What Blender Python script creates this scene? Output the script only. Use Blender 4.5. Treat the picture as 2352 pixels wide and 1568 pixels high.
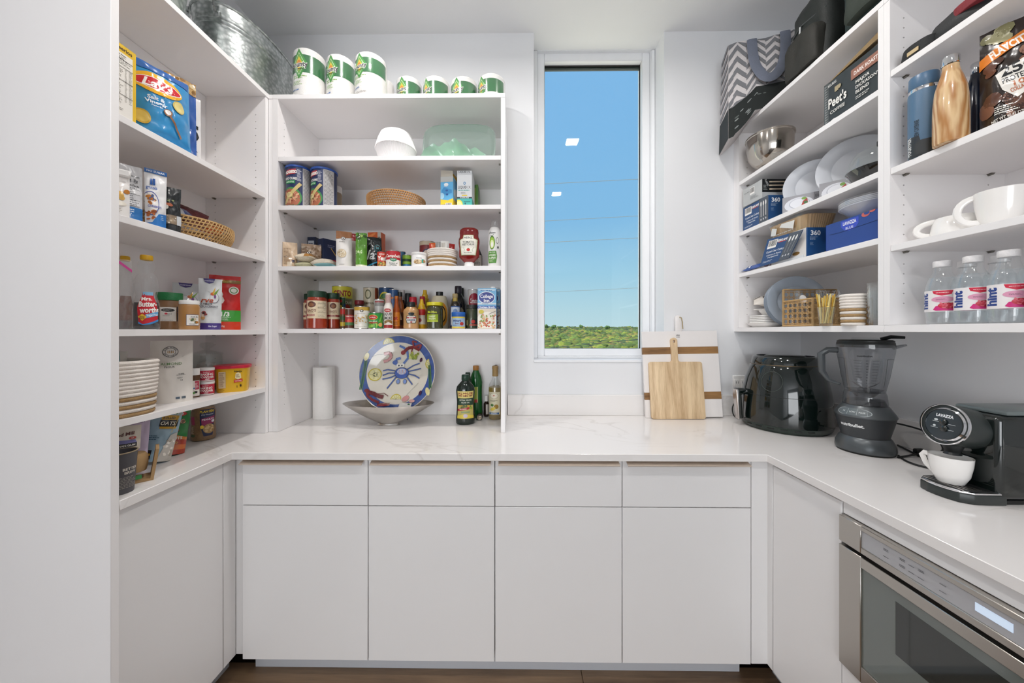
import bpy, bmesh, math, random
from mathutils import Vector, Matrix, noise
from mathutils.geometry import tessellate_polygon
for _o in list(bpy.data.objects): bpy.data.objects.remove(_o)
SC = bpy.context.scene
COL = SC.collection
PI = math.pi
random.seed(7)
# ------------------------------------------------------------ camera
F = 786.0            # focal length in pixels of the 2352 px wide photograph
YAW = 0.0105
HOR = 760.0          # horizon row
CAMZ = 1.384
cam = bpy.data.objects.new('camera', bpy.data.cameras.new('camera'))
COL.objects.link(cam)
cam.data.sensor_width = 36.0; cam.data.sensor_fit = 'HORIZONTAL'
cam.data.lens = F/2352*36
cam.data.shift_y = (HOR-784)/2352
cam.data.clip_start = 0.02; cam.data.clip_end = 3000
cam.location = (0, 0, CAMZ)
cam.rotation_euler = (PI/2, 0, YAW)
SC.camera = cam
# ------------------------------------------------------------ view, sky, sun, ceiling lamps' settings
vs = SC.view_settings
vs.view_transform = 'Standard'; vs.look = 'None'; vs.gamma = 1.0; vs.use_curve_mapping = False
vs.exposure = 0.0
SC.cycles.max_bounces = 18; SC.cycles.diffuse_bounces = 12; SC.cycles.transparent_max_bounces = 32
def s2l(c): return c/12.92 if c <= 0.04045 else ((c+0.055)/1.055)**2.4
def H(h):
    h = h.lstrip('#')
    return tuple(s2l(int(h[i:i+2], 16)/255) for i in (0, 2, 4)) + (1.0,)
world = bpy.data.worlds.new('sky'); SC.world = world; world.use_nodes = True
_n = world.node_tree.nodes; _l = world.node_tree.links; _n.clear()
_tc = _n.new('ShaderNodeTexCoord'); _sx = _n.new('ShaderNodeSeparateXYZ'); _rp = _n.new('ShaderNodeValToRGB')
_bg = _n.new('ShaderNodeBackground'); _out = _n.new('ShaderNodeOutputWorld')
_l.new(_tc.outputs['Generated'], _sx.inputs[0]); _l.new(_sx.outputs['Z'], _rp.inputs[0])
_e = _rp.color_ramp.elements
_e[0].position = 0.0; _e[0].color = H('c4e0e8')
_e[1].position = 1.0; _e[1].color = H('6fb0ea')
for p_, c_ in ((0.06, 'b9dce8'), (0.16, 'a2d2ea'), (0.3, '86c0ea'), (0.5, '80bcec')):
    q_ = _e.new(p_); q_.color = H(c_)
_bg.inputs['Strength'].default_value = 1.0
_l.new(_rp.outputs[0], _bg.inputs[0]); _l.new(_bg.outputs[0], _out.inputs[0])
sun = bpy.data.objects.new('sun_offscreen', bpy.data.lights.new('sun_offscreen', 'SUN')); COL.objects.link(sun)
sun.data.energy = 10.0; sun.data.angle = 0.01; sun.data.color = (1, .96, .88)
sun.rotation_euler = (math.radians(12), math.radians(-34), 0)
LAMP_W = 7.6; LAMP_C = (1.0, .965, .935)     # each recessed ceiling lamp
LAMPS = [(-.58, 1.2), (.5, 1.2), (-.58, .05), (.5, .05)]
# daylight from the room behind the camera: the glossy fryer mirrors a cool bright opening there
kw = bpy.data.objects.new('kitchen_window_offscreen', bpy.data.lights.new('kitchen_window_offscreen', 'AREA')); COL.objects.link(kw)
kw.data.shape = 'RECTANGLE'; kw.data.size = 3.4; kw.data.size_y = 2.3; kw.data.energy = 150.0; kw.data.color = (.94, .97, 1.0)
kw.location = (-1.2, -5.95, 1.45); kw.rotation_euler = (PI/2, 0, 0)
# ------------------------------------------------------------ pixel helpers (the room is aligned with the axes)
CY, SY = math.cos(YAW), math.sin(YAW)
def ray(px, py=HOR):
    u = (px-1176)/F; v = (HOR-py)/F
    return (u*CY-SY, CY+u*SY, v)
def atY(px, py, Y):            # point on the plane y = Y
    d = ray(px, py); k = Y/d[1]; return Vector((d[0]*k, Y, CAMZ+d[2]*k))
def atX(px, py, X):
    d = ray(px, py); k = X/d[0]; return Vector((X, d[1]*k, CAMZ+d[2]*k))
def atZ(px, py, Z):
    d = ray(px, py); k = (Z-CAMZ)/d[2]; return Vector((d[0]*k, d[1]*k, Z))
def cfit(l, r, top, Y, base):  # upright round thing between columns l..r whose axis stands at depth Y: x, radius, height
    a, b = ray(l), ray(r)
    aa = math.atan2(a[0], a[1]); bb = math.atan2(b[0], b[1])
    m = (aa+bb)/2; rho = Y/math.cos(m); rad = rho*math.sin((bb-aa)/2)
    X = Y*math.tan(m)
    yf = rho-rad if top < HOR else rho+rad
    d = ray((l+r)/2, top)
    k = yf/math.hypot(d[0], d[1])
    return X, rad, CAMZ+d[2]*k-base
# ------------------------------------------------------------ materials
MATS = {}
def nodes_of(name):
    m = bpy.data.materials.new(name); m.use_nodes = True
    nt = m.node_tree; b = nt.nodes['Principled BSDF']
    return m, nt, nt.nodes, nt.links, b
def pm(name, col, rough=.5, metal=0., var=0., scale=20., bump=0., bscale=None, coat=0., spec=None, stretch=None, sss=0.):
    """principled material with procedural colour variation and relief"""
    if name in MATS: return MATS[name]
    m, nt, n, l, b = nodes_of(name)
    c = H(col) if isinstance(col, str) else col
    b.inputs['Roughness'].default_value = rough; b.inputs['Metallic'].default_value = metal
    if coat: b.inputs['Coat Weight'].default_value = coat; b.inputs['Coat Roughness'].default_value = .05
    if spec is not None: b.inputs['Specular IOR Level'].default_value = spec
    tc = n.new('ShaderNodeTexCoord'); mp = n.new('ShaderNodeMapping')
    l.new(tc.outputs['Object'], mp.inputs[0])
    if stretch: mp.inputs['Scale'].default_value = stretch
    nz = n.new('ShaderNodeTexNoise'); nz.inputs['Scale'].default_value = scale; nz.inputs['Detail'].default_value = 4
    l.new(mp.outputs[0], nz.inputs['Vector'])
    mx = n.new('ShaderNodeMix'); mx.data_type = 'RGBA'
    v = var if var else .02
    mx.inputs[6].default_value = tuple(max(0, x*(1-v)) for x in c[:3])+(1,)
    mx.inputs[7].default_value = tuple(min(1, x*(1+v)) for x in c[:3])+(1,)
    l.new(nz.outputs[0], mx.inputs[0]); l.new(mx.outputs[2], b.inputs['Base Color'])
    if bump:
        nb = n.new('ShaderNodeTexNoise'); nb.inputs['Scale'].default_value = bscale or scale*4; nb.inputs['Detail'].default_value = 3
        l.new(mp.outputs[0], nb.inputs['Vector'])
        bp = n.new('ShaderNodeBump'); bp.inputs['Strength'].default_value = bump; bp.inputs['Distance'].default_value = .004
        l.new(nb.outputs[0], bp.inputs['Height']); l.new(bp.outputs[0], b.inputs['Normal'])
    MATS[name] = m; return m
def printmat(name, rough, coat=0.):
    m, nt, n, l, b = nodes_of(name)
    a = n.new('ShaderNodeVertexColor'); a.layer_name = 'Col'
    l.new(a.outputs[0], b.inputs['Base Color']); b.inputs['Roughness'].default_value = rough
    if coat: b.inputs['Coat Weight'].default_value = coat
    MATS[name] = m; return m
PRINT = printmat('printed_paper', .42); PRINTG = printmat('printed_film', .22, .3)
def clearmat(name, tint='ffffff', body=.06, rough=.02, col='dfe6e8'):
    """clear glass or plastic: a see-through body with a mirror skin that grows at grazing angles"""
    if name in MATS: return MATS[name]
    m, nt, n, l, b = nodes_of(name); n.remove(b)
    out = n['Material Output']
    tr = n.new('ShaderNodeBsdfTransparent'); tr.inputs[0].default_value = H(tint)
    df = n.new('ShaderNodeBsdfDiffuse'); df.inputs[0].default_value = H(col)
    gl = n.new('ShaderNodeBsdfGlossy'); gl.inputs['Roughness'].default_value = rough; gl.inputs[0].default_value = (1, 1, 1, 1)
    lw = n.new('ShaderNodeLayerWeight'); lw.inputs[0].default_value = .25
    m1 = n.new('ShaderNodeMixShader'); m2 = n.new('ShaderNodeMixShader')
    m1.inputs[0].default_value = body
    l.new(tr.outputs[0], m1.inputs[1]); l.new(df.outputs[0], m1.inputs[2])
    mr = n.new('ShaderNodeMapRange'); mr.inputs[3].default_value = .05 if name != 'window_glass' else .025; mr.inputs[4].default_value = .75
    l.new(lw.outputs['Facing'], mr.inputs[0])
    pw = n.new('ShaderNodeMath'); pw.operation = 'POWER'; pw.inputs[1].default_value = 2.2
    l.new(lw.outputs['Facing'], pw.inputs[0]); l.new(pw.outputs[0], mr.inputs[0])
    l.new(mr.outputs[0], m2.inputs[0]); l.new(m1.outputs[0], m2.inputs[1]); l.new(gl.outputs[0], m2.inputs[2])
    l.new(m2.outputs[0], out.inputs[0])
    MATS[name] = m; return m
def emit(name, col, s):
    m, nt, n, l, b = nodes_of(name)
    b.inputs['Emission Color'].default_value = H(col); b.inputs['Emission Strength'].default_value = s
    b.inputs['Base Color'].default_value = H(col); MATS[name] = m; return m
LAM = pm('white_laminate', 'f0eeee', .38, var=.01, scale=3)
LAMG = pm('white_lacquer_front', 'eae9e9', .3, var=.012, scale=3, bump=.02, bscale=30)
WALL = pm('wall_paint', 'e5e6e8', .75, var=.01, scale=6, bump=.04, bscale=160)
CEIL = pm('ceiling_paint', 'ecedee', .85, var=.01, scale=6, bump=.04, bscale=160)
TRIM = pm('window_white', 'edeef0', .35)
NICKEL = pm('satin_nickel', 'dccfc2', .35, .75, var=.05, scale=60, stretch=(1, 40, 40))
ALU = pm('brushed_aluminium', 'd3d7de', .45, .2, var=.05, scale=40, stretch=(.3, 30, 30))
DARK = pm('gasket_slot_shade', '2a2826', .8)  # gasket rubber, also the shade painted into the socket openings
PIN = pm('pin_metal', '8a8780', .35, 1.)
STEEL = pm('stainless_steel', 'c9c5c0', .22, 1., var=.06, scale=30, stretch=(1, 1, 12))
STEELB = pm('brushed_stainless_panel', 'bcb7b0', .3, 1., var=.06, scale=30, stretch=(30, .6, 30))
CHROME = pm('chrome', 'e2e2e4', .06, 1.)
BLACK = pm('black_plastic', '1c1f20', .35, var=.08)
BLACKG = pm('gloss_black_plastic', '0b1412', .06, coat=.6)
WHITEP = pm('white_plastic', 'ecebe9', .35)
CERAM = pm('white_ceramic', 'efedea', .12, coat=.3)
RUB = pm('black_rubber', '141616', .55)
GLASS = clearmat('clear_glass', 'fafcfb', .04)
WGLASS = clearmat('window_glass', 'fbfdfd', .0)
PETC = clearmat('clear_plastic_bottle', 'fcfdfd', .05, .05, 'dde2e5')
FILM = clearmat('clear_film', 'fafafa', .07, .08, 'e6e4e4')
# quartz
def quartz():
    m, nt, n, l, b = nodes_of('white_quartz')
    tc = n.new('ShaderNodeTexCoord'); mp = n.new('ShaderNodeMapping'); mp.inputs['Rotation'].default_value = (0, 0, .5)
    mp.inputs['Scale'].default_value = (1.2, 2.6, 1.5)
    l.new(tc.outputs['Object'], mp.inputs[0])
    nz = n.new('ShaderNodeTexNoise'); nz.inputs['Scale'].default_value = 1.6; nz.inputs['Detail'].default_value = 9; nz.inputs['Distortion'].default_value = 1.2
    l.new(mp.outputs[0], nz.inputs['Vector'])
    sb = n.new('ShaderNodeMath'); sb.operation = 'SUBTRACT'; sb.inputs[1].default_value = .5; l.new(nz.outputs[0], sb.inputs[0])
    ab = n.new('ShaderNodeMath'); ab.operation = 'ABSOLUTE'; l.new(sb.outputs[0], ab.inputs[0])
    rp = n.new('ShaderNodeValToRGB'); l.new(ab.outputs[0], rp.inputs[0])
    e = rp.color_ramp.elements; e[0].position = 0; e[0].color = H('dcd8d5'); e[1].position = .022; e[1].color = H('ebe8e6')
    n2 = n.new('ShaderNodeTexNoise'); n2.inputs['Scale'].default_value = 2.5; l.new(tc.outputs['Object'], n2.inputs['Vector'])
    r2 = n.new('ShaderNodeValToRGB'); l.new(n2.outputs[0], r2.inputs[0])
    r2.color_ramp.elements[0].position = .52; r2.color_ramp.elements[1].position = .66
    mx = n.new('ShaderNodeMix'); mx.data_type = 'RGBA'; mx.inputs[6].default_value = H('ebe8e6')
    l.new(r2.outputs[0], mx.inputs[0]); l.new(rp.outputs[0], mx.inputs[7]); l.new(mx.outputs[2], b.inputs['Base Color'])
    b.inputs['Roughness'].default_value = .13
    return m
QUARTZ = quartz()
def woodmat(name, a, bcol, axis=0, scale=14., rough=.45, dist=3.):
    m, nt, n, l, b = nodes_of(name)
    tc = n.new('ShaderNodeTexCoord'); mp = n.new('ShaderNodeMapping'); l.new(tc.outputs['Object'], mp.inputs[0])
    s = [1., 1., 1.]; s[axis] = .09; mp.inputs['Scale'].default_value = s
    nz = n.new('ShaderNodeTexNoise'); nz.inputs['Scale'].default_value = scale; nz.inputs['Detail'].default_value = 8; nz.inputs['Distortion'].default_value = dist*.3
    l.new(mp.outputs[0], nz.inputs['Vector'])
    n3 = n.new('ShaderNodeTexNoise'); n3.inputs['Scale'].default_value = scale*9; n3.inputs['Detail'].default_value = 4
    l.new(mp.outputs[0], n3.inputs['Vector'])
    ad = n.new('ShaderNodeMath'); ad.operation = 'MULTIPLY_ADD'; ad.inputs[1].default_value = .35; l.new(n3.outputs[0], ad.inputs[0]); l.new(nz.outputs[0], ad.inputs[2])
    rp = n.new('ShaderNodeValToRGB'); l.new(ad.outputs[0], rp.inputs[0])
    e = rp.color_ramp.elements; e[0].position = .45; e[0].color = H(a); e[1].position = .85; e[1].color = H(bcol)
    l.new(rp.outputs[0], b.inputs['Base Color']); b.inputs['Roughness'].default_value = rough
    bp = n.new('ShaderNodeBump'); bp.inputs['Strength'].default_value = .08; bp.inputs['Distance'].default_value = .002
    l.new(ad.outputs[0], bp.inputs['Height']); l.new(bp.outputs[0], b.inputs['Normal'])
    MATS[name] = m; return m
FLOORW = woodmat('oak_floor', '5f4a38', '957a5e', 0, 9, .4)
def galv():
    m, nt, n, l, b = nodes_of('galvanised_steel')
    tc = n.new('ShaderNodeTexCoord'); vo = n.new('ShaderNodeTexVoronoi'); vo.inputs['Scale'].default_value = 55; vo.feature = 'F1'
    mp = n.new('ShaderNodeMapping'); mp.inputs['Scale'].default_value = (1, 1, 1.3)
    l.new(tc.outputs['Object'], mp.inputs[0]); l.new(mp.outputs[0], vo.inputs['Vector'])
    nz = n.new('ShaderNodeTexNoise'); nz.inputs['Scale'].default_value = 14; l.new(tc.outputs['Object'], nz.inputs['Vector'])
    rp = n.new('ShaderNodeValToRGB'); e = rp.color_ramp.elements; e[0].position = .1; e[0].color = H('d4d8d7'); e[1].position = .7; e[1].color = H('a3a9a8')
    l.new(vo.outputs['Distance'], rp.inputs[0])
    l.new(rp.outputs[0], b.inputs['Base Color']); b.inputs['Metallic'].default_value = 1.
    b.inputs['Roughness'].default_value = .36
    bp = n.new('ShaderNodeBump'); bp.inputs['Strength'].default_value = .22; bp.inputs['Distance'].default_value = .004; bp.invert = True
    l.new(vo.outputs['Distance'], bp.inputs['Height']); l.new(bp.outputs[0], b.inputs['Normal'])
    return m
GALV = galv()
# ------------------------------------------------------------ mesh builder
class MB:
    def __init__(s): s.v = []; s.f = []; s.c = []; s.sm = []
    def add(s, vs, fs, col=None, smooth=True):
        o = len(s.v); s.v += [tuple(p) for p in vs]; s.f += [tuple(i+o for i in f) for f in fs]
        s.sm += [smooth]*len(fs)
        if col is not None: s.c += [col]*len(vs)
        elif s.c: s.c += [(1, 1, 1, 1)]*len(vs)
        return s
    def box(s, x0, x1, y0, y1, z0, z1, bev=0., seg=1):
        if bev <= 0:
            vs = [(x, y, z) for z in (z0, z1) for y in (y0, y1) for x in (x0, x1)]
            fs = [(0, 2, 3, 1), (4, 5, 7, 6), (0, 1, 5, 4), (2, 6, 7, 3), (0, 4, 6, 2), (1, 3, 7, 5)]
            return s.add(vs, fs, smooth=False)
        bm = bmesh.new(); bmesh.ops.create_cube(bm, size=1)
        for v in bm.verts:
            v.co = Vector(((x0+x1)/2+v.co.x*(x1-x0), (y0+y1)/2+v.co.y*(y1-y0), (z0+z1)/2+v.co.z*(z1-z0)))
        bmesh.ops.bevel(bm, geom=bm.edges[:], offset=min(bev, .49*min(abs(x1-x0), abs(y1-y0), abs(z1-z0))), segments=seg, affect='EDGES', profile=.5)
        return s.bm(bm)
    def bm(s, bm, mat=None, smooth=True):
        bm.verts.index_update()
        s.add([(mat @ v.co if mat else v.co) for v in bm.verts], [[v.index for v in f.verts] for f in bm.faces], smooth=smooth)
        bm.free(); return s
    def lathe(s, prof, n=32, cx=0, cy=0, sx=1, sy=1, p=2., cap0=True, cap1=True, z0=0., fold=None):
        """p > 2 gives a squarer plan; fold(k, i, r) may change a radius"""
        vs = []; fs = []
        for i, (r, z) in enumerate(prof):
            for k in range(n):
                a = 2*PI*k/n; c, d = math.cos(a), math.sin(a)
                q = 1.
                if p != 2.: q = (abs(c)**p+abs(d)**p)**(-1/p)
                rr = r if fold is None else fold(k, i, r)
                vs.append((cx+sx*rr*q*c, cy+sy*rr*q*d, z+z0))
        m = len(prof)
        for i in range(m-1):
            for k in range(n):
                k2 = (k+1) % n
                fs.append((i*n+k, i*n+k2, (i+1)*n+k2, (i+1)*n+k))
        if cap0: fs.append(tuple(reversed(range(n))))
        if cap1: fs.append(tuple((m-1)*n+k for k in range(n)))
        return s.add(vs, fs)
    def tube(s, pts, r, n=8, closed=False, flat=None, up=None):
        pts = [Vector(q) for q in pts]; N = len(pts); vs = []; fs = []
        rs = r if isinstance(r, (list, tuple)) else [r]*N
        prev = None
        for i in range(N):
            if closed: t = pts[(i+1) % N]-pts[(i-1) % N]
            else: t = pts[min(i+1, N-1)]-pts[max(i-1, 0)]
            t.normalize()
            if up is not None:
                nrm = Vector(up).cross(t)
            elif prev is None:
                nrm = t.cross(Vector((0, 0, 1)))
                if nrm.length < 1e-3: nrm = t.cross(Vector((1, 0, 0)))
            else: nrm = prev-t*prev.dot(t)
            nrm.normalize(); prev = nrm
            b = t.cross(nrm)
            for k in range(n):
                a = 2*PI*k/n
                vs.append(pts[i]+nrm*math.cos(a)*rs[i]+b*math.sin(a)*rs[i]*(flat or 1.))
        for i in range(N if closed else N-1):
            j = (i+1) % N
            for k in range(n):
                k2 = (k+1) % n
                fs.append((i*n+k, i*n+k2, j*n+k2, j*n+k))
        if not closed: fs += [tuple(reversed(range(n))), tuple((N-1)*n+k for k in range(n))]
        return s.add(vs, fs)
    def prism(s, poly, z0, z1, axis='z', bev=0., seg=2):
        """polygon in two axes swept along the third"""
        def P(a, b, c): return {'z': (a, b, c), 'y': (a, c, b), 'x': (c, a, b)}[axis]
        n = len(poly)
        bm = bmesh.new()
        A = [bm.verts.new(P(a, b, z0)) for a, b in poly]; B = [bm.verts.new(P(a, b, z1)) for a, b in poly]
        bm.faces.new(list(reversed(A))); bm.faces.new(B)
        for i in range(n): bm.faces.new((A[i], A[(i+1) % n], B[(i+1) % n], B[i]))
        bmesh.ops.recalc_face_normals(bm, faces=bm.faces[:])
        if bev: bmesh.ops.bevel(bm, geom=bm.edges[:], offset=bev, segments=seg, affect='EDGES', profile=.5, clamp_overlap=True)
        return s.bm(bm)
    def grid(s, fn, nu, nv, u0=0, u1=1, v0=0, v1=1, flip=False):
        vs = [fn(u0+(u1-u0)*i/nu, v0+(v1-v0)*j/nv) for j in range(nv+1) for i in range(nu+1)]
        fs = []
        for j in range(nv):
            for i in range(nu):
                a = j*(nu+1)+i; q = (a, a+1, a+nu+2, a+nu+1); fs.append(tuple(reversed(q)) if flip else q)
        return s.add(vs, fs)
    def build(s, name, mat, parent=None, angle=40, loc=None, weld=False):
        me = bpy.data.meshes.new(name); me.from_pydata(s.v, [], s.f)
        if s.c:
            at = me.color_attributes.new('Col', 'FLOAT_COLOR', 'POINT')
            at.data.foreach_set('color', [x for c in s.c for x in c])
        me.polygons.foreach_set('use_smooth', s.sm)
        if weld:
            b = bmesh.new(); b.from_mesh(me); bmesh.ops.remove_doubles(b, verts=b.verts[:], dist=1e-5); bmesh.ops.recalc_face_normals(b, faces=b.faces[:]); b.to_mesh(me); b.free()
        me.materials.append(mat); me.update()
        if any(s.sm): me.set_sharp_from_angle(angle=math.radians(angle))
        o = bpy.data.objects.new(name, me); COL.objects.link(o)
        if parent: o.parent = parent
        if loc: o.location = loc
        return o
def tag(o, label=None, cat=None, group=None, kind=None):
    if label: o['label'] = label
    if cat: o['category'] = cat
    if group: o['group'] = group
    if kind: o['kind'] = kind
    return o
def thing(name, label, cat, loc=(0, 0, 0), rz=0., group=None, rot=None):
    o = bpy.data.objects.new(name, None); COL.objects.link(o); o.empty_display_size = .02
    o.location = loc; o.rotation_euler = rot if rot else (0, 0, rz)
    return tag(o, label, cat, group)
def copy_thing(src, loc, rz=None, label=None, group=None):
    def cp(o, par):
        c = o.copy(); COL.objects.link(c); c.parent = par
        for ch in o.children: cp(ch, c)
        return c
    c = cp(src, None); c.location = loc
    if rz is not None: c.rotation_euler.z = rz
    if label: c['label'] = label
    if group: c['group'] = group
    return c
def struct(name, mb, mat, **k):
    o = mb.build(name, mat, **k); o['kind'] = 'structure'; return o
def B(*a, **k): return MB().box(*a, **k)
# ------------------------------------------------------------ printed labels
_TX = {}
def glyphs(txt, bold=0., shear=0., res=2):
    k = (txt, bold, shear, res)
    if k in _TX: return _TX[k]
    cu = bpy.data.curves.new('t', 'FONT'); cu.body = txt; cu.size = 1; cu.offset = bold; cu.shear = shear; cu.resolution_u = res
    cu.dimensions = '2D'; cu.fill_mode = 'FRONT'
    ob = bpy.data.objects.new('t', cu)
    me = ob.to_mesh(); me.calc_loop_triangles()
    vs = [(v.co.x, v.co.y) for v in me.vertices]; tr = [tuple(t.vertices) for t in me.loop_triangles]
    ob.to_mesh_clear(); bpy.data.objects.remove(ob); bpy.data.curves.remove(cu)
    if vs:
        x0 = min(p[0] for p in vs); x1 = max(p[0] for p in vs); y0 = min(p[1] for p in vs); y1 = max(p[1] for p in vs)
    else: x0 = x1 = y0 = y1 = 0
    _TX[k] = (vs, tr, x0, x1, y0, y1); return _TX[k]
def cap(c): return H(c) if isinstance(c, str) else c
class Print:
    """flat print laid on a surface S(u, v, off); u, v in metres; art coordinates run 0..1 over w x h"""
    def __init__(s, S, w, h, du=None, off=.0004, step=.00012):
        s.S = S; s.w = w; s.h = h; s.du = du; s.o = off; s.st = step; s.mb = MB()
    def tris(s, pts, tr, col):
        hw = s.w/2; pts = [(max(-hw, min(hw, a)), max(0., min(s.h, b))) for a, b in pts]     # print stops at the edge of the face
        col = cap(col); tri = [(pts[a], pts[b], pts[c]) for a, b, c in tr]
        if s.du:
            out = []; st = tri
            while st:
                a, b, c = st.pop()
                e = [((a[0]-b[0])**2+(a[1]-b[1])**2, 0), ((b[0]-c[0])**2+(b[1]-c[1])**2, 1), ((c[0]-a[0])**2+(c[1]-a[1])**2, 2)]
                m = max(e)
                if m[0] <= s.du*s.du: out.append((a, b, c)); continue
                if m[1] == 1: a, b, c = b, c, a
                elif m[1] == 2: a, b, c = c, a, b
                q = ((a[0]+b[0])/2, (a[1]+b[1])/2)
                st.append((a, q, c)); st.append((q, b, c))
            tri = out
        ids = {}; vs = []; fs = []
        for t in tri:
            f = []
            for p in t:
                k = (round(p[0], 6), round(p[1], 6))
                if k not in ids: ids[k] = len(vs); vs.append(s.S(p[0], p[1], s.o))
                f.append(ids[k])
            if len(set(f)) == 3: fs.append(f)
        s.mb.add(vs, fs, col); s.o += s.st
    def P(s, x, y): return ((x-.5)*s.w, y*s.h)
    def r(s, x0, y0, x1, y1, c): s.poly([(x0, y0), (x1, y0), (x1, y1), (x0, y1)], c)
    def poly(s, pts, c):
        q = [s.P(*p) for p in pts]
        tr = tessellate_polygon([[Vector((a, b, 0)) for a, b in q]])
        tr = [t if (q[t[1]][0]-q[t[0]][0])*(q[t[2]][1]-q[t[0]][1])-(q[t[1]][1]-q[t[0]][1])*(q[t[2]][0]-q[t[0]][0]) > 0 else (t[0], t[2], t[1]) for t in tr]
        s.tris(q, tr, c)
    def e(s, cx, cy, rx, ry, c, n=20, rot=0., a0=0., a1=2*PI):
        px, py = s.P(cx, cy); X, Y = rx*s.w, ry*s.h; cr, sr = math.cos(rot), math.sin(rot)
        pts = []
        full = a1-a0 > 2*PI-.01
        for k in range(n if full else n+1):
            a = a0+(a1-a0)*k/n; x, y = X*math.cos(a), Y*math.sin(a); pts.append((px+x*cr-y*sr, py+x*sr+y*cr))
        tr = [(0, k, k+1) for k in range(1, len(pts)-1)]
        s.tris(pts, tr, c)
    def t(s, txt, cx, cy, hh, c, w=None, bold=.02, shear=0., rot=0., al='c', res=2):
        vs, tr, x0, x1, y0, y1 = glyphs(txt, bold, shear, res)
        if not vs: return
        k = hh*s.h/.72
        kx = k
        if w and (x1-x0)*k > w*s.w: kx = w*s.w/(x1-x0)
        px, py = s.P(cx, cy); cr, sr = math.cos(rot), math.sin(rot)
        ox = {'c': (x0+x1)/2, 'l': x0, 'r': x1}[al]; pts = []
        for a, b in vs:
            x, y = (a-ox)*kx, (b-.36)*k; pts.append((px+x*cr-y*sr, py+x*sr+y*cr))
        s.tris(pts, tr, c)
    def line(s, a, b, wd, c):           # stroke between art points, width in metres
        A, Bq = Vector(s.P(*a)), Vector(s.P(*b)); d = Bq-A
        if d.length < 1e-6: return
        d.normalize(); n = Vector((-d.y, d.x))*wd/2
        q = [A-n, Bq-n, Bq+n, A+n]; s.tris([tuple(p) for p in q], [(0, 1, 2), (0, 2, 3)], c)
    def stroke(s, pts, wd, c):
        for a, b in zip(pts[:-1], pts[1:]): s.line(a, b, wd, c); s.o -= s.st
        s.o += s.st
    def fine(s, x0, y0, x1, y1, n, c, seed=1, dens=.9, th=.45):
        """rows of fine print too small to read: short bars"""
        rr = random.Random(seed); hh = (y1-y0)/n
        for i in range(n):
            y = y1-hh*(i+.5); x = x0; xe = x0+(x1-x0)*rr.uniform(.6, 1)*dens
            while x < xe:
                L = rr.uniform(.06, .2)*(x1-x0); s.r(x, y-hh*th/2, min(x+L, xe), y+hh*th/2, c); s.o -= s.st; x += L+.03*(x1-x0)
        s.o += s.st
    def blobs(s, x0, y0, x1, y1, n, rx, ry, cols, seed=1, rot=True, shade=None):
        rr = random.Random(seed)
        for i in range(n):
            k = rr.uniform(.75, 1.25); a = rr.uniform(0, PI) if rot else 0
            x, y = rr.uniform(x0, x1), rr.uniform(y0, y1)
            if shade: s.e(x+.01, y-.012, rx*k, ry*k, shade, 9, a)
            s.e(x, y, rx*k, ry*k, rr.choice(cols), 9, a); s.o -= s.st*.8
        s.o += s.st
    def bars(s, x0, y0, x1, y1, c='15151a', bg='f4f2ee', seed=3):
        s.r(x0, y0, x1, y1, bg); rr = random.Random(seed); x = x0+.06*(x1-x0); e = x1-.06*(x1-x0)
        while x < e:
            L = rr.uniform(.02, .07)*(x1-x0); s.r(x, y0+.25*(y1-y0), min(x+L, e), y1-.06*(y1-y0), c); s.o -= s.st; x += L+rr.uniform(.02, .05)*(x1-x0)
        s.o += s.st
    def build(s, parent, name='label', mat=None):
        return s.mb.build(name, mat or PRINT, parent, angle=60)
def flatS(o, u, v):
    o, u, v = Vector(o), Vector(u).normalized(), Vector(v).normalized(); n = u.cross(v)
    return lambda a, b, k: o+u*a+v*b+n*k
def cylS(rf, phi, z0=0., cx=0., cy=0., sx=1., sy=1.):
    """rf: radius or function of height; phi: the way the label's middle faces"""
    R = rf if callable(rf) else (lambda z: rf)
    r0 = R(z0+.01) if callable(rf) else rf
    def S(u, v, k):
        a = phi+u/r0; r = R(z0+v)+k
        return Vector((cx+sx*r*math.cos(a), cy+sy*r*math.sin(a), z0+v))
    return S
def prof_r(prof):
    def R(z):
        for (r0, z0), (r1, z1) in zip(prof[:-1], prof[1:]):
            if z0 <= z <= z1 and z1 > z0: return r0+(r1-r0)*(z-z0)/(z1-z0)
        return prof[-1][0] if z > prof[-1][1] else prof[0][0]
    return R
# ============================================================ the room
XL, XR, YB = -1.433, 1.594, 1.93        # left wall, right wall, back wall faces
YF = -6.0                               # wall behind the camera
CZ = CAMZ+1.68                          # ceiling
NX0, NX1 = atY(1226, 300, YB).x, atY(1525, 300, YB).x     # window niche
WY = 2.05                               # window frame plane
T = .16
SILL = atY(1300, 832, YB).z
fl = struct('floor', B(-3.5, 3.5, YF-.3, YB+.3, -.1, -.012), pm('floor_joint', '2c221a', .8))
# oak planks, running along x
PW = .19
mesh_cache = {}
yy = 1.42; row = 0
while yy > YF:
    x = XL-.2-(row*.73 % 1.6); 
    while x < XR+.2:
        x1 = x+1.9
        if row < 9:
            a, b = max(x, XL-.2), min(x1, XR+.2)
            if b-a > .02:
                o = B(a+.0008, b-.0008, yy-PW+.0008, yy-.0008, -.012, 0, bev=.0012).build('plank', FLOORW, fl)
        x = x1
    yy -= PW; row += 1
if yy > YF: B(-3.4, 3.4, YF-.2, yy, -.012, 0).build('plank', FLOORW, fl)
HX0, HX1, HY = -3.2, 3.2, -1.3          # the kitchen behind the camera
struct('ceiling', B(HX0-.3, HX1+.3, YF-.3, YB+.225, CZ, CZ+.15), CEIL)
struct('wall_left', B(XL-T, XL, HY, YB+T, 0, CZ), WALL)
struct('wall_right', B(XR, XR+T, HY, YB+T, 0, CZ), WALL)
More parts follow.
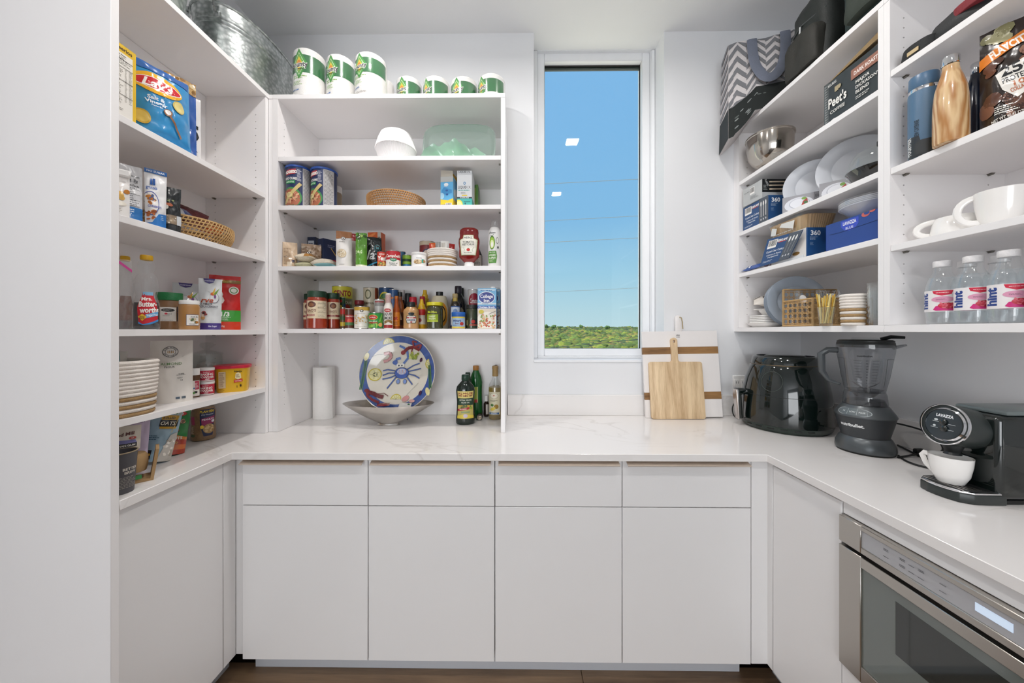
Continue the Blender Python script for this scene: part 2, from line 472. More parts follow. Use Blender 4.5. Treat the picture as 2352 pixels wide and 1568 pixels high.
mb = MB(); mb.box(HX0-T, XL, HY-T, HY, 0, CZ); mb.box(XR, HX1+T, HY-T, HY, 0, CZ); mb.box(HX0-T, HX0, YF, HY-T, 0, CZ); mb.box(HX1, HX1+T, YF, HY-T, 0, CZ); mb.box(HX0-T, HX1+T, YF-T, YF, 0, CZ)
struct('wall_front', mb, WALL)
mb = MB()
mb.box(XL, NX0, YB, YB+.225, 0, CZ); mb.box(NX1, XR, YB, YB+.225, 0, CZ); mb.box(NX0, NX1, YB, YB+.225, 0, SILL)
struct('wall_back', mb, WALL)
# window: outer frame, inner sash, dark gasket, glass
GX0, GX1 = atY(1250, 400, WY+.06).x, atY(1470, 400, WY+.06).x
GZ0, GZ1 = atY(1360, 800, WY+.06).z, atY(1360, 150, WY+.06).z
def frame(x0, x1, z0, z1, a0, a1, b0, b1, y0, y1, bev=.003):
    m = MB()
    m.box(x0, a0, y0, y1, z0, z1, bev); m.box(a1, x1, y0, y1, z0, z1, bev)
    m.box(a0, a1, y0, y1, z0, b0, bev); m.box(a0, a1, y0, y1, b1, z1, bev)
    return m
win = struct('window_1', frame(NX0+.001, NX1-.001, SILL+.0145, CZ-.001, GX0-.045, GX1+.045, GZ0-.045, GZ1+.05, WY, WY+.09), TRIM)
frame(GX0-.046, GX1+.046, GZ0-.046, GZ1+.051, GX0-.001, GX1+.001, GZ0, GZ1, WY+.025, WY+.1, .004).build('sash', TRIM, win)
frame(GX0-.012, GX1+.012, GZ0-.012, GZ1+.012, GX0+.003, GX1-.004, GZ0+.002, GZ1-.006, WY+.06, WY+.066, 0).build('gasket', DARK, win)
B(GX0-.01, GX1+.01, WY+.067, WY+.0675, GZ0-.01, GZ1+.01).build('glass_pane', WGLASS, win)
B(NX0+.0005, NX1-.0005, YB-.004, WY+.09, SILL+.0005, SILL+.014, .002).build('sill_board', TRIM, win)
B(GX0-.005, GX1+.005, WY+.07, WY+.082, GZ1-.02, GZ1+.012).build('head_rail', pm('dark_rail', '23302a', .5), win)
# ceiling lamps: trim ring, recessed bright panel and its light
def ceiling_lamp(x, y, i):
    t = thing('recessed_ceiling_light', 'square white recessed downlight in the ceiling', 'ceiling light', (x, y, CZ), group='recessed ceiling lights')
    frame(-.075, .075, -.075, .075, -.055, .055, -.055, .055, -.006, 0, .002).build('trim', TRIM, t).rotation_euler = (PI/2, 0, 0)
    B(-.055, .055, -.055, .055, -.002, -.0005).build('diffuser_offscreen', MATS['lamp_glow'], t)
    L = bpy.data.lights.new('ceiling_lamp_offscreen', 'AREA'); L.shape = 'SQUARE'; L.size = .1; L.energy = LAMP_W; L.color = LAMP_C; L.spread = math.radians(165)
    lo = bpy.data.objects.new('ceiling_lamp_offscreen', L); COL.objects.link(lo); lo.parent = t; lo.location = (0, 0, -.008)
emit('lamp_glow', 'fff0df', 5.)
for i, (x, y) in enumerate(LAMPS): ceiling_lamp(x, y, i)
# ============================================================ worktop, backsplash, cabinets
CT = .914; CB = .886
CFY = 1.311; CLX = -1.096; CRX = .956        # worktop front edges
TPY = .915                                   # tall panel face on the left
poly = [(XL+.001, TPY+.021), (CLX, TPY+.021), (CLX, CFY), (CRX, CFY), (CRX, -.4), (XR-.001, -.4), (XR-.001, YB-.001), (XL+.001, YB-.001)]
wt = tag(MB().prism(poly, CB, CT, bev=.0015, seg=1).build('countertop', QUARTZ), 'white veined stone worktop running along three sides of the pantry', 'countertop')
SPZ = atY(1300, 907, YB-.02).z
bs = thing('backsplash', 'low white stone upstand behind the worktop along the walls', 'backsplash', (0, 0, CT))
B(-.045, XR-.022, YB-.021, YB-.0005, .0005, SPZ-CT, .0015).build('slab', QUARTZ, bs)
B(XR-.021, XR-.0005, -.4, YB-.0, .0005, SPZ-CT, .0015).build('slab', QUARTZ, bs)
FY = 1.33; FT = .019
zb = .098; zs = .7015; zt = .8815
bx = [atY(p, 1300, FY).x for p in (556, 845.5, 1136.5, 1429, 1725.5)]
g = .0016
def handle(x0, x1, par):
    """bent metal edge pull clipped over the drawer front"""
    m = MB(); m.prism([(FY-.026, zt-.012), (FY-.026, zt-.0095), (FY+.002, zt+.0015), (FY+FT, zt+.0015), (FY+FT, zt), (FY-.0005, zt)], x0, x1, 'x')
    m.build('edge_pull', NICKEL, par)
def base_cab(i, xs, lab):
    t = thing('base_cabinet', lab, 'cabinet', (0, 0, 0))
    x0, x1 = xs[0], xs[-1]
    B(x0+.001, x1-.001, FY+FT+.001, YB-.03, .1, CB-.002).build('carcass', LAM, t)
    B(x0, x1, FY+.07, FY+.076, 0.001, .0975).build('toe_kick', ALU, t)
    for a, b in zip(xs[:-1], xs[1:]):
        d = B(a+g, b-g, FY, FY+FT, zs+g, zt, .0012).build('drawer_front', LAMG, t)
        wdt = b-a; handle(a+.006 if a == bx[0] else a+.03*wdt, b-.03*wdt, d)
        B(a+g, b-g, FY, FY+FT, zb, zs-g, .0012).build('door', LAMG, t)
    return t
c1 = base_cab(0, bx[:3], 'white base cabinet with two drawers and two doors below the shelves holding jars')
c2 = base_cab(1, bx[2:], 'white base cabinet with two drawers and two doors below the window')
# corner fillers belong to the cabinets they finish
FLX = -1.112; FRX = .972
B(FLX, bx[0]-g, FY+.02, FY+.035, .1, CB-.002).build('filler', LAMG, c1)
B(bx[-1]+g, FRX, FY+.001, FY+.018, .1, CB-.002).build('filler', LAMG, c2)
# left cabinet
cl = thing('base_cabinet', 'shallow white base cabinet with one plain door beside the tall end panel', 'cabinet')
yl = atX(513, 1200, FLX).y
B(XL+.002, FLX-FT-.001, TPY+.022, FY+.4, .1, CB-.002).build('carcass', LAM, cl)
B(FLX-FT, FLX, TPY+.024, yl-g, zb, zt, .0012).build('door', LAMG, cl)
B(FLX-FT, FLX, yl+g, FY+.019, zb, zt+.003, .001).build('filler', LAMG, cl)
B(FLX-.076, FLX-.07, TPY+.022, FY+.07, .001, .0985).build('toe_kick', ALU, cl)
# right cabinet with door, then the microwave drawer
MY1 = 1.026; MY0 = .416
cr = thing('base_cabinet', 'white base cabinet with one plain door beside the microwave drawer', 'cabinet')
ya = atX(1775, 1200, FRX).y
B(FRX+FT+.001, XR-.002, MY1+.012, FY+.4, .1, CB-.002).build('carcass', LAM, cr)
B(FRX, FRX+FT, MY1+.006, ya-g, zb, zt-.006, .0012).build('door', LAMG, cr)
B(FRX, FRX+FT, ya+g, FY+.019, zb, zt+.003, .001).build('filler', LAMG, cr)
B(FRX+.07, FRX+.076, MY1, FY+.07, .001, .0985).build('toe_kick', ALU, cr)
cm = thing('base_cabinet', 'white base cabinet holding the stainless microwave drawer', 'cabinet')
B(FRX+.022, XR-.002, MY0-.02, MY1+.008, .1, .38).build('carcass', LAM, cm)
B(FRX, FRX+FT, MY0-.02, MY1+.004, .1, .398, .0012).build('drawer_front', LAMG, cm)
B(FRX+.004, FRX+FT, MY0-.02, MY1+.004, .843, CB-.002, .0012).build('rail', LAMG, cm)
B(FRX, XR-.002, MY0-.04, MY0-.022, .001, CB-.002).build('end_panel', LAM, cm)
B(FRX+.07, FRX+.076, MY0, MY1, .001, .0985).build('toe_kick', ALU, cm)
# tall panel
tp = thing('tall_end_panel', 'tall plain white panel closing the end of the corner shelves', 'panel')
B(XL+.001, CLX, TPY, TPY+.02, .001, CZ-.001, .001).build('panel', LAM, tp)
# ============================================================ open shelving units
def pin(par, p, d):
    """metal shelf pin: d is the way it sticks out"""
    m = MB(); q = Vector(p); m.tube([q, q+Vector(d)*.012], .0035, 8); 
    e = q+Vector(d)*.006; m.box(e.x-.006, e.x+.006, e.y-.006, e.y+.006, e.z+.001, e.z+.003); m.build('shelf_pin', PIN, par)
def drilled(par, box, axis, side, pts, name='side_panel'):
    """panel (x0, x1, y0, y1, z0, z1) whose face on the given side of axis x or y carries drilled pin holes at pts (other horizontal axis, z)"""
    x0, x1, y0, y1, z0, z1 = box
    f, b = ((x1, x0) if side > 0 else (x0, x1)) if axis == 'x' else ((y1, y0) if side > 0 else (y0, y1))
    a0, a1 = (y0, y1) if axis == 'x' else (x0, x1)
    V = (lambda a, q, c: (c, a, q)) if axis == 'x' else (lambda a, q, c: (a, c, q))
    R, D, N = .0026, .0125, 8
    outer = [(a0, z0), (a1, z0), (a1, z1), (a0, z1)]; loops = [outer]
    for a, q in pts: loops.append([(a+R*math.cos(2*PI*k/N), q-R*math.sin(2*PI*k/N)) for k in range(N)])
    flat = [p for l in loops for p in l]
    tri = tessellate_polygon([[Vector((a, q, 0)) for a, q in l] for l in loops])
    bm = bmesh.new(); fv = [bm.verts.new(V(a, q, f)) for a, q in flat]
    for t_ in tri:
        try: bm.faces.new([fv[k] for k in t_])
        except ValueError: pass
    bk = [bm.verts.new(V(a, q, b)) for a, q in outer]; bm.faces.new(bk)
    for k in range(4): bm.faces.new((fv[k], fv[(k+1) % 4], bk[(k+1) % 4], bk[k]))
    dd = D if b > f else -D
    for h in range(len(pts)):
        o = 4+h*N; bt = [bm.verts.new(V(flat[o+k][0], flat[o+k][1], f+dd)) for k in range(N)]; bm.faces.new(bt)
        for k in range(N): bm.faces.new((fv[o+k], fv[o+(k+1) % N], bt[(k+1) % N], bt[k]))
    bmesh.ops.recalc_face_normals(bm, faces=bm.faces[:])
    return MB().bm(bm, smooth=False).build(name, LAM, par)
ST = .0205
# back unit
UY = 1.58; UX0, UX1 = atY(638, 500, UY).x, atY(1150.5, 500, UY).x; UXo = atY(1160, 500, UY).x
UB = YB-.012
zz = lambda py: atY(900, py, UY).z
TOPZ = zz(225.5)
ub = thing('open_shelf_unit', 'white open shelf unit full of cans and jars left of the window', 'shelf unit', (0, 0, 0))
B(UX0, UX1, UB-.006, UB, CT+.001, TOPZ-.001).build('back_panel', LAM, ub)
B(UX0-.024, UXo, UY-.001, UB, TOPZ, TOPZ+.0005+ST, .0008).build('top_shelf', LAM, ub)
TOPZ += ST
SB = {}
for k, py in (('A', 357.5), ('B', 470.3), ('C', 610.5), ('D', 754.8)):
    z = zz(py); SB[k] = z
    B(UX0+.0005, UX1-.0005, UY+.002, UB-.007, z-ST, z, .0008).build('shelf', LAM, ub)
    for y in (UY+.045, UB-.05):
        pin(ub, (UX0, y, z-ST-.003), (1, 0, 0)); pin(ub, (UX1, y, z-ST-.003), (-1, 0, 0))
hz = [CT+.12+.032*i for i in range(46)]
hz = [z for z in hz if all(not (s-.03 < z < s+.004) for s in SB.values()) and z < TOPZ-.1]
drilled(ub, (UX1, UXo, UY, UB, CT+.001, TOPZ-ST), 'x', -1, [(y, z) for z in hz for y in (UY+.045, UB-.05)])
drilled(ub, (UX0-.024, UX0, UY, UB, CT+.001, TOPZ-ST), 'x', 1, [(y, z) for z in hz for y in (UY+.045, UB-.05)])
# left unit: far panel faces the camera at UY
LX = -1.15
ul = thing('open_shelf_unit', 'white open shelf unit holding snack bags and baskets beside the tall end panel', 'shelf unit')
B(XL+.001, XL+.007, TPY+.021, UY-.02, CT+.001, TOPZ-ST-.001).build('back_panel', LAM, ul)
B(LX+.0005, UX0-.0245, UY-.0, UY+.016, CT+.001, TOPZ-ST-.001).build('filler', LAM, ul)
B(XL+.001, LX+.004, TPY+.021, UY-.0015, TOPZ-ST+.0005, TOPZ, .0008).build('top_shelf', LAM, ul)
B(XL+.001, UX0-.0245, UY-.0012, UB, TOPZ-ST+.0005, TOPZ, .0008).build('top_shelf', LAM, ul)
SL = {}
for k, py in (('1', 447.5), ('2', 592.5), ('3', 757.5), ('4', 888.5)):
    z = zz(py); SL[k] = z
    B(XL+.008, LX, TPY+.0215, UY-.0195, z-ST, z, .0008).build('shelf', LAM, ul)
    for x in (LX-.045, XL+.05): pin(ul, (x, UY-.019, z-ST-.003), (0, -1, 0))
hz = [CT+.12+.032*i for i in range(46)]
hz = [z for z in hz if all(not (s-.03 < z < s+.004) for s in SL.values()) and z < TOPZ-.1]
drilled(ul, (XL+.001, LX, UY-.019, UY-.001, CT+.001, TOPZ-ST), 'y', -1, [(x, z) for z in hz for x in (LX-.045, XL+.05)])
# right units
RX = 1.218; RB0 = CAMZ+.0
Y1a = atX(2017, 500, RX).y; Y2b = atX(2043, 500, RX).y; YD = (Y1a+Y2b)/2
FARY = YB-.032
def right_unit(lab, y0, y1, shelves, far_th, near_th):
    t = thing('open_shelf_unit', lab, 'shelf unit')
    B(XR-.007, XR-.0005, y0+near_th, y1-far_th, RB0+ST, TOPZ-ST-.001).build('back_panel', LAM, t)
    B(RX-.001, XR-.0005, y0, y1, TOPZ-ST+.0005, TOPZ, .0008).build('top_shelf', LAM, t)
    B(RX, XR-.0005, y0, y1, RB0-ST+.017, RB0+ST-.001, .0008).build('bottom_shelf', LAM, t)
    for z in shelves:
        B(RX+.002, XR-.0075, y0+near_th+.0005, y1-far_th-.0005, z-ST, z, .0008).build('shelf', LAM, t)
        for x in (RX+.045, XR-.06):
            pin(t, (x, y1-far_th, z-ST-.003), (0, -1, 0)); pin(t, (x, y0+near_th, z-ST-.003), (0, 1, 0))
    hz = [RB0+.09+.032*i for i in range(32)]
    hz = [z for z in hz if all(not (s-.03 < z < s+.004) for s in shelves) and z < TOPZ-.06]
    for b0, b1, sd in ((y1-far_th, y1, -1), (y0, y0+near_th, 1)): drilled(t, (RX, XR-.0005, b0, b1, RB0+ST-.0005, TOPZ-ST), 'y', sd, [(x, z) for z in hz for x in (RX+.045, XR-.06)])
    return t
R1 = [CAMZ+.813, CAMZ+.537, CAMZ+.313]; R0 = RB0+ST-.001
R2 = [CAMZ+.846, CAMZ+.529, CAMZ+.279]
ur1 = right_unit('white wall shelf unit holding boxes, plates and trays beside the window wall', YD, FARY, R1, .018, .018)
ur2 = right_unit('white wall shelf unit holding drink bottles and mugs above the coffee machine', YD-.95, YD-.0005, R2, .018, .018)
B(RX+.004, RX+.02, FARY+.0005, YB-.0005, RB0-.003, TOPZ).build('filler', LAM, ur1)
# ============================================================ outside the window
ground = tag(MB().add([(-900, 6, -6), (900, 6, -6), (900, 60, -6), (-900, 60, -6), (900, 900, 9.9), (-900, 900, 9.9)], [(0, 1, 2, 3), (3, 2, 4, 5)]).build('ground', pm('dune_sand', '9aa07a', .95, var=.3, scale=.05)), kind='structure')
SCRUB = printmat('scrub_leaves', .9)
tag(B(-40, 60, 2.6, 34, -3.3, -3.1).build('bounce_slab', pm('bounce_slab_stone', 'cdc4b2', .85, var=.06, scale=2.)), kind='structure')  # unseen slab added below the window to bounce sunlight up to the ceiling
def scrub():
    rr = random.Random(5); m = MB()
    base = bmesh.new(); bmesh.ops.create_icosphere(base, subdivisions=2, radius=1)
    bv = [v.co.copy() for v in base.verts]; base.verts.index_update(); bf = [[v.index for v in f.verts] for f in base.faces]; base.free()
    pal = {'g': '5f7a22', 'y': '86922a', 's': 'a3a596', 'd': '46602a', 'o': '8f8238'}
    for i in range(9000):
        d = 62*(14**rr.random())
        a = rr.uniform(-.3, .75); x = d*a; y = d
        s = rr.uniform(.6, 1.5)*(1+d/260); hgt = s*rr.uniform(.5, .8)
        k = 's' if d < 100 and rr.random() < .75 else ('d' if d > 420 and rr.random() < .6 else rr.choice('ggyydo'))
        c = H(pal[k]); q_ = rr.uniform(.25, .6); c = (c[0]*q_, c[1]*q_, c[2]*q_, 1); sd = rr.random()*99
        m.add([(x+q.x*s*(1+.35*noise.noise(q*2.2+Vector((sd, 0, 0)))), y+q.y*s, -6+(d-60)*.019+max(q.z, -.2)*hgt*(1+.5*noise.noise(q*3+Vector((0, sd, 0))))) for q in bv], bf, c, smooth=False)
    tag(m.build('dune_scrub', SCRUB), 'low green and silvery coastal scrub covering the dunes outside', 'scrub', kind='stuff')
scrub()
TREEL = pm('tree_leaves', '3f5a2c', .9, var=.3, scale=1.)
def tree(px, py, d, w, h, lab):
    p = atY(px, py, d); t = thing('skyline_tree', lab, 'tree', (p.x, d, -6+(d-60)*.019), group='small trees on the skyline')
    top = p.z+6-(d-60)*.019
    MB().tube([(0, 0, 0), (.1*w, 0, top*.6), (0, 0, top*.95)], [.25, .2, .1], 6).build('trunk', pm('bark', '5d5346', .9), t)
    rr = random.Random(int(px)); m = MB()
    for i in range(7):
        b = bmesh.new(); bmesh.ops.create_icosphere(b, subdivisions=2, radius=w*rr.uniform(.22, .42))
        for v in b.verts: v.co *= 1+.4*noise.noise(v.co*1.3+Vector((px+i, 0, 0)))
        m.bm(b, Matrix.Translation((rr.uniform(-.4, .4)*w, rr.uniform(-.4, .4)*w, top-h*rr.uniform(.15, .6))), smooth=False)
    m.build('crown', TREEL, t)
for px, py, d, w, h, lab in ((1256, 746, 470, 5, 4.5, 'small dark tree on the skyline at the edge of the sash'), (1272, 748, 520, 6, 4, 'broad flat tree on the skyline among the dune scrub'),
                          (1336, 746, 480, 5, 5, 'lone upright tree on the skyline above the dunes'), (1395, 749, 480, 5, 4, 'small lone tree on the skyline nearer the cutting boards'), (1286, 750, 440, 4, 3, 'tiny tree on the skyline beside the broad flat tree')):
    tree(px, py, d, w, h, lab)
WIRE = pm('overhead_cable', '7c8080', .5, var=.1); WIRED = pm('black_cable', '23282a', .6)
WD = 16.; WA = atY(1250, 500, WD); WB = atY(1470, 500, WD*1.03); WDX = WB-WA
def wire(y0, y1, r, mat, lab, knob=False):
    a = atY(1250, y0, WD); b = atY(1470, y1, WD*1.03); dr = b-a
    t = thing('overhead_cable', lab, 'cable', a-dr*1.5)
    MB().tube([(dr*(k/12*4))+Vector((0, 0, -.02*math.sin(PI*k/12))) for k in range(13)], r, 6).build('strand', mat, t)
    if knob:
        q = dr*2.49; MB().lathe([(r, -.09), (.05, -.08), (.05, -.04), (.03, -.02), (r*1.2, .01)], 10, q.x, q.y, z0=q.z).build('insulator', WIRED, t)
wire(421.5, 410, .011, WIRE, 'topmost pale overhead power line crossing the sky', True)
wire(506.5, 494.5, .011, WIRE, 'second pale overhead power line from the top', True)
wire(556, 545, .011, WIRE, 'third pale overhead power line from the top')
wire(670, 660, .009, WIRE, 'faint pale power line low in the sky above the dunes')
wire(800, 778, .014, WIRED, 'dark cable crossing in front of the dune scrub')
for k, lab in ((-1.5, 'wooden utility pole carrying the cables, beside the terrace left of the window'), (2.5, 'wooden utility pole carrying the cables, beyond the right window reveal')):  # poles out of view, added so that the cable ends have support
    q = WA+WDX*k; t = thing('added_utility_pole', lab, 'utility pole', (q.x, q.y, -3.1))
    MB().lathe([(.15, 0), (.11, 13.5)], 12, 0, .125).build('shaft', pm('pole_wood', '6d5f4d', .9, var=.2), t)
    B(-.06, .06, -.5, .5, 11.7, 11.85).build('cross_arm', MATS['pole_wood'], t)
# ============================================================ builders of packages
def face_cam(X, Y): return math.atan2(-X, Y)          # turn so that local -y looks at the camera
def phi_cam(X, Y): return math.atan2(-Y, -X)
def paint(col, rough=.4, var=.03): return pm('paint_%s_%02d' % (col, rough*100), col, rough, var=var)
def cyl_print(t, R, phi, w, h, z0, art, mat=None, sx=1., sy=1., nm='label'):
    r0 = R(z0+h/2) if callable(R) else R
    P = Print(cylS((lambda z: R(z)) if callable(R) else R, phi, z0, sx=sx, sy=sy), w, h, du=max(.006, r0*.22), off=.0005)
    if callable(R):
        # arc length is measured at mid height
        def S(u, v, k):
            a = phi+u/r0; r = R(z0+v)+k
            return Vector((sx*r*math.cos(a), sy*r*math.sin(a), z0+v))
        P.S = S
    art(P); return P.build(t, nm, mat)
def tin(name, lab, l, r, top, Y, z, col, art, twist=0., cat='can', group=None, lid=None, seam=True):
    X, R, h = cfit(l, r, top, Y, z)
    t = thing(name, lab, cat, (X, Y, z), group=group)
    b = .0035
    MB().lathe([(R-.003, .001), (R-.0008, b), (R-.0008, h-b), (R-.003, h-.001)], 36).build('body', paint(col, .32), t)
    m = MB()
    for a in (0, h-b): m.lathe([(R-.004, a), (R, a+.0006), (R, a+b-.0006), (R-.002, a+b)], 36, cap0=(a == 0), cap1=False)
    m.lathe([(R-.002, h), (R-.004, h-.004), (0.001, h-.004)], 36, cap0=False)
    m.build('rim', STEEL if lid is None else paint(lid, .35), t)
    cyl_print(t, R-.0008, phi_cam(X, Y)+twist, R*2.6, h-2*b, b, art)
    return t
def turned(name, lab, l, r, top, Y, z, prof, bodymat, caps, label, cat='bottle', twist=0., group=None, sx=1., sy=1., p=2., fill=None, rz=None, n=32):
    """round bottle or jar. prof in fractions (of radius, of height); caps: [(name, prof, mat)]; label: (z0, z1, widthfactor, art)"""
    X, R, h = cfit(l, r, top, Y, z)
    R = R/max(sx, 1.)
    rot = face_cam(X, Y) if rz is None else rz
    t = thing(name, lab, cat, (X, Y, z), rz=rot, group=group)
    P = [(a*R, b*h) for a, b in prof]
    MB().lathe(P, n, sx=sx, sy=sy, p=p).build('body', bodymat, t)
    if fill:   # (fraction of height, material): contents seen through the wall
        fr, fm = fill; zf = fr*h; Q = [(max(.001, a-.0016), max(b, .002)) for a, b in P if b < zf]; Rr = prof_r(P)
        Q.append((max(.001, Rr(zf)-.0016), zf)); MB().lathe(Q, n, sx=sx, sy=sy, p=p).build('contents', fm, t)
    for nm, pr, mt in caps:
        MB().lathe([(a*R, b*h) for a, b in pr], n, sx=1, sy=1).build(nm, mt, t)
    for i, (z0, z1, wf, art) in enumerate(label or []):
        cyl_print(t, prof_r(P), -PI/2+twist, R*wf, (z1-z0)*h, z0*h, art, sx=sx, sy=sy)
    return t
def carton(name, lab, X, Y, z, w, d, h, col, arts, rz=0., cat='box', rot=None, group=None, bev=.0012, mat=None, rough=.42):
    """box with its base centre at X, Y, z; arts: front(-y) right(+x) left(-x) top"""
    t = thing(name, lab, cat, (X, Y, z), rz=rz, rot=rot, group=group)
    B(-w/2, w/2, -d/2, d/2, 0, h, bev).build('carton', mat or paint(col, rough), t)
    for k, art in arts.items():
        if k == 'front': P = Print(flatS((0, -d/2, 0), (1, 0, 0), (0, 0, 1)), w, h)
        elif k == 'right': P = Print(flatS((w/2, 0, 0), (0, 1, 0), (0, 0, 1)), d, h)
        elif k == 'left': P = Print(flatS((-w/2, 0, 0), (0, -1, 0), (0, 0, 1)), d, h)
        else: P = Print(flatS((0, -d/2, h), (1, 0, 0), (0, 1, 0)), w, d)
        art(P); P.build(t, 'print_'+k)
    return t
def card_fit(l, r, top, Y, dr, z):
    """upright card crossing the ray of the middle column at depth Y, turned dr from facing the camera"""
    a, b, m = ray(l), ray(r), ray((l+r)/2, top)
    C = Vector((m[0]/m[1]*Y, Y)); rz = face_cam(C.x, C.y)+dr; e = Vector((math.cos(rz), math.sin(rz)))
    def hit(q):   # C + e*t parallel to q
        t = -(C.x*q[1]-C.y*q[0])/(e.x*q[1]-e.y*q[0]); return C+e*t
    A, B_ = hit(a), hit(b); K = (A+B_)/2
    return K.x, K.y, (B_-A).length, CAMZ+m[2]*Y/m[1]-z, rz
def fpouch(name, lab, l, r, top, Y, z, d, col, art, dr=0., bot=None, **k):
    X, y, w, h, rz = card_fit(l, r, top, Y, math.radians(dr), z)
    return pouch(name, lab, X, y, z, w, h, d, col, art, rz=rz, **k)
def pouch(name, lab, X, Y, z, w, h, d, col, art, rz=0., style='stand', lean=0., wr=.004, seed=1, cat='bag', mat=None, roll=0., taper=0., bulge=0., group=None, parts=None, gloss=True, back=None, waist=0.):
    t = thing(name, lab, cat, (X, Y, z), group=group)
    t.rotation_euler = (Matrix.Rotation(rz, 3, 'Z') @ Matrix.Rotation(-lean, 3, 'X') @ Matrix.Rotation(roll, 3, 'Y')).to_euler()
    sd = Vector((seed*7.3, seed*1.7, 0))
    def TH(s):
        if style == 'stand': return d/2*(1-s**1.5)+.0012
        return d/2*max(0., math.sin(PI*min(1, max(0, s))))**.55+.0012
    def W(s): return w*(1+taper*(s-.5)*2)*(1-bulge*(math.sin(PI*s)))*(1-waist*math.exp(-((s-.6)/.16)**2))
    def fr(u, v, k, sg=-1):
        s = v/h; hw = W(s)/2; q = min(1., abs(u)/(w/2)); uu = u*hw/(w/2)
        c = 1-q**2.4
        e = min(1., (1-q)*6)*min(1., s*8+.1)
        n1 = wr*e*(noise.noise(Vector((u*30, v*24, sg*3))+sd)+.45*noise.noise(Vector((u*62, v*50, sg*3))+sd))
        y = TH(s)*c + n1
        zz_ = v+ (.0 if q < .99 else 0)
        return Vector((uu, sg*(y+k), zz_))
    nu, nv = 30, 38
    m = MB(); m.grid(lambda a, b: fr(a, b, 0), nu, nv, -w/2, w/2, 0, h)
    m.build('front_film' if back else 'film', mat or (pm('film_'+col, col, .25, var=.04, coat=.25) if gloss else paint(col, .5)), t)
    m2 = MB(); m2.grid(lambda a, b: fr(a, b, 0, 1), nu, nv, -w/2, w/2, 0, h, flip=True)
    vb = [fr(-w/2+w*i/nu, 0, 0) for i in range(nu+1)]+[fr(w/2-w*i/nu, 0, 0, 1) for i in range(nu+1)]
    m2.add(vb, [tuple(reversed(range(len(vb))))])
    m2.build('back_film', back or mat or MATS.get('film_'+col) or paint(col, .5), t)
    P = Print(fr, w, h, du=.0055, off=.0013+wr*.12, step=.00018)
    if art: art(P)
    if P.mb.v: P.build(t, 'print', PRINTG if gloss else PRINT)
    if parts: parts(t, fr)
    return t
def oval(P, cx, cy, rx, ry, c1, c2, g=.85): P.e(cx, cy, rx, ry, c1, 28); P.e(cx, cy, rx*g, ry*g, c2, 28)
def facts(P, x0, y0, x1, y1, seed=2, bg='f3f1ec', ink='3a3a3c', n=14):
    """nutrition panel"""
    P.r(x0, y0, x1, y1, bg)
    P.fine(x0+.03*(x1-x0), y0, x1-.03*(x1-x0), y1, n, ink, seed, 1., .3)
    for f in (.88, .6, .3): P.r(x0, y0+(y1-y0)*f, x1, y0+(y1-y0)*(f+.012), ink)
# woven things
JUTE = pm('jute_rope', 'a8895f', .9, var=.35, scale=90, bump=.6, bscale=300)
COTTON = pm('cotton_rope', 'ebe4dc', .95, var=.06, scale=60, bump=.5, bscale=420)
RATTAN = pm('rattan', 'c09c68', .7, var=.3, scale=40, bump=.3)
RATTAND = pm('rattan_dark', 'a88a5e', .7, var=.35, scale=40, bump=.3)
def rope_basket(name, lab, X, Y, z, rb, rt, h, n, jute, sx=1., sy=1., p=2., rz=0.):
    """coiled rope basket: every coil is a ring of its own"""
    t = thing(name, lab, 'basket', (X, Y, z), rz=rz)
    q = h/n; R = q*.56
    N = 56
    for i in range(n):
        s = (i+.5)/n; r = rb+(rt-rb)*s**.7; pts = []
        for k in range(N):
            a = 2*PI*k/N; c, d_ = math.cos(a), math.sin(a); f = 1. if p == 2 else (abs(c)**p+abs(d_)**p)**(-1/p)
            w_ = 1+.004*math.sin(9*a+i)
            pts.append((sx*(r-R)*f*c*w_, sy*(r-R)*f*d_*w_, q*(i+.5)))
        MB().tube(pts, R, 8, closed=True, up=(0, 0, 1)).build('rope_coil', JUTE if i in jute else COTTON, t)
    MB().lathe([(.001, .004), (rb*.97-R, .004)], N, sx=sx, sy=sy, p=p, cap0=False, cap1=False).build('base', COTTON, t)
    return t
def coil_basket(name, lab, X, Y, z, rb, rt, h, n, mat, sx=1., sy=1., ties=70, rz=0., prof=None):
    """open woven rattan bowl: rings joined by slanting ties"""
    t = thing(name, lab, 'basket', (X, Y, z), rz=rz)
    q = h/n; R = q*.3; m = MB(); N = 64
    rr = lambda s: (prof(s) if prof else rb+(rt-rb)*s)
    for i in range(n):
        r = rr((i+.5)/n)-R; tt = 1.25 if i == n-1 else 1.
        m.tube([(sx*r*math.cos(2*PI*k/N), sy*r*math.sin(2*PI*k/N), q*(i+.5)) for k in range(N)], R*tt, 7, closed=True, up=(0, 0, 1))
    m.build('rings', mat, t); m = MB()
    for i in range(n-1):
        r0 = rr((i+.5)/n)-R; r1 = rr((i+1.5)/n)-R
        for k in range(ties):
            a = 2*PI*(k+(i % 2)*.5)/ties; b = a+2*PI/ties*.55
            m.tube([(sx*(r0+R)*math.cos(a), sy*(r0+R)*math.sin(a), q*(i+.35)), (sx*(r1+R*1.05)*math.cos(b), sy*(r1+R*1.05)*math.sin(b), q*(i+1.65))], R*.62, 5)
    m.build('ties', mat, t)
    MB().lathe([(.001, .003), (rr(0)-R, .003)], N, sx=sx, sy=sy, cap0=False, cap1=False).build('base', mat, t)
    return t
def packet(name, lab, X, Y, z, w, h, d, col, art=None, rot=(0, 0, 0), gloss=True, seed=1):
    """small flat sealed packet lying or leaning in a basket"""
    t = pouch(name, lab, X, Y, z, w, h, d, col, art, style='pillow', seed=seed, wr=.002, cat='packet', gloss=gloss)
    t.rotation_euler = rot
    return t
# ============================================================ left unit
def spotX(px, X): return atX(px, 700, X).y
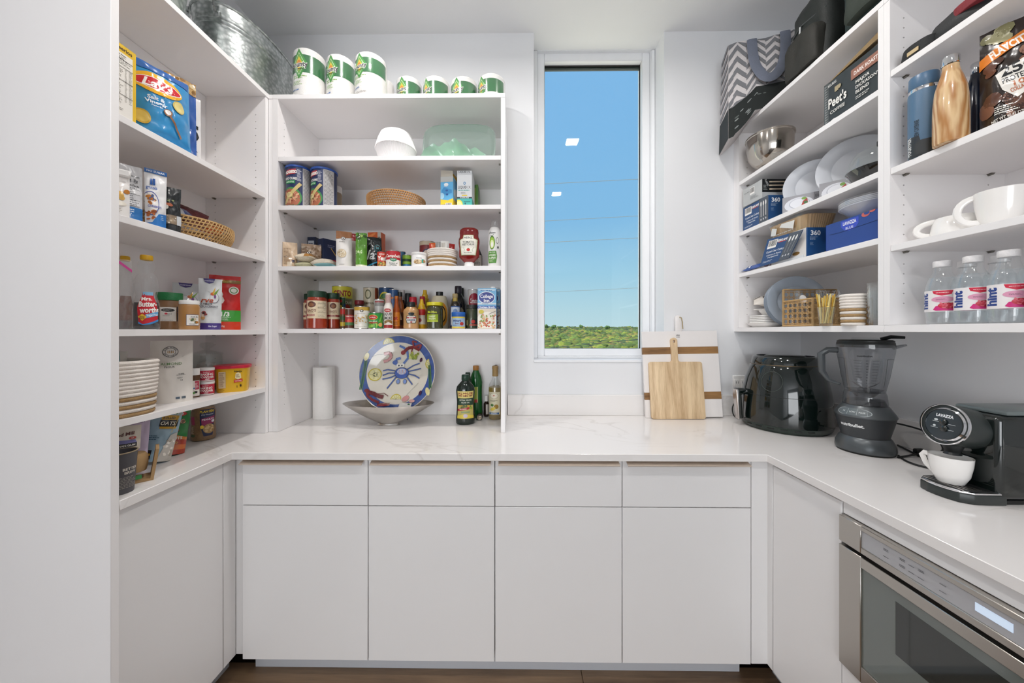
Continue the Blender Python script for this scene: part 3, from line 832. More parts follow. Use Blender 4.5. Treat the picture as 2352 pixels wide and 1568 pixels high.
# --- on top: tub and pail
def tub():
    X, Y = -1.286, 1.652; h = CAMZ+1.36-TOPZ
    t = thing('galvanised_tub', 'large oval galvanised steel tub on top of the corner shelves', 'tub', (X, Y, TOPZ+.0005))
    a, b = .14, .262; k0 = .84
    prof = [(k0*.96, 0), (k0, .006)]
    for i in range(1, 15):
        s = i/15; r = k0+(1-k0)*s
        prof.append((r, h*s))
        if i in (10, 11): prof += [(r+.012, h*s+.006), (r+.012, h*s+.01), (r+.002, h*s+.014)]
    prof.append((1., h))
    m = MB(); m.lathe(prof, 72, sx=a, sy=b, p=2.35, cap1=False)
    m.lathe([(r-.02, z) for r, z in reversed(prof[1:])]+[(.001, .008)], 72, sx=a, sy=b, p=2.35, cap0=False, cap1=False)
    m.build('tub_wall', GALV, t)
    N = 72; pts = []
    for k in range(N):
        an = 2*PI*k/N; c, d = math.cos(an), math.sin(an); f = (abs(c)**2.35+abs(d)**2.35)**(-1/2.35); pts.append((a*f*c, b*f*d, h))
    MB().tube(pts, .0055, 8, closed=True, up=(0, 0, 1)).build('rolled_rim', GALV, t)
    for sy in (-1, 1):
        yy_ = sy*(b+.004); hd = MB()
        hd.tube([(-.06, yy_, h-.05), (-.062, yy_+sy*.012, h-.045), (-.05, yy_+sy*.0, h+.03), (0, yy_-sy*.01, h+.06), (.05, yy_, h+.03), (.062, yy_+sy*.012, h-.045), (.06, yy_, h-.05)] if sy < 0 else
                [(-.06, yy_, h-.1), (-.06, yy_+.006, h-.11), (0, yy_+.006, h-.13), (.06, yy_+.006, h-.11), (.06, yy_, h-.1)], .0035, 7)
        hd.build('wire_handle', pm('handle_wire', '8b8f8e', .35, 1.), t)
        for x in (-.06, .06): B(x-.012, x+.012, yy_-.003*sy-.002, yy_-.003*sy+.002, h-.075, h-.03, .001).build('handle_ear', GALV, t)
tub()
def pail():
    X, Y, R, h = -1.287, 1.165, .128, .27
    t = thing('galvanised_pail', 'round galvanised steel pail on top of the shelves beside the oval tub', 'pail', (X, Y, TOPZ+.0005))
    prof = [(R*.78, 0), (R*.8, .005), (R*.9, h*.5), (R*.915, h*.52), (R*.9, h*.54), (R, h)]
    m = MB(); m.lathe(prof, 48, cap1=False); m.lathe([(r-.003, z) for r, z in reversed(prof[1:])]+[(.001, .007)], 48, cap0=False, cap1=False)
    m.build('pail_wall', GALV, t)
    MB().tube([(R*math.cos(2*PI*k/48), R*math.sin(2*PI*k/48), h) for k in range(48)], .005, 8, closed=True, up=(0, 0, 1)).build('rolled_rim', GALV, t)
    MB().tube([(0, -R-.004, h-.03)]+[(0, -(R+.006)*math.cos(PI*k/12), h-.02+.1*math.sin(PI*k/12)) for k in range(13)]+[(0, R+.004, h-.03)], .003, 7).build('wire_bail', MATS['handle_wire'], t)
pail()
# --- shelf 1: cereal box and crisps
z = SL['1']
def art_cereal(P):
    P.r(0, 0, 1, 1, 'e7bd2b'); P.r(.1, .0, .88, .885, 'eeeae3')
    P.t('Cheerios', .5, .945, .05, '4b3214', w=.92, bold=.03)
    P.t('Nutrition Facts', .12, .855, .022, '222222', w=.6, al='l')
    P.fine(.12, .72, .86, .835, 6, '55504b', 3, 1., .3); P.r(.1, .79, .88, .796, '333333')
    P.t('Calories', .12, .7, .022, '222222', al='l', w=.4)
    P.fine(.12, .08, .55, .68, 30, '77716b', 4, 1., .3); P.fine(.6, .22, .68, .68, 24, '8a847d', 5, 1., .3); P.fine(.74, .22, .86, .68, 24, '8a847d', 6, 1., .3)
    for y in (.685, .5, .3): P.r(.1, y, .88, y+.006, '3a3733')
yc = spotX(312, LX-.008)
carton('cereal_box', 'yellow cereal box with its nutrition panel turned outward beside the tall panel', LX-.008-.1, yc-.0375, z, .2, .075, .212, 'e5b92a', {'right': art_cereal}, cat='box')
def art_lays(P):
    P.r(.02, .9, .98, 1, '2f66b0'); P.e(.36, .74, .42, .135, 'f0b31d', 32); P.e(.36, .735, .4, .08, 'f4f0ea', 32); P.e(.36, .735, .385, .07, 'cf1f2a', 32)
    P.t("Lay's", .34, .735, .1, 'ffffff', w=.62, bold=.03, shear=.25)
    P.t('Salt &', .3, .55, .045, 'e8f3fa', bold=.03); P.t('Vinegar', .3, .495, .045, 'e8f3fa', bold=.03, w=.5); P.t('Flavored', .3, .45, .02, 'e8f3fa')
    P.e(.7, .56, .13, .075, 'd6c069', 20, -.4); P.e(.71, .56, .11, .06, 'e6d58a', 20, -.4)
    P.e(.08, .28, .13, .09, 'd2b04c', 20, .3); P.e(.08, .28, .1, .07, 'e0c56c', 20, .3)
    P.stroke([(.5, .4), (.62, .3), (.75, .17)], .006, '9a6a4a'); P.e(.48, .42, .075, .045, '9a6a4a', 16, -.7); P.e(.48, .425, .055, .03, 'f2efec', 16, -.7)
    P.poly([(0, 0), (1, 0), (1, .12), (.5, .16), (0, .1)], '2e86c2')
y0 = spotX(388, LX-.05)
fpouch('crisp_bag', 'bright blue salt and vinegar crisp bag with a red and yellow badge', 310, 438, 160, 1.165, z, .06, '2f8fcb', art_lays, dr=24, style='pillow', wr=.005, seed=3, lean=.05)
fpouch('crisp_bag', 'dark blue crisp bag with a gold inner lining behind the bright blue one', 378, 452, 176, 1.25, z, .03, '2559a8', lambda P: (P.r(.0, .84, 1, 1, 'b08a55'), P.blobs(.05, .86, .95, .98, 14, .08, .03, ['c9a36a', '8f6a3e', 'd8c29a'], 2)), dr=14, style='pillow', wr=.006, seed=5, lean=.04)
def art_five(P):
    P.t('5', .62, .5, .2, '1b1b1f', bold=.04); P.t('E', .6, .72, .1, '1b1b1f', bold=.04); P.t('K', .62, .3, .1, '1b1b1f', bold=.04); P.t('LTD', .4, .9, .06, '4a4a55', rot=-.4)
fpouch('snack_bag', 'white snack bag with black letters at the far end of the crisp shelf', 408, 462, 218, 1.32, z, .03, 'e9e7e6', art_five, dr=10, style='pillow', wr=.006, seed=8, lean=.03)
# --- shelf 2: snack pouches and round basket
z = SL['2']
def art_chipbag(P):
    P.t('y', .45, .86, .1, 'c23a3a', bold=.03); P.blobs(.1, .4, .95, .62, 12, .16, .05, ['d99b3f', 'e2b35c', 'c07a2c', 'ecc983'], 4)
    P.e(.5, .3, .4, .06, 'efe9dc', 20); P.fine(.3, .1, .8, .2, 3, 'b9b2a8', 5)
ya = spotX(272, LX-.012)
fpouch('snack_bag', 'white snack bag with golden chip pictures and a white clip beside the tall panel', 232, 298, 390, 1.01, z, .03, 'ece9e6', art_chipbag, wr=.005, seed=11, lean=.04,
      parts=lambda t, fr: B(-.04, .03, -.01, .01, .128, .15, .004).build('bag_clip', WHITEP, t))
def art_grey(P):
    P.t('ways to sweeten snack', .5, .83, .025, '55565a', w=.8); 
    for x in (.25, .5, .75): P.t('2g', x, .76, .04, '4a4b50'); P.r(x-.08, .715, x+.08, .72, '4a4b50')
    P.t('Nutrition Facts', .5, .67, .035, '2c2c30', w=.75); facts(P, .15, .33, .9, .64, 5, 'dedee0', '5a5a5e', 9)
    P.r(0, 0, 1, .3, '2d73b6'); P.fine(.1, .04, .8, .27, 7, 'dfeaf4', 6)
fpouch('snack_pouch', 'grey white snack pouch with nutrition panel and blue base', 262, 327, 379, 1.08, z, .026, 'd8d8da', art_grey, dr=6, wr=.005, seed=12)
def art_granola(P):
    P.r(0, .93, 1, 1, '2c62a4'); P.t('NO SUGAR', .5, .965, .03, 'e8eef5', w=.8); P.t('il', .35, .79, .1, '2459a5', bold=.05); P.t('granola', .3, .69, .055, '2459a5', w=.5, bold=.02)
    P.e(.25, .42, .38, .2, '3d4fa0', 30); P.e(.24, .42, .36, .185, 'ece9e6', 30); P.blobs(.1, .42, .42, .55, 12, .07, .03, ['c8813a', '8a5a2c', '53618c', 'b06a30'], 3)
    P.t('CINNAMON', .42, .37, .04, '5a5fa8', w=.6); P.blobs(.1, .15, .4, .3, 12, .07, .03, ['b5622e', '8f4a22', 'd08a4a'], 5)
    P.poly([(0, 0), (1, 0), (1, .27), (.6, .25), (.3, .1), (0, .08)], '2c73bb'); P.fine(.7, .15, .92, .24, 3, '9fc4e4', 8)
fpouch('granola_pouch', 'white and blue granola pouch standing between the grey pouch and the black pouch', 332, 382, 391, 1.128, z, .024, 'e9e9ea', art_granola, dr=8, wr=.004, seed=14, taper=.05)
def art_nuts(P):
    P.r(.02, .18, .75, .38, '8f7d68'); P.blobs(.06, .2, .7, .36, 26, .06, .022, ['c9b79c', 'a08c72', '6f5f4c', 'e0d2bc'], 4); P.r(.75, .17, 1, .38, 'c9cdd0')
    P.e(.35, .6, .2, .035, 'b5684a', 16, -.15); P.e(.1, .62, .12, .025, 'a85c42', 14, .2); P.e(.2, .54, .1, .045, 'c9c6bc', 12); P.e(.3, .68, .06, .02, '7a8a4a', 10, .4); P.e(.55, .7, .07, .02, '7f8a52', 10, .2)
fpouch('snack_pouch', 'black nut mix pouch with a clear window low on its front', 372, 416, 431, 1.168, z, .026, '24282a', art_nuts, dr=5, wr=.004, seed=16, waist=.08)
yb_ = 1.318
coil_basket('round_basket', 'wide round honey rattan basket full of snack packets on the pouch shelf', -1.292, yb_+.012, z+.0005, .11, .13, .085, 7, RATTAN, sx=1., sy=1.2, ties=76, prof=lambda s: .112+.022*math.sin(min(1, s*1.1)*PI*.62))
packet('snack_packet', 'navy and silver foil packet lying in the round rattan basket', -1.27, 1.262, z+.095, .12, .11, .03, '22355e', lambda P: (P.r(.55, 0, .75, 1, 'b9bfc8'), P.r(.75, .0, 1, 1, '2f4f90')), rot=(math.radians(-62), 0, math.radians(60)), seed=2)
packet('snack_packet', 'dark red packet leaning in the round rattan basket', -1.3, 1.345, z+.085, .1, .11, .02, '5c1a22', None, rot=(math.radians(-40), .3, math.radians(50)), seed=3)
packet('snack_packet', 'orange and red packet at the rim of the round rattan basket', -1.285, 1.42, z+.075, .08, .08, .02, 'd0562c', lambda P: P.blobs(.1, .2, .9, .9, 8, .18, .12, ['e98a3a', 'c2303a', 'f0b070'], 2), rot=(math.radians(-50), .2, math.radians(30)), seed=4)
# --- shelf 3: syrup, nut butter, baking pouches
z = SL['3']
SYRUP = pm('dark_syrup', '1d0f0b', .15); YCAP = paint('e0ae1c', .35)
SYR = [(.86, 0), (.98, .02), (1., .05), (1., .26), (.93, .36), (.8, .42), (.74, .46), (.86, .55), (.9, .6), (.84, .67), (.66, .73), (.52, .755), (.5, .77), (.62, .82), (.66, .86), (.58, .91), (.42, .935), (.4, .95)]
def art_syrup(P):
    P.poly([(.12, .08), (.3, 0), (.6, .06), (.95, .16), (.92, .62), (.8, 1), (.25, 1), (.05, .55)], 'c8202f')
    P.poly([(.25, .9), (.8, .9), (.8, 1), (.25, 1)], '8fc4e2')
    P.t('Mrs.', .45, .8, .11, 'f6f2ec', bold=.03, rot=.06); P.t('Butter-', .5, .64, .16, 'f6f2ec', w=.8, bold=.04, rot=.06, shear=.15); P.t('worths', .57, .46, .16, 'f6f2ec', w=.8, bold=.04, rot=.06, shear=.15)
    P.poly([(.4, .2), (.95, .3), (.95, .42), (.4, .32)], '66a9d8'); P.t('Sugar Free', .68, .31, .07, 'f0f4f8', w=.48, rot=.1)
    P.poly([(.1, .25), (.28, .34), (.45, .24), (.28, .12)], 'eec33a'); P.t('Thick', .27, .25, .05, '5a2a1a', w=.22); P.t('Rich', .27, .2, .05, '5a2a1a', w=.2)
    P.poly([(.12, .1), (.3, .02), (.6, .08), (.95, .18), (.95, .12), (.6, .02), (.3, -.04), (.12, .04)], '3d86c4')
def syrup(lab, l, r, top, Y, art):
    return turned('syrup_bottle', lab, l, r, top, Y, z, SYR, PETC, [('cap', [(.4, .94), (.46, .935), (.48, .945), (.48, .985), (.44, 1.), (.001, 1.)], YCAP)], [(.06, .5, 1.75, art)] if art else None, fill=(.36, SYRUP), sy=.8, twist=.1)
syrup('waisted syrup bottle with a yellow cap and a red label', 303, 369, 583, 1.112, art_syrup)
syrup('waisted syrup bottle with a yellow cap half hidden behind the zip bag', 262, 312, 586, 1.21, lambda P: P.r(.1, .15, .9, .9, '6a3a1a'))
def art_zip(P):
    P.r(0, .02, .42, .9, 'c9323f'); P.fine(.05, .3, .4, .6, 9, 'efc9c4', 3); P.t('NTS', .25, .68, .05, 'e6b85a', bold=.03); P.t('CE', .28, .8, .045, 'e6b85a', bold=.03); P.t('FOR', .2, .74, .03, 'e6b85a')
    P.poly([(0, .97), (.5, .955), (1, .82), (1, .86), (.5, 1.), (0, 1.)], 'c2378a')
fpouch('zip_bag', 'clear zip bag with a pink seal holding a red packet, in front of the syrup', 228, 304, 594, 1.0, z, .03, 'e8e6e6', art_zip, mat=FILM, wr=.006, seed=21, taper=-.03)
def art_pb(P):
    P.r(.08, .2, .8, .78, 'efece6'); P.e(.48, .66, .26, .07, '2a2a2c', 20); P.fine(.3, .63, .66, .69, 2, 'cfccc6', 2); P.t('GREAT', .5, .5, .05, '8a8a88'); P.e(.42, .51, .06, .04, 'd84a5a', 12)
    P.fine(.3, .4, .7, .46, 2, 'b0aca6', 3); P.fine(.12, .25, .2, .6, 10, 'a8a49e', 5); P.fine(.25, .225, .75, .25, 1, '55524e', 6)
    P.r(.82, .2, 1, .82, '2c2326'); P.blobs(.84, .25, .98, .78, 7, .04, .03, ['b5384a', '8a2a3a'], 3)
turned('nut_butter_jar', 'squat jar of brown spread with a wide green lid', 357, 421, 671, 1.272, z, [(.88, 0), (.96, .02), (.97, .06), (.95, .08), (.97, .12), (.97, .72), (.9, .78), (.88, .8)], pm('almond_butter', '8f6a48', .35, var=.2, scale=60, coat=.4),
       [('lid', [(.96, .79), (1., .8), (1., .985), (.97, 1.), (.001, 1.)], pm('green_lid', '1f7a43', .45, bump=.3, bscale=200))], [(.1, .74, 1.95, art_pb)], cat='jar', twist=-.1)
def art_pb2(P):
    P.r(.35, .12, 1, .62, '3c3f6a'); P.r(.37, .14, 1, .6, 'eeebe6'); P.t('South Ban', .75, .52, .06, '33333a', w=.4, shear=.2); P.blobs(.45, .25, .9, .42, 10, .07, .06, ['8a9a6a', 'c09a5a', 'b8762e', 'd8c8a8', '5a6a4a'], 3); P.fine(.5, .16, .95, .22, 2, '66635e', 2)
turned('nut_butter_jar', 'small jar of tan spread with a white lid', 409, 460, 689, 1.245, z, [(.9, 0), (.97, .02), (1., .08), (.97, .1), (1., .13), (1., .78), (.93, .84), (.9, .87)], pm('peanut_butter', 'b0804a', .3, var=.1, scale=30, coat=.5),
       [('lid', [(.9, .86), (.95, .87), (.95, .985), (.92, 1.), (.001, 1.)], WHITEP)], [(.05, .8, 1.9, art_pb2)], cat='jar')
def art_swerve(P):
    P.r(0, 0, 1, .13, '4a3a86'); P.t('like Sugar', .6, .07, .03, 'e0dcf0', w=.4); P.poly([(.2, 1), (.7, 1), (.64, .93), (.45, .9), (.26, .93)], '3f3578'); P.t('SWEETENER', .45, .955, .022, 'd8d4ec', w=.4)
    P.e(.68, .62, .2, .1, '8a8a92', 24); P.e(.67, .625, .185, .09, 'dfe2e4', 24)
    P.e(.6, .7, .1, .035, 'c05a2a', 14, -.6); P.poly([(.62, .7), (.9, .82), (.7, .66)], '6f9a3a'); P.poly([(.58, .72), (.72, .84), (.66, .68)], 'd8a83a'); P.line((.5, .73), (.38, .74), .001, '44444a'); P.e(.7, .65, .05, .04, '7a4a86', 10)
    P.t('rve', .35, .58, .1, 'b0492c', bold=.02, shear=.3); P.t('ULTIMATE', .3, .5, .035, '3c3c44', w=.55); P.t('REPLACEMENT', .42, .45, .04, '6b6b74', w=.85)
    P.blobs(.15, .22, .3, .34, 5, .08, .03, ['cfa06a', 'e8d8c4', '8a4a4a'], 2); P.e(.2, .32, .05, .025, '3c2a2a', 10)
fpouch('sweetener_pouch', 'pale grey sweetener pouch with a bird emblem, in front of its twin', 457, 509, 640, 1.355, z, .035, 'd9dddf', art_swerve, wr=.003, seed=23, taper=.05)
fpouch('sweetener_pouch', 'pale grey sweetener pouch with a bird emblem half hidden behind the tan spread', 396, 462, 650, 1.4, z, .035, 'd3d8da', art_swerve, wr=.003, seed=24, lean=.03)
def art_red(P):
    P.r(0, .86, 1, .92, '8a6a2c'); P.t('REAL TASTE', .45, .89, .035, 'c9a95c', w=.5); P.e(.22, .75, .15, .06, '3f9a3c', 16); P.t('VE', .22, .75, .05, 'e8f2e4'); P.e(.78, .73, .17, .075, 'e8e6dc', 20); P.e(.78, .73, .13, .055, '5a8a4a', 20); P.e(.78, .73, .1, .04, 'e8e6dc', 16)
    P.t('PB', .1, .6, .24, 'f3ece6', bold=.05, w=.75); P.t('WATER', .12, .47, .05, '2a1a1a', w=.4, al='c')
    P.r(0, .15, 1, .36, '3f9a3a'); P.t('1/3', .5, .29, .08, 'f4f6ee', bold=.04); P.fine(.3, .17, .72, .24, 4, 'd9ecd2', 2)
    P.r(0, 0, 1, .15, 'cf3a1c'); P.t('5 oz 150g', .3, .07, .03, 'f0cfc0', w=.5)
fpouch('baking_pouch', 'red pouch with a green band standing against the far panel', 480, 553, 633, 1.465, z, .045, 'c5221f', art_red, wr=.004, seed=26, waist=.05)
# --- shelf 4: rope basket, flour, cans, tub
z = SL['4']
rope_basket('rope_basket', 'large white rope basket with jute stripes at its base, filled with bags', -1.283, 1.041, z+.0005, .128, .14, .168, 14, (0, 2, 4), sx=1., sy=.72, p=2.6)
packet('food_packet', 'teal blue food bag stuffed into the large rope basket', -1.24, 1.002, z+.05, .1, .15, .05, '5f9aa0', lambda P: P.poly([(0, .2), (1, .5), (1, .8), (0, .6)], '8fb9bb'), rot=(math.radians(-14), 0, math.radians(60)), seed=31)
packet('food_packet', 'white food bag with a yellow corner stuffed into the large rope basket', -1.31, 1.062, z+.05, .1, .15, .045, 'd9d6d0', lambda P: (P.r(0, .0, 1, .62, 'd2bd33'), P.poly([(.0, .3), (.6, .55), (.5, .75), (0, .6)], 'c7cbc8')), rot=(math.radians(-10), .12, math.radians(60)), seed=32)
def art_king(P):
    P.e(.46, .82, .185, .088, '2a2a2c', 36); P.e(.46, .82, .17, .081, 'e6e2dc', 36); P.e(.46, .82, .125, .06, '2a2a2c', 32); P.e(.46, .82, .115, .055, 'e6e2dc', 32)
    for i, ch in enumerate('KING ARTHUR'):
        a = math.radians(160-140*i/10); P.t(ch, .46+.147*math.cos(a), .82+.0705*math.sin(a), .018, '2a2a2c', rot=a-PI/2); P.o -= P.st
    for i, ch in enumerate('BAKING COMPANY'):
        a = math.radians(200+140*i/13); P.t(ch, .46+.147*math.cos(a), .82+.0705*math.sin(a), .015, '2a2a2c', rot=a+PI/2); P.o -= P.st
    P.r(.38, .795, .54, .81, '2a2a2c')
    for x in (.39, .43, .47, .51): P.poly([(x, .81), (x+.025, .81), (x+.0125, .85)], '2a2a2c'); P.r(x+.006, .8, x+.02, .83, 'c08a2e')
    P.t('ALMOND', .48, .63, .042, '6f8f5f', w=.5, bold=.01); P.t('FLOUR', .44, .58, .028, '4a4a48', w=.3)
    P.t('SUPER', .72, .46, .018, '4a4a48'); P.fine(.6, .435, .84, .45, 1, '6a6a68', 2); P.fine(.62, .38, .82, .41, 2, '77756f', 3); P.t('24', .72, .36, .022, '4a4a48')
    P.r(.58, .06, .68, .095, '4a5a6a'); P.r(.72, .06, .82, .095, '55606a')
X_, Y_ = -1.232, 1.255
fpouch('flour_pouch', 'tall cream flour pouch with a round crown emblem beside the rope basket', 345, 443, 782, 1.235, z, .05, 'e3ded7', art_king, wr=.003, seed=33, gloss=False)
def art_sjar(P):
    P.r(0, .02, 1, .8, 'e9e4dd'); P.r(.55, .35, .95, .78, 'b5304a'); P.e(.62, .22, .16, .06, '2c2624', 12); P.blobs(.1, .1, .5, .6, 6, .1, .05, ['5a9a4a', 'd07a3a', '3a6aa0'], 2); P.fine(.55, .4, .9, .7, 5, 'f0d8dc', 3)
turned('spread_jar', 'small brown spread jar with a white lid half behind the flour pouch', 432, 460, 845, 1.335, z, [(.95, 0), (1, .03), (1, .72), (.9, .78)], paint('5a3a20', .25), [('lid', [(.92, .77), (.94, .78), (.94, .99), (.9, 1.), (.001, 1.)], WHITEP)], [(.03, .72, 2., art_sjar)], cat='jar')
def art_bp(P):
    P.r(0, 0, 1, 1, 'c22a45'); P.r(0, .0, 1, .1, 'e8e4e0'); P.t('Rumford', .45, .87, .09, 'f2e8e4', w=.4); P.t('BAKING', .48, .66, .2, 'f6f0ec', w=.72, bold=.03); P.t('POWDER', .48, .4, .2, 'f6f0ec', w=.8, bold=.03); P.e(.5, .2, .12, .06, 'e0b8bc', 12)
X, R_, h_ = cfit(457, 493, 850, 1.385, z)
for i, lab in enumerate(('red baking powder can at the bottom of the stack of two', 'red baking powder can on top of the stack of two')):
    hh = .0545
    t = thing('baking_powder_can', lab, 'can', (X, 1.385, z+.0005+i*(hh+.0005)))
    MB().lathe([(R_-.001, 0), (R_, .002), (R_, hh-.01)], 32).build('body', paint('c22a45', .35), t)
    MB().lathe([(R_+.0005, hh-.0105), (R_+.001, hh-.009), (R_+.001, hh-.001), (R_-.001, hh), (.001, hh)], 32).build('lid', WHITEP, t)
    cyl_print(t, R_, phi_cam(X, 1.385)-.1+.15*i, R_*2.5, hh-.012, .001, art_bp)
def cookie_jar():
    X, R, h = cfit(444, 522, 782, 1.49, z); R = .055; X = -1.366; h = .21
    t = thing('glass_jar', 'wide clear glass canister with a knobbed glass lid behind the baking powder', 'jar', (X, 1.5, z))
    pr = [(R*.95, 0), (R, .006), (R, h*.68), (R*.96, h*.71), (R*.97, h*.73)]
    m = MB(); m.lathe(pr, 40, cap1=False); m.lathe([(r-.004, b+.004) for r, b in reversed(pr)], 40, cap0=False); m.build('canister', GLASS, t)
    MB().lathe([(R*.9, h*.735), (R*1.02, h*.735), (R*1.03, h*.755), (R*.95, h*.775), (R*.4, h*.82), (.012, h*.84), (.01, h*.86), (.022, h*.9), (.028, h*.94), (.02, h*.985), (.001, h)], 40).build('lid', GLASS, t)
    c = MB(); c.lathe([(R*.82, .01), (R*.86, .03), (R*.8, h*.35), (R*.5, h*.55), (.001, h*.6)], 24, fold=lambda k, i, r: r*(1+.12*math.sin(k*2.3+i*1.7))); c.build('contents', pm('crinkled_wrap', 'b9b6b2', .5, var=.3, scale=40, bump=.6, bscale=60), t)
cookie_jar()
def art_nestle(P):
    P.r(.1, .2, .32, .92, 'cdb894'); P.fine(.12, .25, .3, .88, 14, '7a5a3a', 2); P.t('Nestle', .72, .92, .07, '2c2a1c', w=.24, bold=.03); P.poly([(.62, .62), (.64, .82), (.72, .88), (.8, .82), (.82, .62), (.72, .55)], 'eee0b0'); P.fine(.65, .64, .8, .8, 4, '4a2a1a', 3)
    P.poly([(.58, .42), (.86, .46), (.86, .58), (.58, .54)], 'cf2a2a'); P.t('COOKIE', .72, .5, .06, 'f3dccc', w=.22); P.t('2', .68, .25, .08, '3c2a10'); P.e(.8, .28, .03, .06, '3c2a10', 10); P.fine(.12, .05, .32, .16, 3, '9a7a1a', 4)
def nestle():
    X, Y, h = -1.234, 1.482, .112
    t = thing('food_tub', 'yellow plastic tub with a red lid against the far panel', 'tub', (X, Y, z), rz=face_cam(X, Y)-.1)
    a = .061
    pr = [(.86, 0), (.88, .004), (.97, h*.88), (.98, h*.9)]
    MB().lathe([(r*a, b) for r, b in pr], 48, p=3.4).build('body', paint('e4b51e', .3), t)
    MB().lathe([(a*.97, h*.9), (a*1.05, h*.9), (a*1.05, h*.985), (a*1.02, h), (.001, h)], 48, p=3.4).build('lid', paint('c3203a', .35), t)
    P = Print(flatS((0, -a*.885, 0), (1, 0, 0), (0, -.1*a/h*1.05, 1)), a*1.7, h*.86, off=.001); art_nestle(P); P.build(t)
nestle()
# --- worktop under the left unit
z = CT+.0005
def art_planters(P):
    P.poly([(.38, 1), (.95, 1), (.95, .75), (.8, .1), (.5, .1), (.38, .5)], '242c4e'); P.t('PLANTERS', .64, .93, .075, 'e6c93a', w=.52, bold=.03); P.t('Dry Roasted', .64, .83, .045, 'b8bccc', w=.44, shear=.3); P.poly([(.42, .7), (.9, .76), (.88, .5), (.44, .45)], '96285a'); P.t('PEANUTS', .66, .66, .055, 'f0e4ec', w=.42, bold=.03)
    P.e(.68, .34, .2, .16, 'b89462', 20); P.blobs(.52, .24, .82, .44, 14, .06, .035, ['c9a46e', 'a9824e', 'd8ba86'], 3); P.e(.83, .58, .07, .045, 'e6e6ec', 14); P.e(.45, .42, .06, .06, 'e8c83a', 12)
    P.r(.04, .5, .2, .78, 'a83a5e'); P.fine(.05, .2, .2, .45, 6, 'cfc0a8', 3); P.r(.05, .1, .22, .18, '4a5a3a')
turned('peanut_jar', 'waisted jar of roasted peanuts with a blue and magenta wrap on the worktop corner', 437, 497, 930, 1.478, z, [(.86, 0), (.97, .02), (1., .08), (.98, .3), (.93, .5), (.97, .68), (.98, .85), (.9, .93), (.85, 1.), (.001, 1.)], pm('peanuts', '8a6a48', .4, var=.5, scale=120, coat=.6), [], [(.05, .95, 2.3, art_planters)], cat='jar')
def art_gnuts(P):
    P.poly([(0, .0), (1, 0), (1, .3), (0, .42)], 'b03a24'); P.poly([(0, .42), (1, .3), (1, .36), (0, .5)], 'cf7a2c'); P.poly([(0, .12), (1, .1), (1, .2), (0, .26)], 'cf6a2c')
    P.t('PEANUTS', .4, .36, .06, 'f0e6d2', w=.8, bold=.03); P.t('SALTED', .4, .26, .045, 'e8b85a', w=.6); P.blobs(.0, .52, .75, .8, 22, .11, .035, ['a8784a', '8a5c34', 'c99a66', '70452a'], 4, shade='3a2a1a'); P.e(.55, .9, .3, .05, 'c2302c', 16); P.t('Brand', .55, .9, .04, 'f4ece6')
fpouch('nut_bag', 'green and orange nut bag leaning on the worktop beside the blue oat bag', 366, 424, 942, 1.285, z+.0035, .04, '1f7a34', art_gnuts, wr=.005, seed=41, lean=.1, roll=.12)
def art_oats(P):
    P.r(.35, .62, .9, .88, 'd0a02c'); P.r(.32, .66, .92, .79, '1f2022'); P.t('OATS', .6, .725, .07, 'eae4d0', w=.5, bold=.02, shear=.2); P.t('ROLLED', .6, .83, .045, '2a2a20', w=.4, bold=.02); P.e(.8, .93, .08, .04, 'e9efe4', 12); P.e(.8, .93, .06, .03, '4a8a5a', 12)
    P.poly([(.5, 0), (1, 0), (1, .55), (.78, .5)], 'c2bdb4'); P.blobs(.66, .1, .95, .4, 20, .05, .02, ['d8d2c6', 'b0a898', 'efeae0'], 3); P.fine(.1, .4, .5, .5, 3, '4a6a7c', 4); P.r(.1, .05, .3, .22, '1f2022'); P.r(.12, .12, .28, .16, 'd0a02c'); P.stroke([(.78, .55), (.98, 1)], .002, 'c8b070')
fpouch('oat_bag', 'sky blue oat bag with a clear corner leaning beside the lilac pouch', 318, 392, 942, 1.205, z+.007, .045, '9fbccb', art_oats, wr=.005, seed=43, lean=.12, roll=.2)
def art_lilac(P): P.fine(.3, .87, .9, .91, 1, '7a6a8a', 2)
fpouch('baking_pouch', 'lilac pouch standing behind the cream gum pouch on the worktop', 258, 336, 958, 1.12, z+.0015, .035, 'c9bad2', art_lilac, wr=.004, seed=44, lean=.05, roll=.06, gloss=False)
def art_mill(P):
    P.t("Bob's", .2, .82, .05, '4a2a24', w=.3, shear=.2); P.t('Red Mill', .55, .68, .13, '5a2a24', w=.8, bold=.03, shear=.15, rot=.1); P.e(.78, .5, .1, .06, 'b8403a', 16); P.t('GF', .78, .5, .05, 'f0dcd6'); P.poly([(.3, .3), (.9, .3), (.85, .42), (.4, .45)], '7a78b0'); P.r(.1, .14, .9, .3, '232325'); P.t('XANTHAN GUM', .5, .22, .075, 'e4e0d6', w=.75)
fpouch('gum_pouch', 'cream pouch with dark red lettering and a black band on the worktop', 232, 322, 980, 1.055, z+.096, .03, 'ddd5c6', art_mill, wr=.003, seed=45, lean=.03, roll=.04, gloss=False)
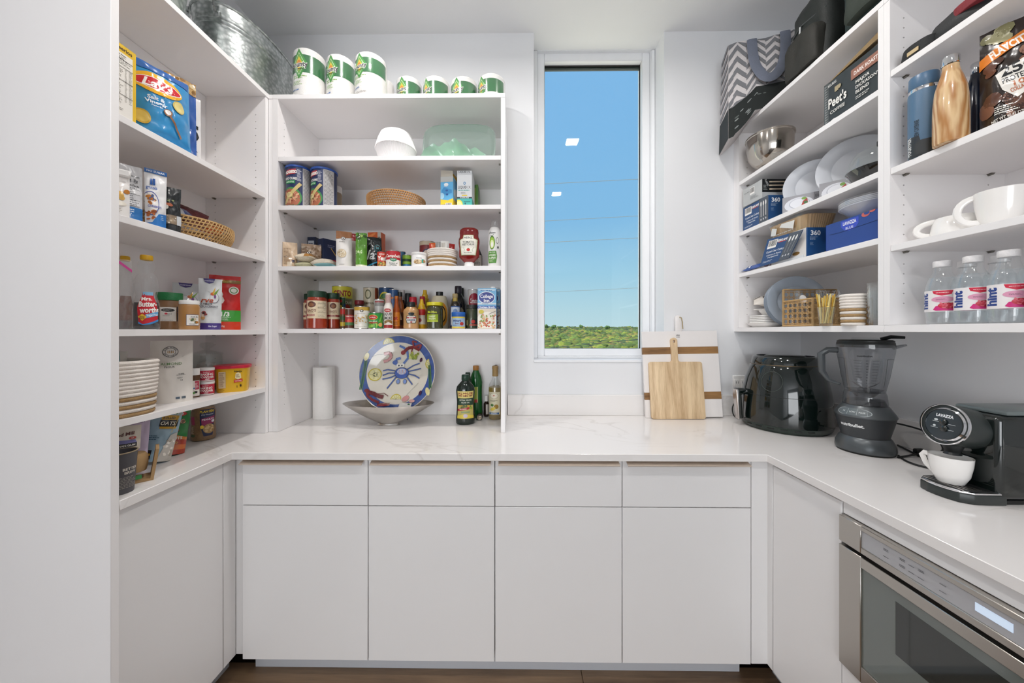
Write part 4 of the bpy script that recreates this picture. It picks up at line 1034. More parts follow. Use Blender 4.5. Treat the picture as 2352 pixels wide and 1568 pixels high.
def cupcup():
    X, Y = -1.153, .985
    t = thing('paper_cup', 'dark grey printed paper cup standing beside the tall panel on the worktop', 'cup', (X, Y, z))
    R, h = .036, .118
    pr = [(R*.78, 0), (R*.8, .003), (R, h)]
    m = MB(); m.lathe(pr, 36, cap1=False); m.lathe([(r-.0012, b+.002) for r, b in reversed(pr)], 36, cap0=False); m.build('cup_wall', paint('4a484c', .5), t)
    MB().tube([(R*math.cos(2*PI*k/36), R*math.sin(2*PI*k/36), h) for k in range(36)], .0018, 6, closed=True, up=(0, 0, 1)).build('lip', paint('8d7d62', .5), t)
    cyl_print(t, prof_r(pr), phi_cam(X, Y)+.7, R*2.4, h*.9, .005, lambda P: (P.t('BETTER', .5, .62, .07, 'cfc8bc', w=.5), P.t('BREW', .5, .52, .07, 'cfc8bc', w=.4), P.fine(.2, .1, .8, .42, 8, '8d8880', 3)))
cupcup()
def tray_stack():
    t = thing('cardboard_tray', 'folded brown cardboard tray supporting the gum pouch on the worktop', 'tray', (-1.2, 1.06, z), rz=math.radians(47))
    K = pm('kraft_board', 'a9895f', .8, var=.12, scale=40)
    m = MB(); m.prism([(-.045, 0), (.045, 0), (.058, .095), (.05, .095), (.038, .006), (-.038, .006), (-.05, .095), (-.058, .095)], -.035, .035, 'y'); m.build('folded_board', K, t)
    MB().lathe([(.03, .03), (.034, .05), (.034, .075), (.028, .085), (.001, .085)], 28).build('paper_insert', K, t)
    B(-.03, .02, -.036, -.0352, .012, .024).build('label_strip', paint('3f8a4a', .5), t)
tray_stack()
# ============================================================ back unit
def wet(P, seed): pass
PAPER = pm('paper_towel', 'f0eeeb', .9, var=.02, scale=60, bump=.5, bscale=260)
def art_roll(P):
    P.r(0, .52, 1, .86, '1f6f38'); P.fine(.12, .4, .52, .47, 2, '86b84a', 2); P.fine(.1, .28, .48, .36, 3, 'a8cc86', 3); P.fine(.05, .16, .45, .22, 1, '6a8ac0', 4); P.fine(.08, .05, .6, .1, 2, 'b9b5b0', 5)
    P.poly([(.1, .68), (.3, .97), (.5, .68), (.3, .39)], '3f9a3a'); P.poly([(.15, .68), (.3, .9), (.45, .68), (.3, .46)], 'cfe6b8'); P.poly([(.17, .68), (.3, .875), (.43, .68), (.3, .485)], '6fb24a'); P.poly([(.21, .68), (.3, .82), (.39, .68), (.3, .54)], 'f0d23a'); P.e(.3, .7, .05, .05, 'e8902c', 12)
    P.t('Bounty', .29, .67, .095, 'f3f3ee', w=.43, bold=.09, rot=.08); P.t('Bounty', .29, .67, .095, '17171a', w=.42, bold=.025, rot=.08); P.t('Advanced', .31, .585, .035, '2c2c20', w=.22, rot=.08, shear=.2)
roll0 = None
WRAP = clearmat('shrink_wrap', 'ffffff', .04, .12, 'f6f6f6')
def towel(l, r, top, Y, lab, tw, plain=False):
    X, R, h = cfit(l, r, top, Y, TOPZ)
    if h > .3: h = .3
    t = thing('paper_towel_roll', lab, 'paper towel', (X, Y, TOPZ+.0005), group='paper towel rolls on top of the shelves')
    m = MB(); m.lathe([(.02, 0), (R-.008, 0), (R-.002, .004), (R-.001, .012), (R-.001, h-.02), (R-.004, h-.008), (R-.014, h), (.02, h), (.02, 0)], 40, cap0=False, cap1=False); m.build('roll', PAPER, t)
    if not plain:
        cyl_print(t, R-.0008, phi_cam(X, Y)+tw, R*2.7, h-.01, .004, art_roll, PRINTG)
        MB().lathe([(R*.3, h+.001), (R-.012, h+.001), (R+.0014, h-.018), (R+.0014, .008), (R-.004, .001)], 40, cap0=False, cap1=False).build('film_wrap', WRAP, t)
towel(672, 750, 108, 1.69, 'tall wrapped paper towel roll next to the oval metal tub', -.12)
towel(749, 817, 121, 1.70, 'tall wrapped paper towel roll between two others of the front group of three', -.2)
towel(815, 889, 115, 1.66, 'tall wrapped paper towel roll in the front group with a plain roll right behind it', -.25)
towel(866, 906, 178, 1.855, 'plain white paper towel roll behind the front group of three', 0, True)
towel(910, 969, 170, 1.82, 'wrapped paper towel roll standing next to the plain white roll', -.05)
towel(972, 1033, 169, 1.82, 'wrapped paper towel roll with its badge turned half away', -.35)
towel(1035, 1097, 170, 1.82, 'wrapped paper towel roll second from the shelf end towards the window', -.05)
towel(1098, 1160, 163, 1.79, 'wrapped paper towel roll at the shelf end towards the window', -.3)
# --- shelf A: coffee filters, green dishes
z = SB['A']
def filters():
    X, R, h = cfit(861, 957, 284, 1.69, z)
    t = thing('coffee_filter_stack', 'stack of white pleated coffee filters standing upside down on a plain stack', 'coffee filters', (X, 1.69, z+.0005))
    W_ = pm('filter_paper', 'f1eeee', .85, var=.02)
    n = 180
    MB().lathe([(R*.74, 0), (R*.97, h*.5)], n, fold=lambda k, i, r: r*(1+(.008 if k % 2 else -.008))).build('lower_stack', W_, t)
    MB().lathe([(R*1.0, h*.49), (R, h*.51), (R*.86, h*.8), (R*.74, h*.97), (R*.68, h), (.001, h)], n, fold=lambda k, i, r: r*(1+(.012 if k % 2 else -.012)) if i < 4 else r).build('pleated_stack', W_, t, angle=10)
filters()
GREENG = clearmat('sea_green_glass', 'd6e8de', .5, .05, 'a3d0b4'); GREENP = clearmat('pale_green_plastic', 'e4ece8', .55, .1, 'bfd2c8')
def dishes():
    c = atY(1054, 340, 1.69)
    t = thing('serving_tray', 'pale green rounded oblong tray leaning against the back of the upper shelf', 'tray', (c.x, 1.695, z))
    w = (atY(1137, 340, 1.71).x-atY(971, 340, 1.71).x)/2; h = .232
    N = 56; m = MB(); P4 = []
    def ring(k, y, dy):
        o = []
        for i in range(N):
            a = 2*PI*i/N; cc, ss = math.cos(a), math.sin(a); f = (abs(cc)**4+abs(ss)**4)**(-1/4); o.append((k*w*f*cc, y+dy*0, h/2+k*h/2*f*ss))
        return o
    vs = []; lv = [(1., -.012), (1.0, -.018), (.97, -.018), (.9, .006), (.86, .012), (.001, .012)]
    for k, y in lv: vs += ring(k, y, 0)
    fs = [(j*N+i, j*N+(i+1) % N, (j+1)*N+(i+1) % N, (j+1)*N+i) for j in range(len(lv)-1) for i in range(N)]
    m.add(vs, fs); m.build('tray', GREENP, t); t.rotation_euler = (-.2, 0, 0)
    a, b = atY(955, 340, 1.63).x, atY(1126, 340, 1.63).x
    t = thing('glass_dish', 'wavy sea green glass dish in front of the pale green tray', 'dish', ((a+b)/2, 1.635, z+.0005))
    W_ = (b-a)/2; m = MB(); nu, nv = 44, 14; rr = random.Random(4)
    def top(u): return .046+.035*math.exp(-((u+.05)/.42)**2)+.012*math.sin(u*9+1)+.006*math.sin(u*23)
    def S(sg, off): 
        def f(u, v):
            hgt = top(u)*max(.12, 1-abs(u)**4); q = v
            return (u*W_*(1-.06*(1-q)), sg*(.018+.016*q*(1-abs(u)**3))+.01*math.sin(u*7+q*2), q*hgt+off)
        return f
    m.grid(S(-1, 0), nu, nv, -1, 1, 0, 1); m.grid(S(1, .0), nu, nv, -1, 1, 0, 1, flip=True)
    m.grid(lambda u, v: (u*W_*.94, .018*(2*v-1)+.01*math.sin(u*7), .001), nu, 2, -1, 1, 0, 1)
    m.build('dish', GREENG, t)
dishes()
# --- shelf B: crumbs, basket, drink mix boxes
z = SB['B']
def art_crumbs(P):
    P.r(0, 0, .0, 0, '26335c'); P.r(.66, 0, 1, 1, 'b9b7b6'); P.fine(.68, .05, .98, .95, 26, '5c5c62', 3, 1., .35); P.r(.645, 0, .66, 1, '3a4468'); P.fine(.5, .62, .62, .92, 10, 'c7c9d4', 8, 1., .5)
    P.poly([(.1, .89), (.47, .93), (.45, .8), (.1, .76)], 'b02a34'); P.t('PROGRESSO', .28, .845, .075, 'f4f1ea', w=.44, bold=.05, rot=.08); P.t('BREAD CRUMBS', .28, .68, .06, 'e8e6e2', w=.44, bold=.03); P.r(.08, .55, .44, .63, '2f8f52'); P.t('ITALIAN STYLE', .26, .59, .035, 'e2f0e2', w=.3)
    P.e(.3, .2, .34, .26, '3f8a4a', 24); P.e(.28, .18, .31, .24, 'b0674a', 24); P.blobs(.06, .06, .52, .36, 40, .06, .02, ['c98464', 'a8523c', 'd9a680', '8f3f30'], 5)
    P.stroke([(.6, .56), (.2, .16), (.08, .04)], .014, 'cdb87a'); P.e(.27, .26, .12, .07, 'd8c47e', 18); P.e(.27, .26, .09, .05, 'e6d6a2', 18); P.fine(.2, .24, .34, .29, 2, '7a6a3a', 2)
def crumbs(l, r, top, Y, lab, tw):
    t = tin('breadcrumb_can', lab, l, r, top, Y, z, '26335c', art_crumbs, twist=tw)
    X, R, h = cfit(l, r, top, Y, z)
    MB().lathe([(R+.001, h-.008), (R+.0025, h-.006), (R+.0025, h+.001), (R-.002, h+.003), (.001, h+.002)], 36).build('plastic_lid', paint('2c55a8', .35), t)
crumbs(656, 717, 380, 1.64, 'navy breadcrumb can with a blue lid against the side panel', -.15)
crumbs(714, 775, 384, 1.65, 'navy breadcrumb can with a blue lid, its grey ingredient panel showing', -.5)
turned('spice_jar', 'small jar with a white lid and red base band behind the breadcrumb cans', 757, 786, 425, 1.76, z, [(.94, 0), (1, .03), (1, .75), (.9, .8)], paint('9a8a74', .3), [('lid', [(.95, .79), (1, .8), (1, .98), (.95, 1), (.001, 1)], WHITEP)], [(.03, .35, 2.6, lambda P: P.r(0, 0, 1, 1, 'b52a2c'))], cat='jar')
X, R_, h_ = cfit(842, 977, 433, 1.72, z)
coil_basket('round_basket', 'low round tan rattan basket alone in the middle of the shelf below the filters', X, 1.72, z+.0005, R_*.93, R_, h_, 7, pm('rattan_warm', 'b98a58', .7, var=.3, scale=40, bump=.3), ties=84, prof=lambda s: R_*(.9+.1*math.sin(min(1., s*1.25)*PI/2)))
def art_blue(P):
    P.r(0, .3, 1, .84, '5fb0e0'); P.poly([(0, 0), (1, 0), (1, .34), (.6, .28), (0, .32)], 'eecb2c'); P.r(0, .84, 1, 1, 'b9bbb8'); P.e(.45, .76, .18, .05, 'e9eef0', 16)
    P.poly([(.1, .6), (.3, .7), (.55, .64), (.9, .6), (.9, .5), (.4, .46), (.1, .5)], '3f92cc'); P.e(.5, .58, .1, .03, '2a5aa0', 10); P.e(.52, .46, .1, .03, '2a5aa0', 10); P.e(.1, .42, .2, .1, 'a8d6ee', 14); P.bars(.4, .03, .9, .2); P.t('600', .2, .13, .07, '4a4a8a', bold=.03); P.fine(.3, .68, .7, .72, 2, 'dff0fa', 2)
def art_blueR(P):
    P.r(0, .3, 1, .9, '8fc6e6'); P.poly([(0, 0), (1, 0), (1, .4), (0, .3)], 'eecb2c'); P.e(.5, .55, .4, .16, 'f0f0ec', 16); P.e(.7, .2, .3, .1, 'f6de5a', 16)
p0, p1_ = atY(1013, 470, 1.645), atY(1040, 470, 1.645)
hb = atY(1025, 396, 1.645).z-z
t = carton('drink_mix_box', 'opened blue and yellow drink mix box with its flap up', (p0.x+p1_.x)/2+.006, 1.7, z, .062, .11, hb-.02, '7fb8d8', {'front': art_blue, 'right': art_blueR}, rz=-.12)
m = MB(); m.add([(-.03, -.054, hb-.02), (.03, -.054, hb-.02), (.03, -.056, hb+.006), (-.03, -.056, hb+.012)], [(0, 1, 2, 3), (3, 2, 1, 0)]); m.build('flap', paint('b9b3a6', .6), t)
m = MB(); m.add([(.031, -.05, hb-.02), (.031, .05, hb-.02), (.026, .05, hb+.012), (.018, -.03, hb+.012)], [(0, 1, 2, 3), (3, 2, 1, 0)]); m.build('flap', paint('d8ab2c', .5), t)
def art_liv(P):
    P.r(0, .3, 1, 1, 'e4e6e8'); P.t('LIQUID I.V.', .5, .97, .045, '23262c', w=.85); P.e(.5, .68, .08, .04, '3d86b8', 14); P.e(.5, .68, .04, .02, 'e4e6e8', 10); P.t('LIQUID I.V.', .5, .58, .07, '23262c', w=.85, bold=.01); P.fine(.08, .48, .92, .52, 1, '58b0a8', 2); P.fine(.25, .4, .75, .46, 3, '9a9ca0', 3); P.r(.32, .355, .68, .385, 'ecd03a')
    P.r(0, 0, 1, .3, '3fb0a8'); P.r(0, .29, 1, .33, '22303a'); P.t('SUGAR-FREE', .5, .31, .03, 'dfe6e6', w=.6); P.e(.1, .14, .28, .12, 'f2d448', 18); P.e(.12, .14, .2, .08, 'f8ea9a', 16); P.r(.45, .2, .9, .215, '2a6a70'); P.r(.45, .1, .9, .12, 'e8f2f2'); P.e(.55, .16, .05, .025, '1f5a62', 8)
p0, p1_ = atY(1050, 470, 1.65), atY(1084, 470, 1.65); hb = atY(1067, 392, 1.65).z-z
carton('drink_mix_box', 'white and teal drink mix box with a lemon picture', (p0.x+p1_.x)/2, 1.705, z, p1_.x-p0.x, .11, hb, 'dfe2e4', {'front': art_liv, 'right': lambda P: P.r(0, 0, 1, .3, '3fb0a8')}, rz=.0)
p0, p1_ = atY(1074, 470, 1.79), atY(1098, 470, 1.79); hb = atY(1085, 424, 1.79).z-z
carton('tea_box', 'small green box standing behind the white and teal drink mix box', (p0.x+p1_.x)/2, 1.83, z, p1_.x-p0.x, .08, hb, '4f7a3a', {'front': lambda P: (P.r(.5, .3, .75, .9, 'b9c24a'), P.r(.8, 0, 1, 1, '6a9a4a'), P.fine(.1, .2, .5, .8, 5, '2c4a24', 2))})
# --- shelf C
z = SB['C']
def art_beige(P):
    P.r(.05, .1, .6, .78, 'c3a98c'); P.fine(.08, .12, .58, .75, 12, '7a624a', 2); P.r(.3, .04, .62, .2, 'd6c8b2'); P.r(.62, .2, .8, .3, '4a4450')
fpouch('rice_bag', 'beige bag with a nutrition panel against the side panel of the can shelf', 649, 683, 556, 1.622, z, .026, 'cdb498', art_beige, wr=.006, seed=51, style='stand', lean=.05)
fpouch('bean_bag', 'lumpy clear bag of beige beans leaning behind the white bean bag', 692, 738, 561, 1.74, z, .04, 'b69a80', lambda P: P.blobs(.05, .05, .95, .9, 60, .05, .04, ['c4aa8e', '9a7d62', 'd8c4ac'], 3), wr=.006, seed=52)
BEANS = pm('white_beans', 'd9cdb8', .5, var=.35, scale=160, bump=.8, bscale=200)
def lying_bag(lab, l, r, zb_, Y, th, col, mat, name='bean_bag', band=None, rz=0., dep=.045):
    a, b = atY(l, 600, Y).x, atY(r, 600, Y).x; w = b-a
    t = thing(name, lab, 'bag', ((a+b)/2, Y, zb_), rz=rz)
    m = MB(); rr = Vector((l, 0, 0))
    def S(sg):
        def f(u, v):
            e = (1-abs(u)**3)*(1-abs(v)**3); return (u*w/2, v*dep, th/2+sg*th/2*e**.6*(1+.12*noise.noise(Vector((u*4, v*3, 0))+rr)))
        return f
    m.grid(S(1), 24, 14, -1, 1, -1, 1); m.grid(S(-1), 24, 14, -1, 1, -1, 1, flip=True); m.build('filled_film', mat, t)
    if band:
        m = MB(); m.grid(lambda u, v: Vector(S(1)(u, v))+Vector((0, 0, .0012)), 10, 14, band[0], band[1], -1, 1); m.build('printed_band', paint(band[2], .3), t)
        q = Vector(S(1)((band[0]+band[1])/2, -.5)); P = Print(flatS(q+Vector((0, -.003, 0)), (1, 0, 0), (0, .4, 1)), .02, .015, off=.001); P.e(.5, .5, .5, .5, '2c2a28'); P.e(.5, .5, .35, .35, 'e8e0d4'); P.e(.5, .5, .18, .18, '2c2a28'); P.build(t, 'emblem')
    return t
lying_bag('pale green pea bag lying at the bottom of the bag pile', 688, 721, z+.0005, 1.655, .03, 'b8b89a', pm('split_peas', 'b9b795', .5, var=.3, scale=200, bump=.6), rz=.0)
lying_bag('clear bag of white beans with a brown band lying on top of the pea bag', 688, 722, z+.0305, 1.655, .042, 'd9cdb8', BEANS, band=(.3, .95, 'a5763c'), rz=.0)
lying_bag('clear pale bag lying beside the pile in front of the pasta boxes', 724, 770, z+.0005, 1.67, .05, 'cfc6b8', pm('pale_grain', 'c9bfae', .45, var=.3, scale=140, bump=.5), rz=.0, name='grain_bag')
lying_bag('light blue film bag on the shelf edge in front of the grain bag', 724, 768, z+.0005, 1.602, .016, '9fd0d6', clearmat('blue_film', 'bfe0e4', .4, .1, '8fc6cc'), rz=0., name='film_bag', dep=.02)
def art_pasta(P):
    P.fine(.3, .78, .7, .86, 1, '9aa0b8', 2); P.t('PENNE', .5, .68, .06, 'cfd2de', w=.5); P.r(.2, .52, .75, .56, 'd8b45a'); P.fine(.2, .36, .8, .42, 2, '8a90ac', 3); P.e(.4, .1, .3, .09, '9a2a34', 14)
def art_pastaR(P): P.stroke([(.35, .75), (.7, .45)], .004, 'd8b45a'); P.e(.5, .3, .3, .12, 'a8242e', 16); P.t('Barilla', .5, .3, .09, 'f0e6e2', w=.55); P.fine(.2, .75, .7, .85, 2, '8a90ac', 3)
X, Y, w_, h_, rz_ = card_fit(724, 749, 547, 1.775, .35, z)
carton('pasta_box', 'navy pasta box with a red oval badge on its side behind the bean bags', X+.025, Y+.058, z, .052, .12, h_, '283455', {'front': art_pasta, 'right': art_pastaR}, rz=-.55)
X, Y, w_, h_, rz_ = card_fit(706, 725, 544, 1.805, 0, z)
carton('pasta_box', 'dark pasta box with a white panel behind the beige bean bags', X+.0, Y+.03, z, .044, .06, h_, '222c48', {'front': lambda P: (P.r(.1, .4, .8, .9, 'c9ccd2'), P.fine(.15, .45, .75, .85, 8, '55586a', 2), P.e(.85, .25, .14, .12, 'c9a93a', 12))}, rz=0.)
def art_oat2(P):
    P.poly([(0, .78), (1, .84), (1, 1), (0, 1)], '9a6438'); P.e(.45, .8, .14, .045, '2a2a2c', 16); P.e(.45, .8, .11, .035, 'e6e2dc', 16); P.e(.45, .8, .05, .015, '2a2a2c', 10); P.fine(.2, .69, .6, .72, 1, '8a8680', 2); P.e(.35, .38, .3, .12, 'cbb99a', 20); P.blobs(.15, .3, .55, .46, 40, .045, .015, ['d8c9ae', 'b09c7a', 'e6dcc8'], 4); P.fine(.2, .06, .7, .09, 1, '9a958e', 3)
fpouch('grain_pouch', 'white pouch with a brown top and a heap of grain pictured on it', 772, 808, 531, 1.635, z, .045, 'dedad6', art_oat2, wr=.003, seed=55, gloss=False, lean=.03)
fpouch('grain_pouch', 'white and red pouch close behind the brown topped white pouch', 795, 819, 536, 1.70, z, .04, 'd9d2cc', lambda P: P.r(0, .8, 1, 1, 'b0242c'), wr=.003, seed=56)
fpouch('green_pouch', 'bright green pouch between the white pouches and the black bag', 817, 843, 535, 1.65, z, .035, '5f9a35', lambda P: (P.t('ORG', .25, .45, .08, 'cfe6b0', w=.6), P.r(0, 0, 1, .1, 'e0e4c8'), P.blobs(.1, .85, .9, .98, 5, .2, .04, ['3a5a24', '9ac24a'], 2)), wr=.007, seed=57)
fpouch('granola_bag', 'black bag with white script beside the bright green pouch', 841, 876, 545, 1.73, z, .04, '16201f', lambda P: (P.t('la', .3, .48, .28, 'e6ecec', w=.5, shear=.3), P.e(.72, .68, .2, .1, '2f7f8a', 20), P.e(.72, .68, .17, .085, '16201f', 20), P.t('20', .72, .68, .06, '6ab8c0'), P.poly([(0, .1), (1, .3), (1, .34), (0, .14)], '3aa0c8'), P.e(.62, .5, .05, .02, 'dfe8ee', 8)), wr=.005, seed=58, bulge=-.06)
X, Y, w_, h_, rz_ = card_fit(848, 882, 536, 1.80, 0, z)
carton('cereal_carton', 'orange carton standing behind the black granola bag', X, Y, z, w_, .05, h_, 'd8632c', {'front': lambda P: (P.r(.75, 0, 1, 1, 'c9c2b8'), P.fine(.78, .1, .97, .9, 12, '6a5a50', 2), P.poly([(.0, .8), (.6, .95), (.6, 1), (0, .9)], 'e98a4a'))}, rz=-.1)
def art_yes(P): P.r(0, 0, 1, 1, 'c23a2c'); P.t('SOUP', .5, .85, .1, 'f2e6de', w=.5, bold=.02); P.t('Yes!', .5, .6, .27, 'f6efe8', w=.75, bold=.05, shear=.1); P.blobs(.1, .05, .9, .35, 18, .1, .06, ['d98a3a', '8a2a1c', 'e6c06a', '5a7a3a'], 3)
tin('soup_can', 'red soup can with big white script and a dark lid beside the black bag', 866, 888, 576, 1.66, z, 'c23a2c', art_yes, lid='3a3a3e')
def art_camp(P):
    P.r(0, .42, 1, 1, 'b8222c'); P.r(0, 0, 1, .42, 'ece8e2'); P.t('Campbells', .5, .68, .2, 'f4efe8', w=.86, shear=.3, bold=.02); P.poly([(.32, .5), (.68, .5), (.66, .36), (.5, .27), (.34, .36)], '4a8a6a'); P.t('GOOD', .5, .42, .06, 'e8f0e8'); P.t('Cream of', .5, .19, .1, '3a4a44', w=.5); P.t('Chicken', .5, .07, .1, '3a4a44', w=.5); P.r(.85, .0, 1, .42, 'd8c9a0')
tin('soup_can', 'red and white condensed soup can at the front of the shelf', 886, 920.5, 574, 1.625, z, 'ece8e2', art_camp)
tin('soup_can', 'blue can tucked right behind the red and white soup can', 907, 932, 576, 1.73, z, '3f6a8a', lambda P: (P.r(.6, 0, 1, 1, '35607e'), P.e(.8, .2, .06, .08, '9ac24a', 10)))
tin('soup_can', 'short green and blue can beside the white nut canister', 924, 945, 584, 1.70, z, '2f7ab0', lambda P: (P.r(0, .35, 1, 1, '86b038'), P.r(0, .55, 1, .75, '2a4a28'), P.r(0, .1, 1, .2, '1f5a94')))
def art_nutj(P): P.t('MACADAMIA', .5, .72, .06, '6a6a66', w=.6); P.e(.42, .38, .3, .2, 'cba878', 20); P.blobs(.2, .25, .65, .52, 18, .07, .06, ['d9b98c', 'b08c5a', 'e6cfa8', '8a6a42'], 3); P.r(.66, .3, .85, .62, '3fa08a'); P.e(.85, .45, .1, .12, 'b58a5a', 12)
turned('nut_canister', 'white plastic canister with a picture of nuts beside the small rope basket', 945, 980, 578, 1.635, z, [(.93, 0), (1, .03), (1, .8), (.96, .84)], WHITEP, [('lid', [(1., .83), (1.03, .85), (1.03, .98), (.98, 1.), (.001, 1.)], WHITEP)], [(.05, .8, 2., art_nutj)], cat='canister')
tin('oat_canister', 'round red oat canister behind the small rope basket', 963, 1001, 552, 1.80, z, '7a2a2c', lambda P: (P.e(.5, .5, .3, .26, '23304e', 20), P.e(.5, .5, .26, .22, 'c9b8a8', 20), P.r(0, .88, 1, 1, 'c9b9a0'), P.r(0, 0, 1, .08, 'b02a2c')))
X, R_, h_ = cfit(980, 1052, 568, 1.675, z)
rope_basket('rope_basket', 'small round white rope basket with jute stripes holding snack bars', X, 1.675, z+.0005, R_*.88, R_, h_, 10, (1, 3, 5))
for i, (dx, dy, c, ry, rz_, lab, art) in enumerate(((-.036, .01, 'c8321f', -.1, .3, 'red snack bar in the small rope basket', lambda P: P.r(.2, 0, .8, 1, 'd8622c')), (-.008, -.012, '9a9a96', -.03, .25, 'grey snack bar in the small rope basket', lambda P: P.t('RXB', .5, .6, .2, '2a2a2a', w=.7, rot=.6)),
        (.016, -.03, 'e6e4de', .02, .2, 'white snack bar in the small rope basket', lambda P: P.r(.1, .1, .5, .9, 'c9c4ba')), (.03, .016, 'b52a26', .08, .25, 'dark red snack bar in the small rope basket', lambda P: P.r(.2, .3, .9, .6, 'e0853a')))):
    packet('snack_bar', lab, X+dx, 1.675+dy, z+.02, .04, .115, .014, c, art, rot=(math.radians(-6), ry, rz_), seed=60+i)
# ketchup
def ketchup():
    X, R, h = cfit(1053, 1102, 517, 1.645, z)
    t = thing('ketchup_bottle', 'upside down red ketchup squeeze bottle with a white cap', 'bottle', (X, 1.645, z))
    pr = [(.42, .135), (.5, .15), (.66, .2), (.93, .27), (.98, .33), (.97, .42), (.93, .48), (.95, .53), (1., .62), (1., .68), (.98, .73), (.9, .77), (.88, .82), (.9, .88), (.86, .95), (.7, .99), (.4, 1.), (.001, 1.)]
    P_ = [(a*R, b*h) for a, b in pr]; MB().lathe(P_, 40, sy=.62).build('body', pm('ketchup_red', '7e1512', .18, coat=.5), t)
    MB().lathe([(R*.42, 0), (R*.46, .002), (R*.46, h*.12), (R*.42, h*.14), (R*.4, h*.145)], 36, sy=.8).build('cap', WHITEP, t)
    def art(P):
        o = [(.1, .05), (.9, .05), (.98, .58), (1, .78), (.8, .84), (.78, 1), (.22, 1), (.2, .84), (0, .78), (.02, .58)]
        P.poly(o, '8a9a5a'); P.poly([(.5+(x-.5)*.94, .5+(y-.5)*.96) for x, y in o], 'e9e6da'); P.poly([(.5+(x-.5)*.88, .5+(y-.5)*.92) for x, y in o], 'b9bfa0'); P.poly([(.5+(x-.5)*.85, .5+(y-.5)*.9) for x, y in o], 'e9e6da')
        P.t('HEINZ', .5, .87, .1, '2c2a26', w=.5, bold=.02); P.t('TOMATO', .5, .66, .09, '2c2a26', w=.72, bold=.01); P.t('KETCHUP', .5, .55, .09, '2c2a26', w=.72, bold=.01); P.e(.5, .3, .1, .07, 'c8281f', 16); P.e(.5, .37, .05, .015, '4a7a3a', 8); P.stroke([(.2, .42), (.3, .3), (.25, .22)], .001, '4a8a3a'); P.stroke([(.8, .42), (.7, .3), (.75, .22)], .001, '4a8a3a'); P.fine(.25, .14, .75, .19, 1, '8a8a7a', 2)
    R2 = prof_r(P_); r0 = R2(h*.5); z0 = h*.27; hh = h*.53
    P = Print(None, R*1.7, hh, du=.006, off=.001)
    P.S = lambda u, v, k: Vector((u, -.62*math.sqrt(max(1e-6, R2(z0+v)**2-u*u))-k, z0+v))
    art(P); P.build(t)
ketchup()
turned('sauce_bottle', 'dark bottle hidden behind the ketchup bottle', 1082, 1108, 545, 1.78, z, [(.95, 0), (1, .03), (1, .5), (.6, .66), (.4, .75), (.4, .9)], pm('dark_brown_glass', '1c1614', .12), [('cap', [(.42, .89), (.45, .9), (.45, 1), (.001, 1)], BLACK)], [(.1, .5, 2., lambda P: (P.r(0, 0, 1, 1, 'cfcac0'), P.fine(.1, .1, .9, .9, 8, '4a4a48', 2)))])
def art_chosen(P):
    P.t('Chosen', .42, .93, .055, '2a2c2a', w=.55, shear=.3); P.e(.42, .64, .24, .2, '4f7a2c', 22); P.e(.42, .63, .2, .165, '9ac23f', 22); P.e(.42, .6, .15, .12, 'dfe8b0', 20); P.e(.43, .58, .09, .075, 'f4f2ea', 16)
    P.stroke([(.3, .86), (.45, .82), (.55, .88)], .002, '3a5a24'); P.e(.85, .7, .12, .09, '2a2c2a', 16); P.e(.85, .7, .1, .075, 'e9e8e4', 16); P.e(.9, .5, .07, .04, '3a3c3a', 12)
    P.poly([(.1, .05), (.75, .05), (.82, .25), (.75, .4), (.1, .4), (.03, .25)], '55903a'); P.t('100% PURE', .43, .36, .03, 'e8f2dc', w=.5); P.t('AVOCADO', .43, .28, .055, 'f0f6e6', w=.58, bold=.03); P.t('OIL SPRAY', .43, .2, .055, 'f0f6e6', w=.58, bold=.03); P.fine(.2, .08, .65, .15, 3, 'cfe2b8', 2)
turned('oil_spray_can', 'tall white cooking spray bottle with an avocado picture against the end panel', 1121, 1151, 501, 1.645, z, [(.92, 0), (1, .015), (1, .7), (.95, .76), (.7, .83), (.55, .845)], paint('e9e8e6', .3), [('spray_cap', [(.52, .84), (.58, .85), (.56, .92), (.5, .98), (.44, 1.), (.001, 1.)], PETC)], [(.05, .76, 1.9, art_chosen)], twist=-.25)
# --- shelf D: sauces, cans and jars
z = SB['D']+.0005
SAUCE = pm('tomato_sauce', '96331c', .22, var=.25, scale=50, coat=.6)
JARP = [(.86, 0), (.97, .02), (.98, .06), (.97, .74), (.9, .81), (.86, .84)]
def lidp(a=.84, r=.9): return [(r*.96, a-.01), (r, a), (r, .985), (r*.95, 1.), (.001, 1.)]
GLID = pm('dark_green_lid', '1f3f2c', .4, bump=.2, bscale=200)
def art_raos(v):
    def f(P):
        P.r(0, 0, 1, 1, 'dcc9a8')
        x = .25 if v else .5
        P.e(x, .78, .2, .17, '5a2a1c', 20); P.e(x, .76, .12, .1, '8a5a3a', 14); P.t("RAO'S", x, .45, .13, '6a2418', w=.42); P.fine(x-.15, .32, x+.15, .38, 1, '8a7a5a', 2); P.r(0 if v else .1, .14, .4 if v else .95, .24, '8f2a2c'); P.t('MARINARA', x, .19, .05, 'ecd9c0', w=.3)
        if v: facts(P, .52, .06, .94, .94, 4, 'e6d8bd', '7a6a4a', 12)
    return f
turned('pasta_sauce_jar', 'jar of red pasta sauce with green lid, its nutrition panel facing out', 703, 753, 667, 1.645, z, JARP, SAUCE, [('lid', lidp(), GLID)], [(.27, .74, 2.2, art_raos(1))], cat='jar')
turned('pasta_sauce_jar', 'jar of red pasta sauce with green lid, its round emblem facing out', 748, 782, 672, 1.71, z, JARP, SAUCE, [('lid', lidp(), GLID)], [(.27, .74, 2.2, art_raos(0))], cat='jar')
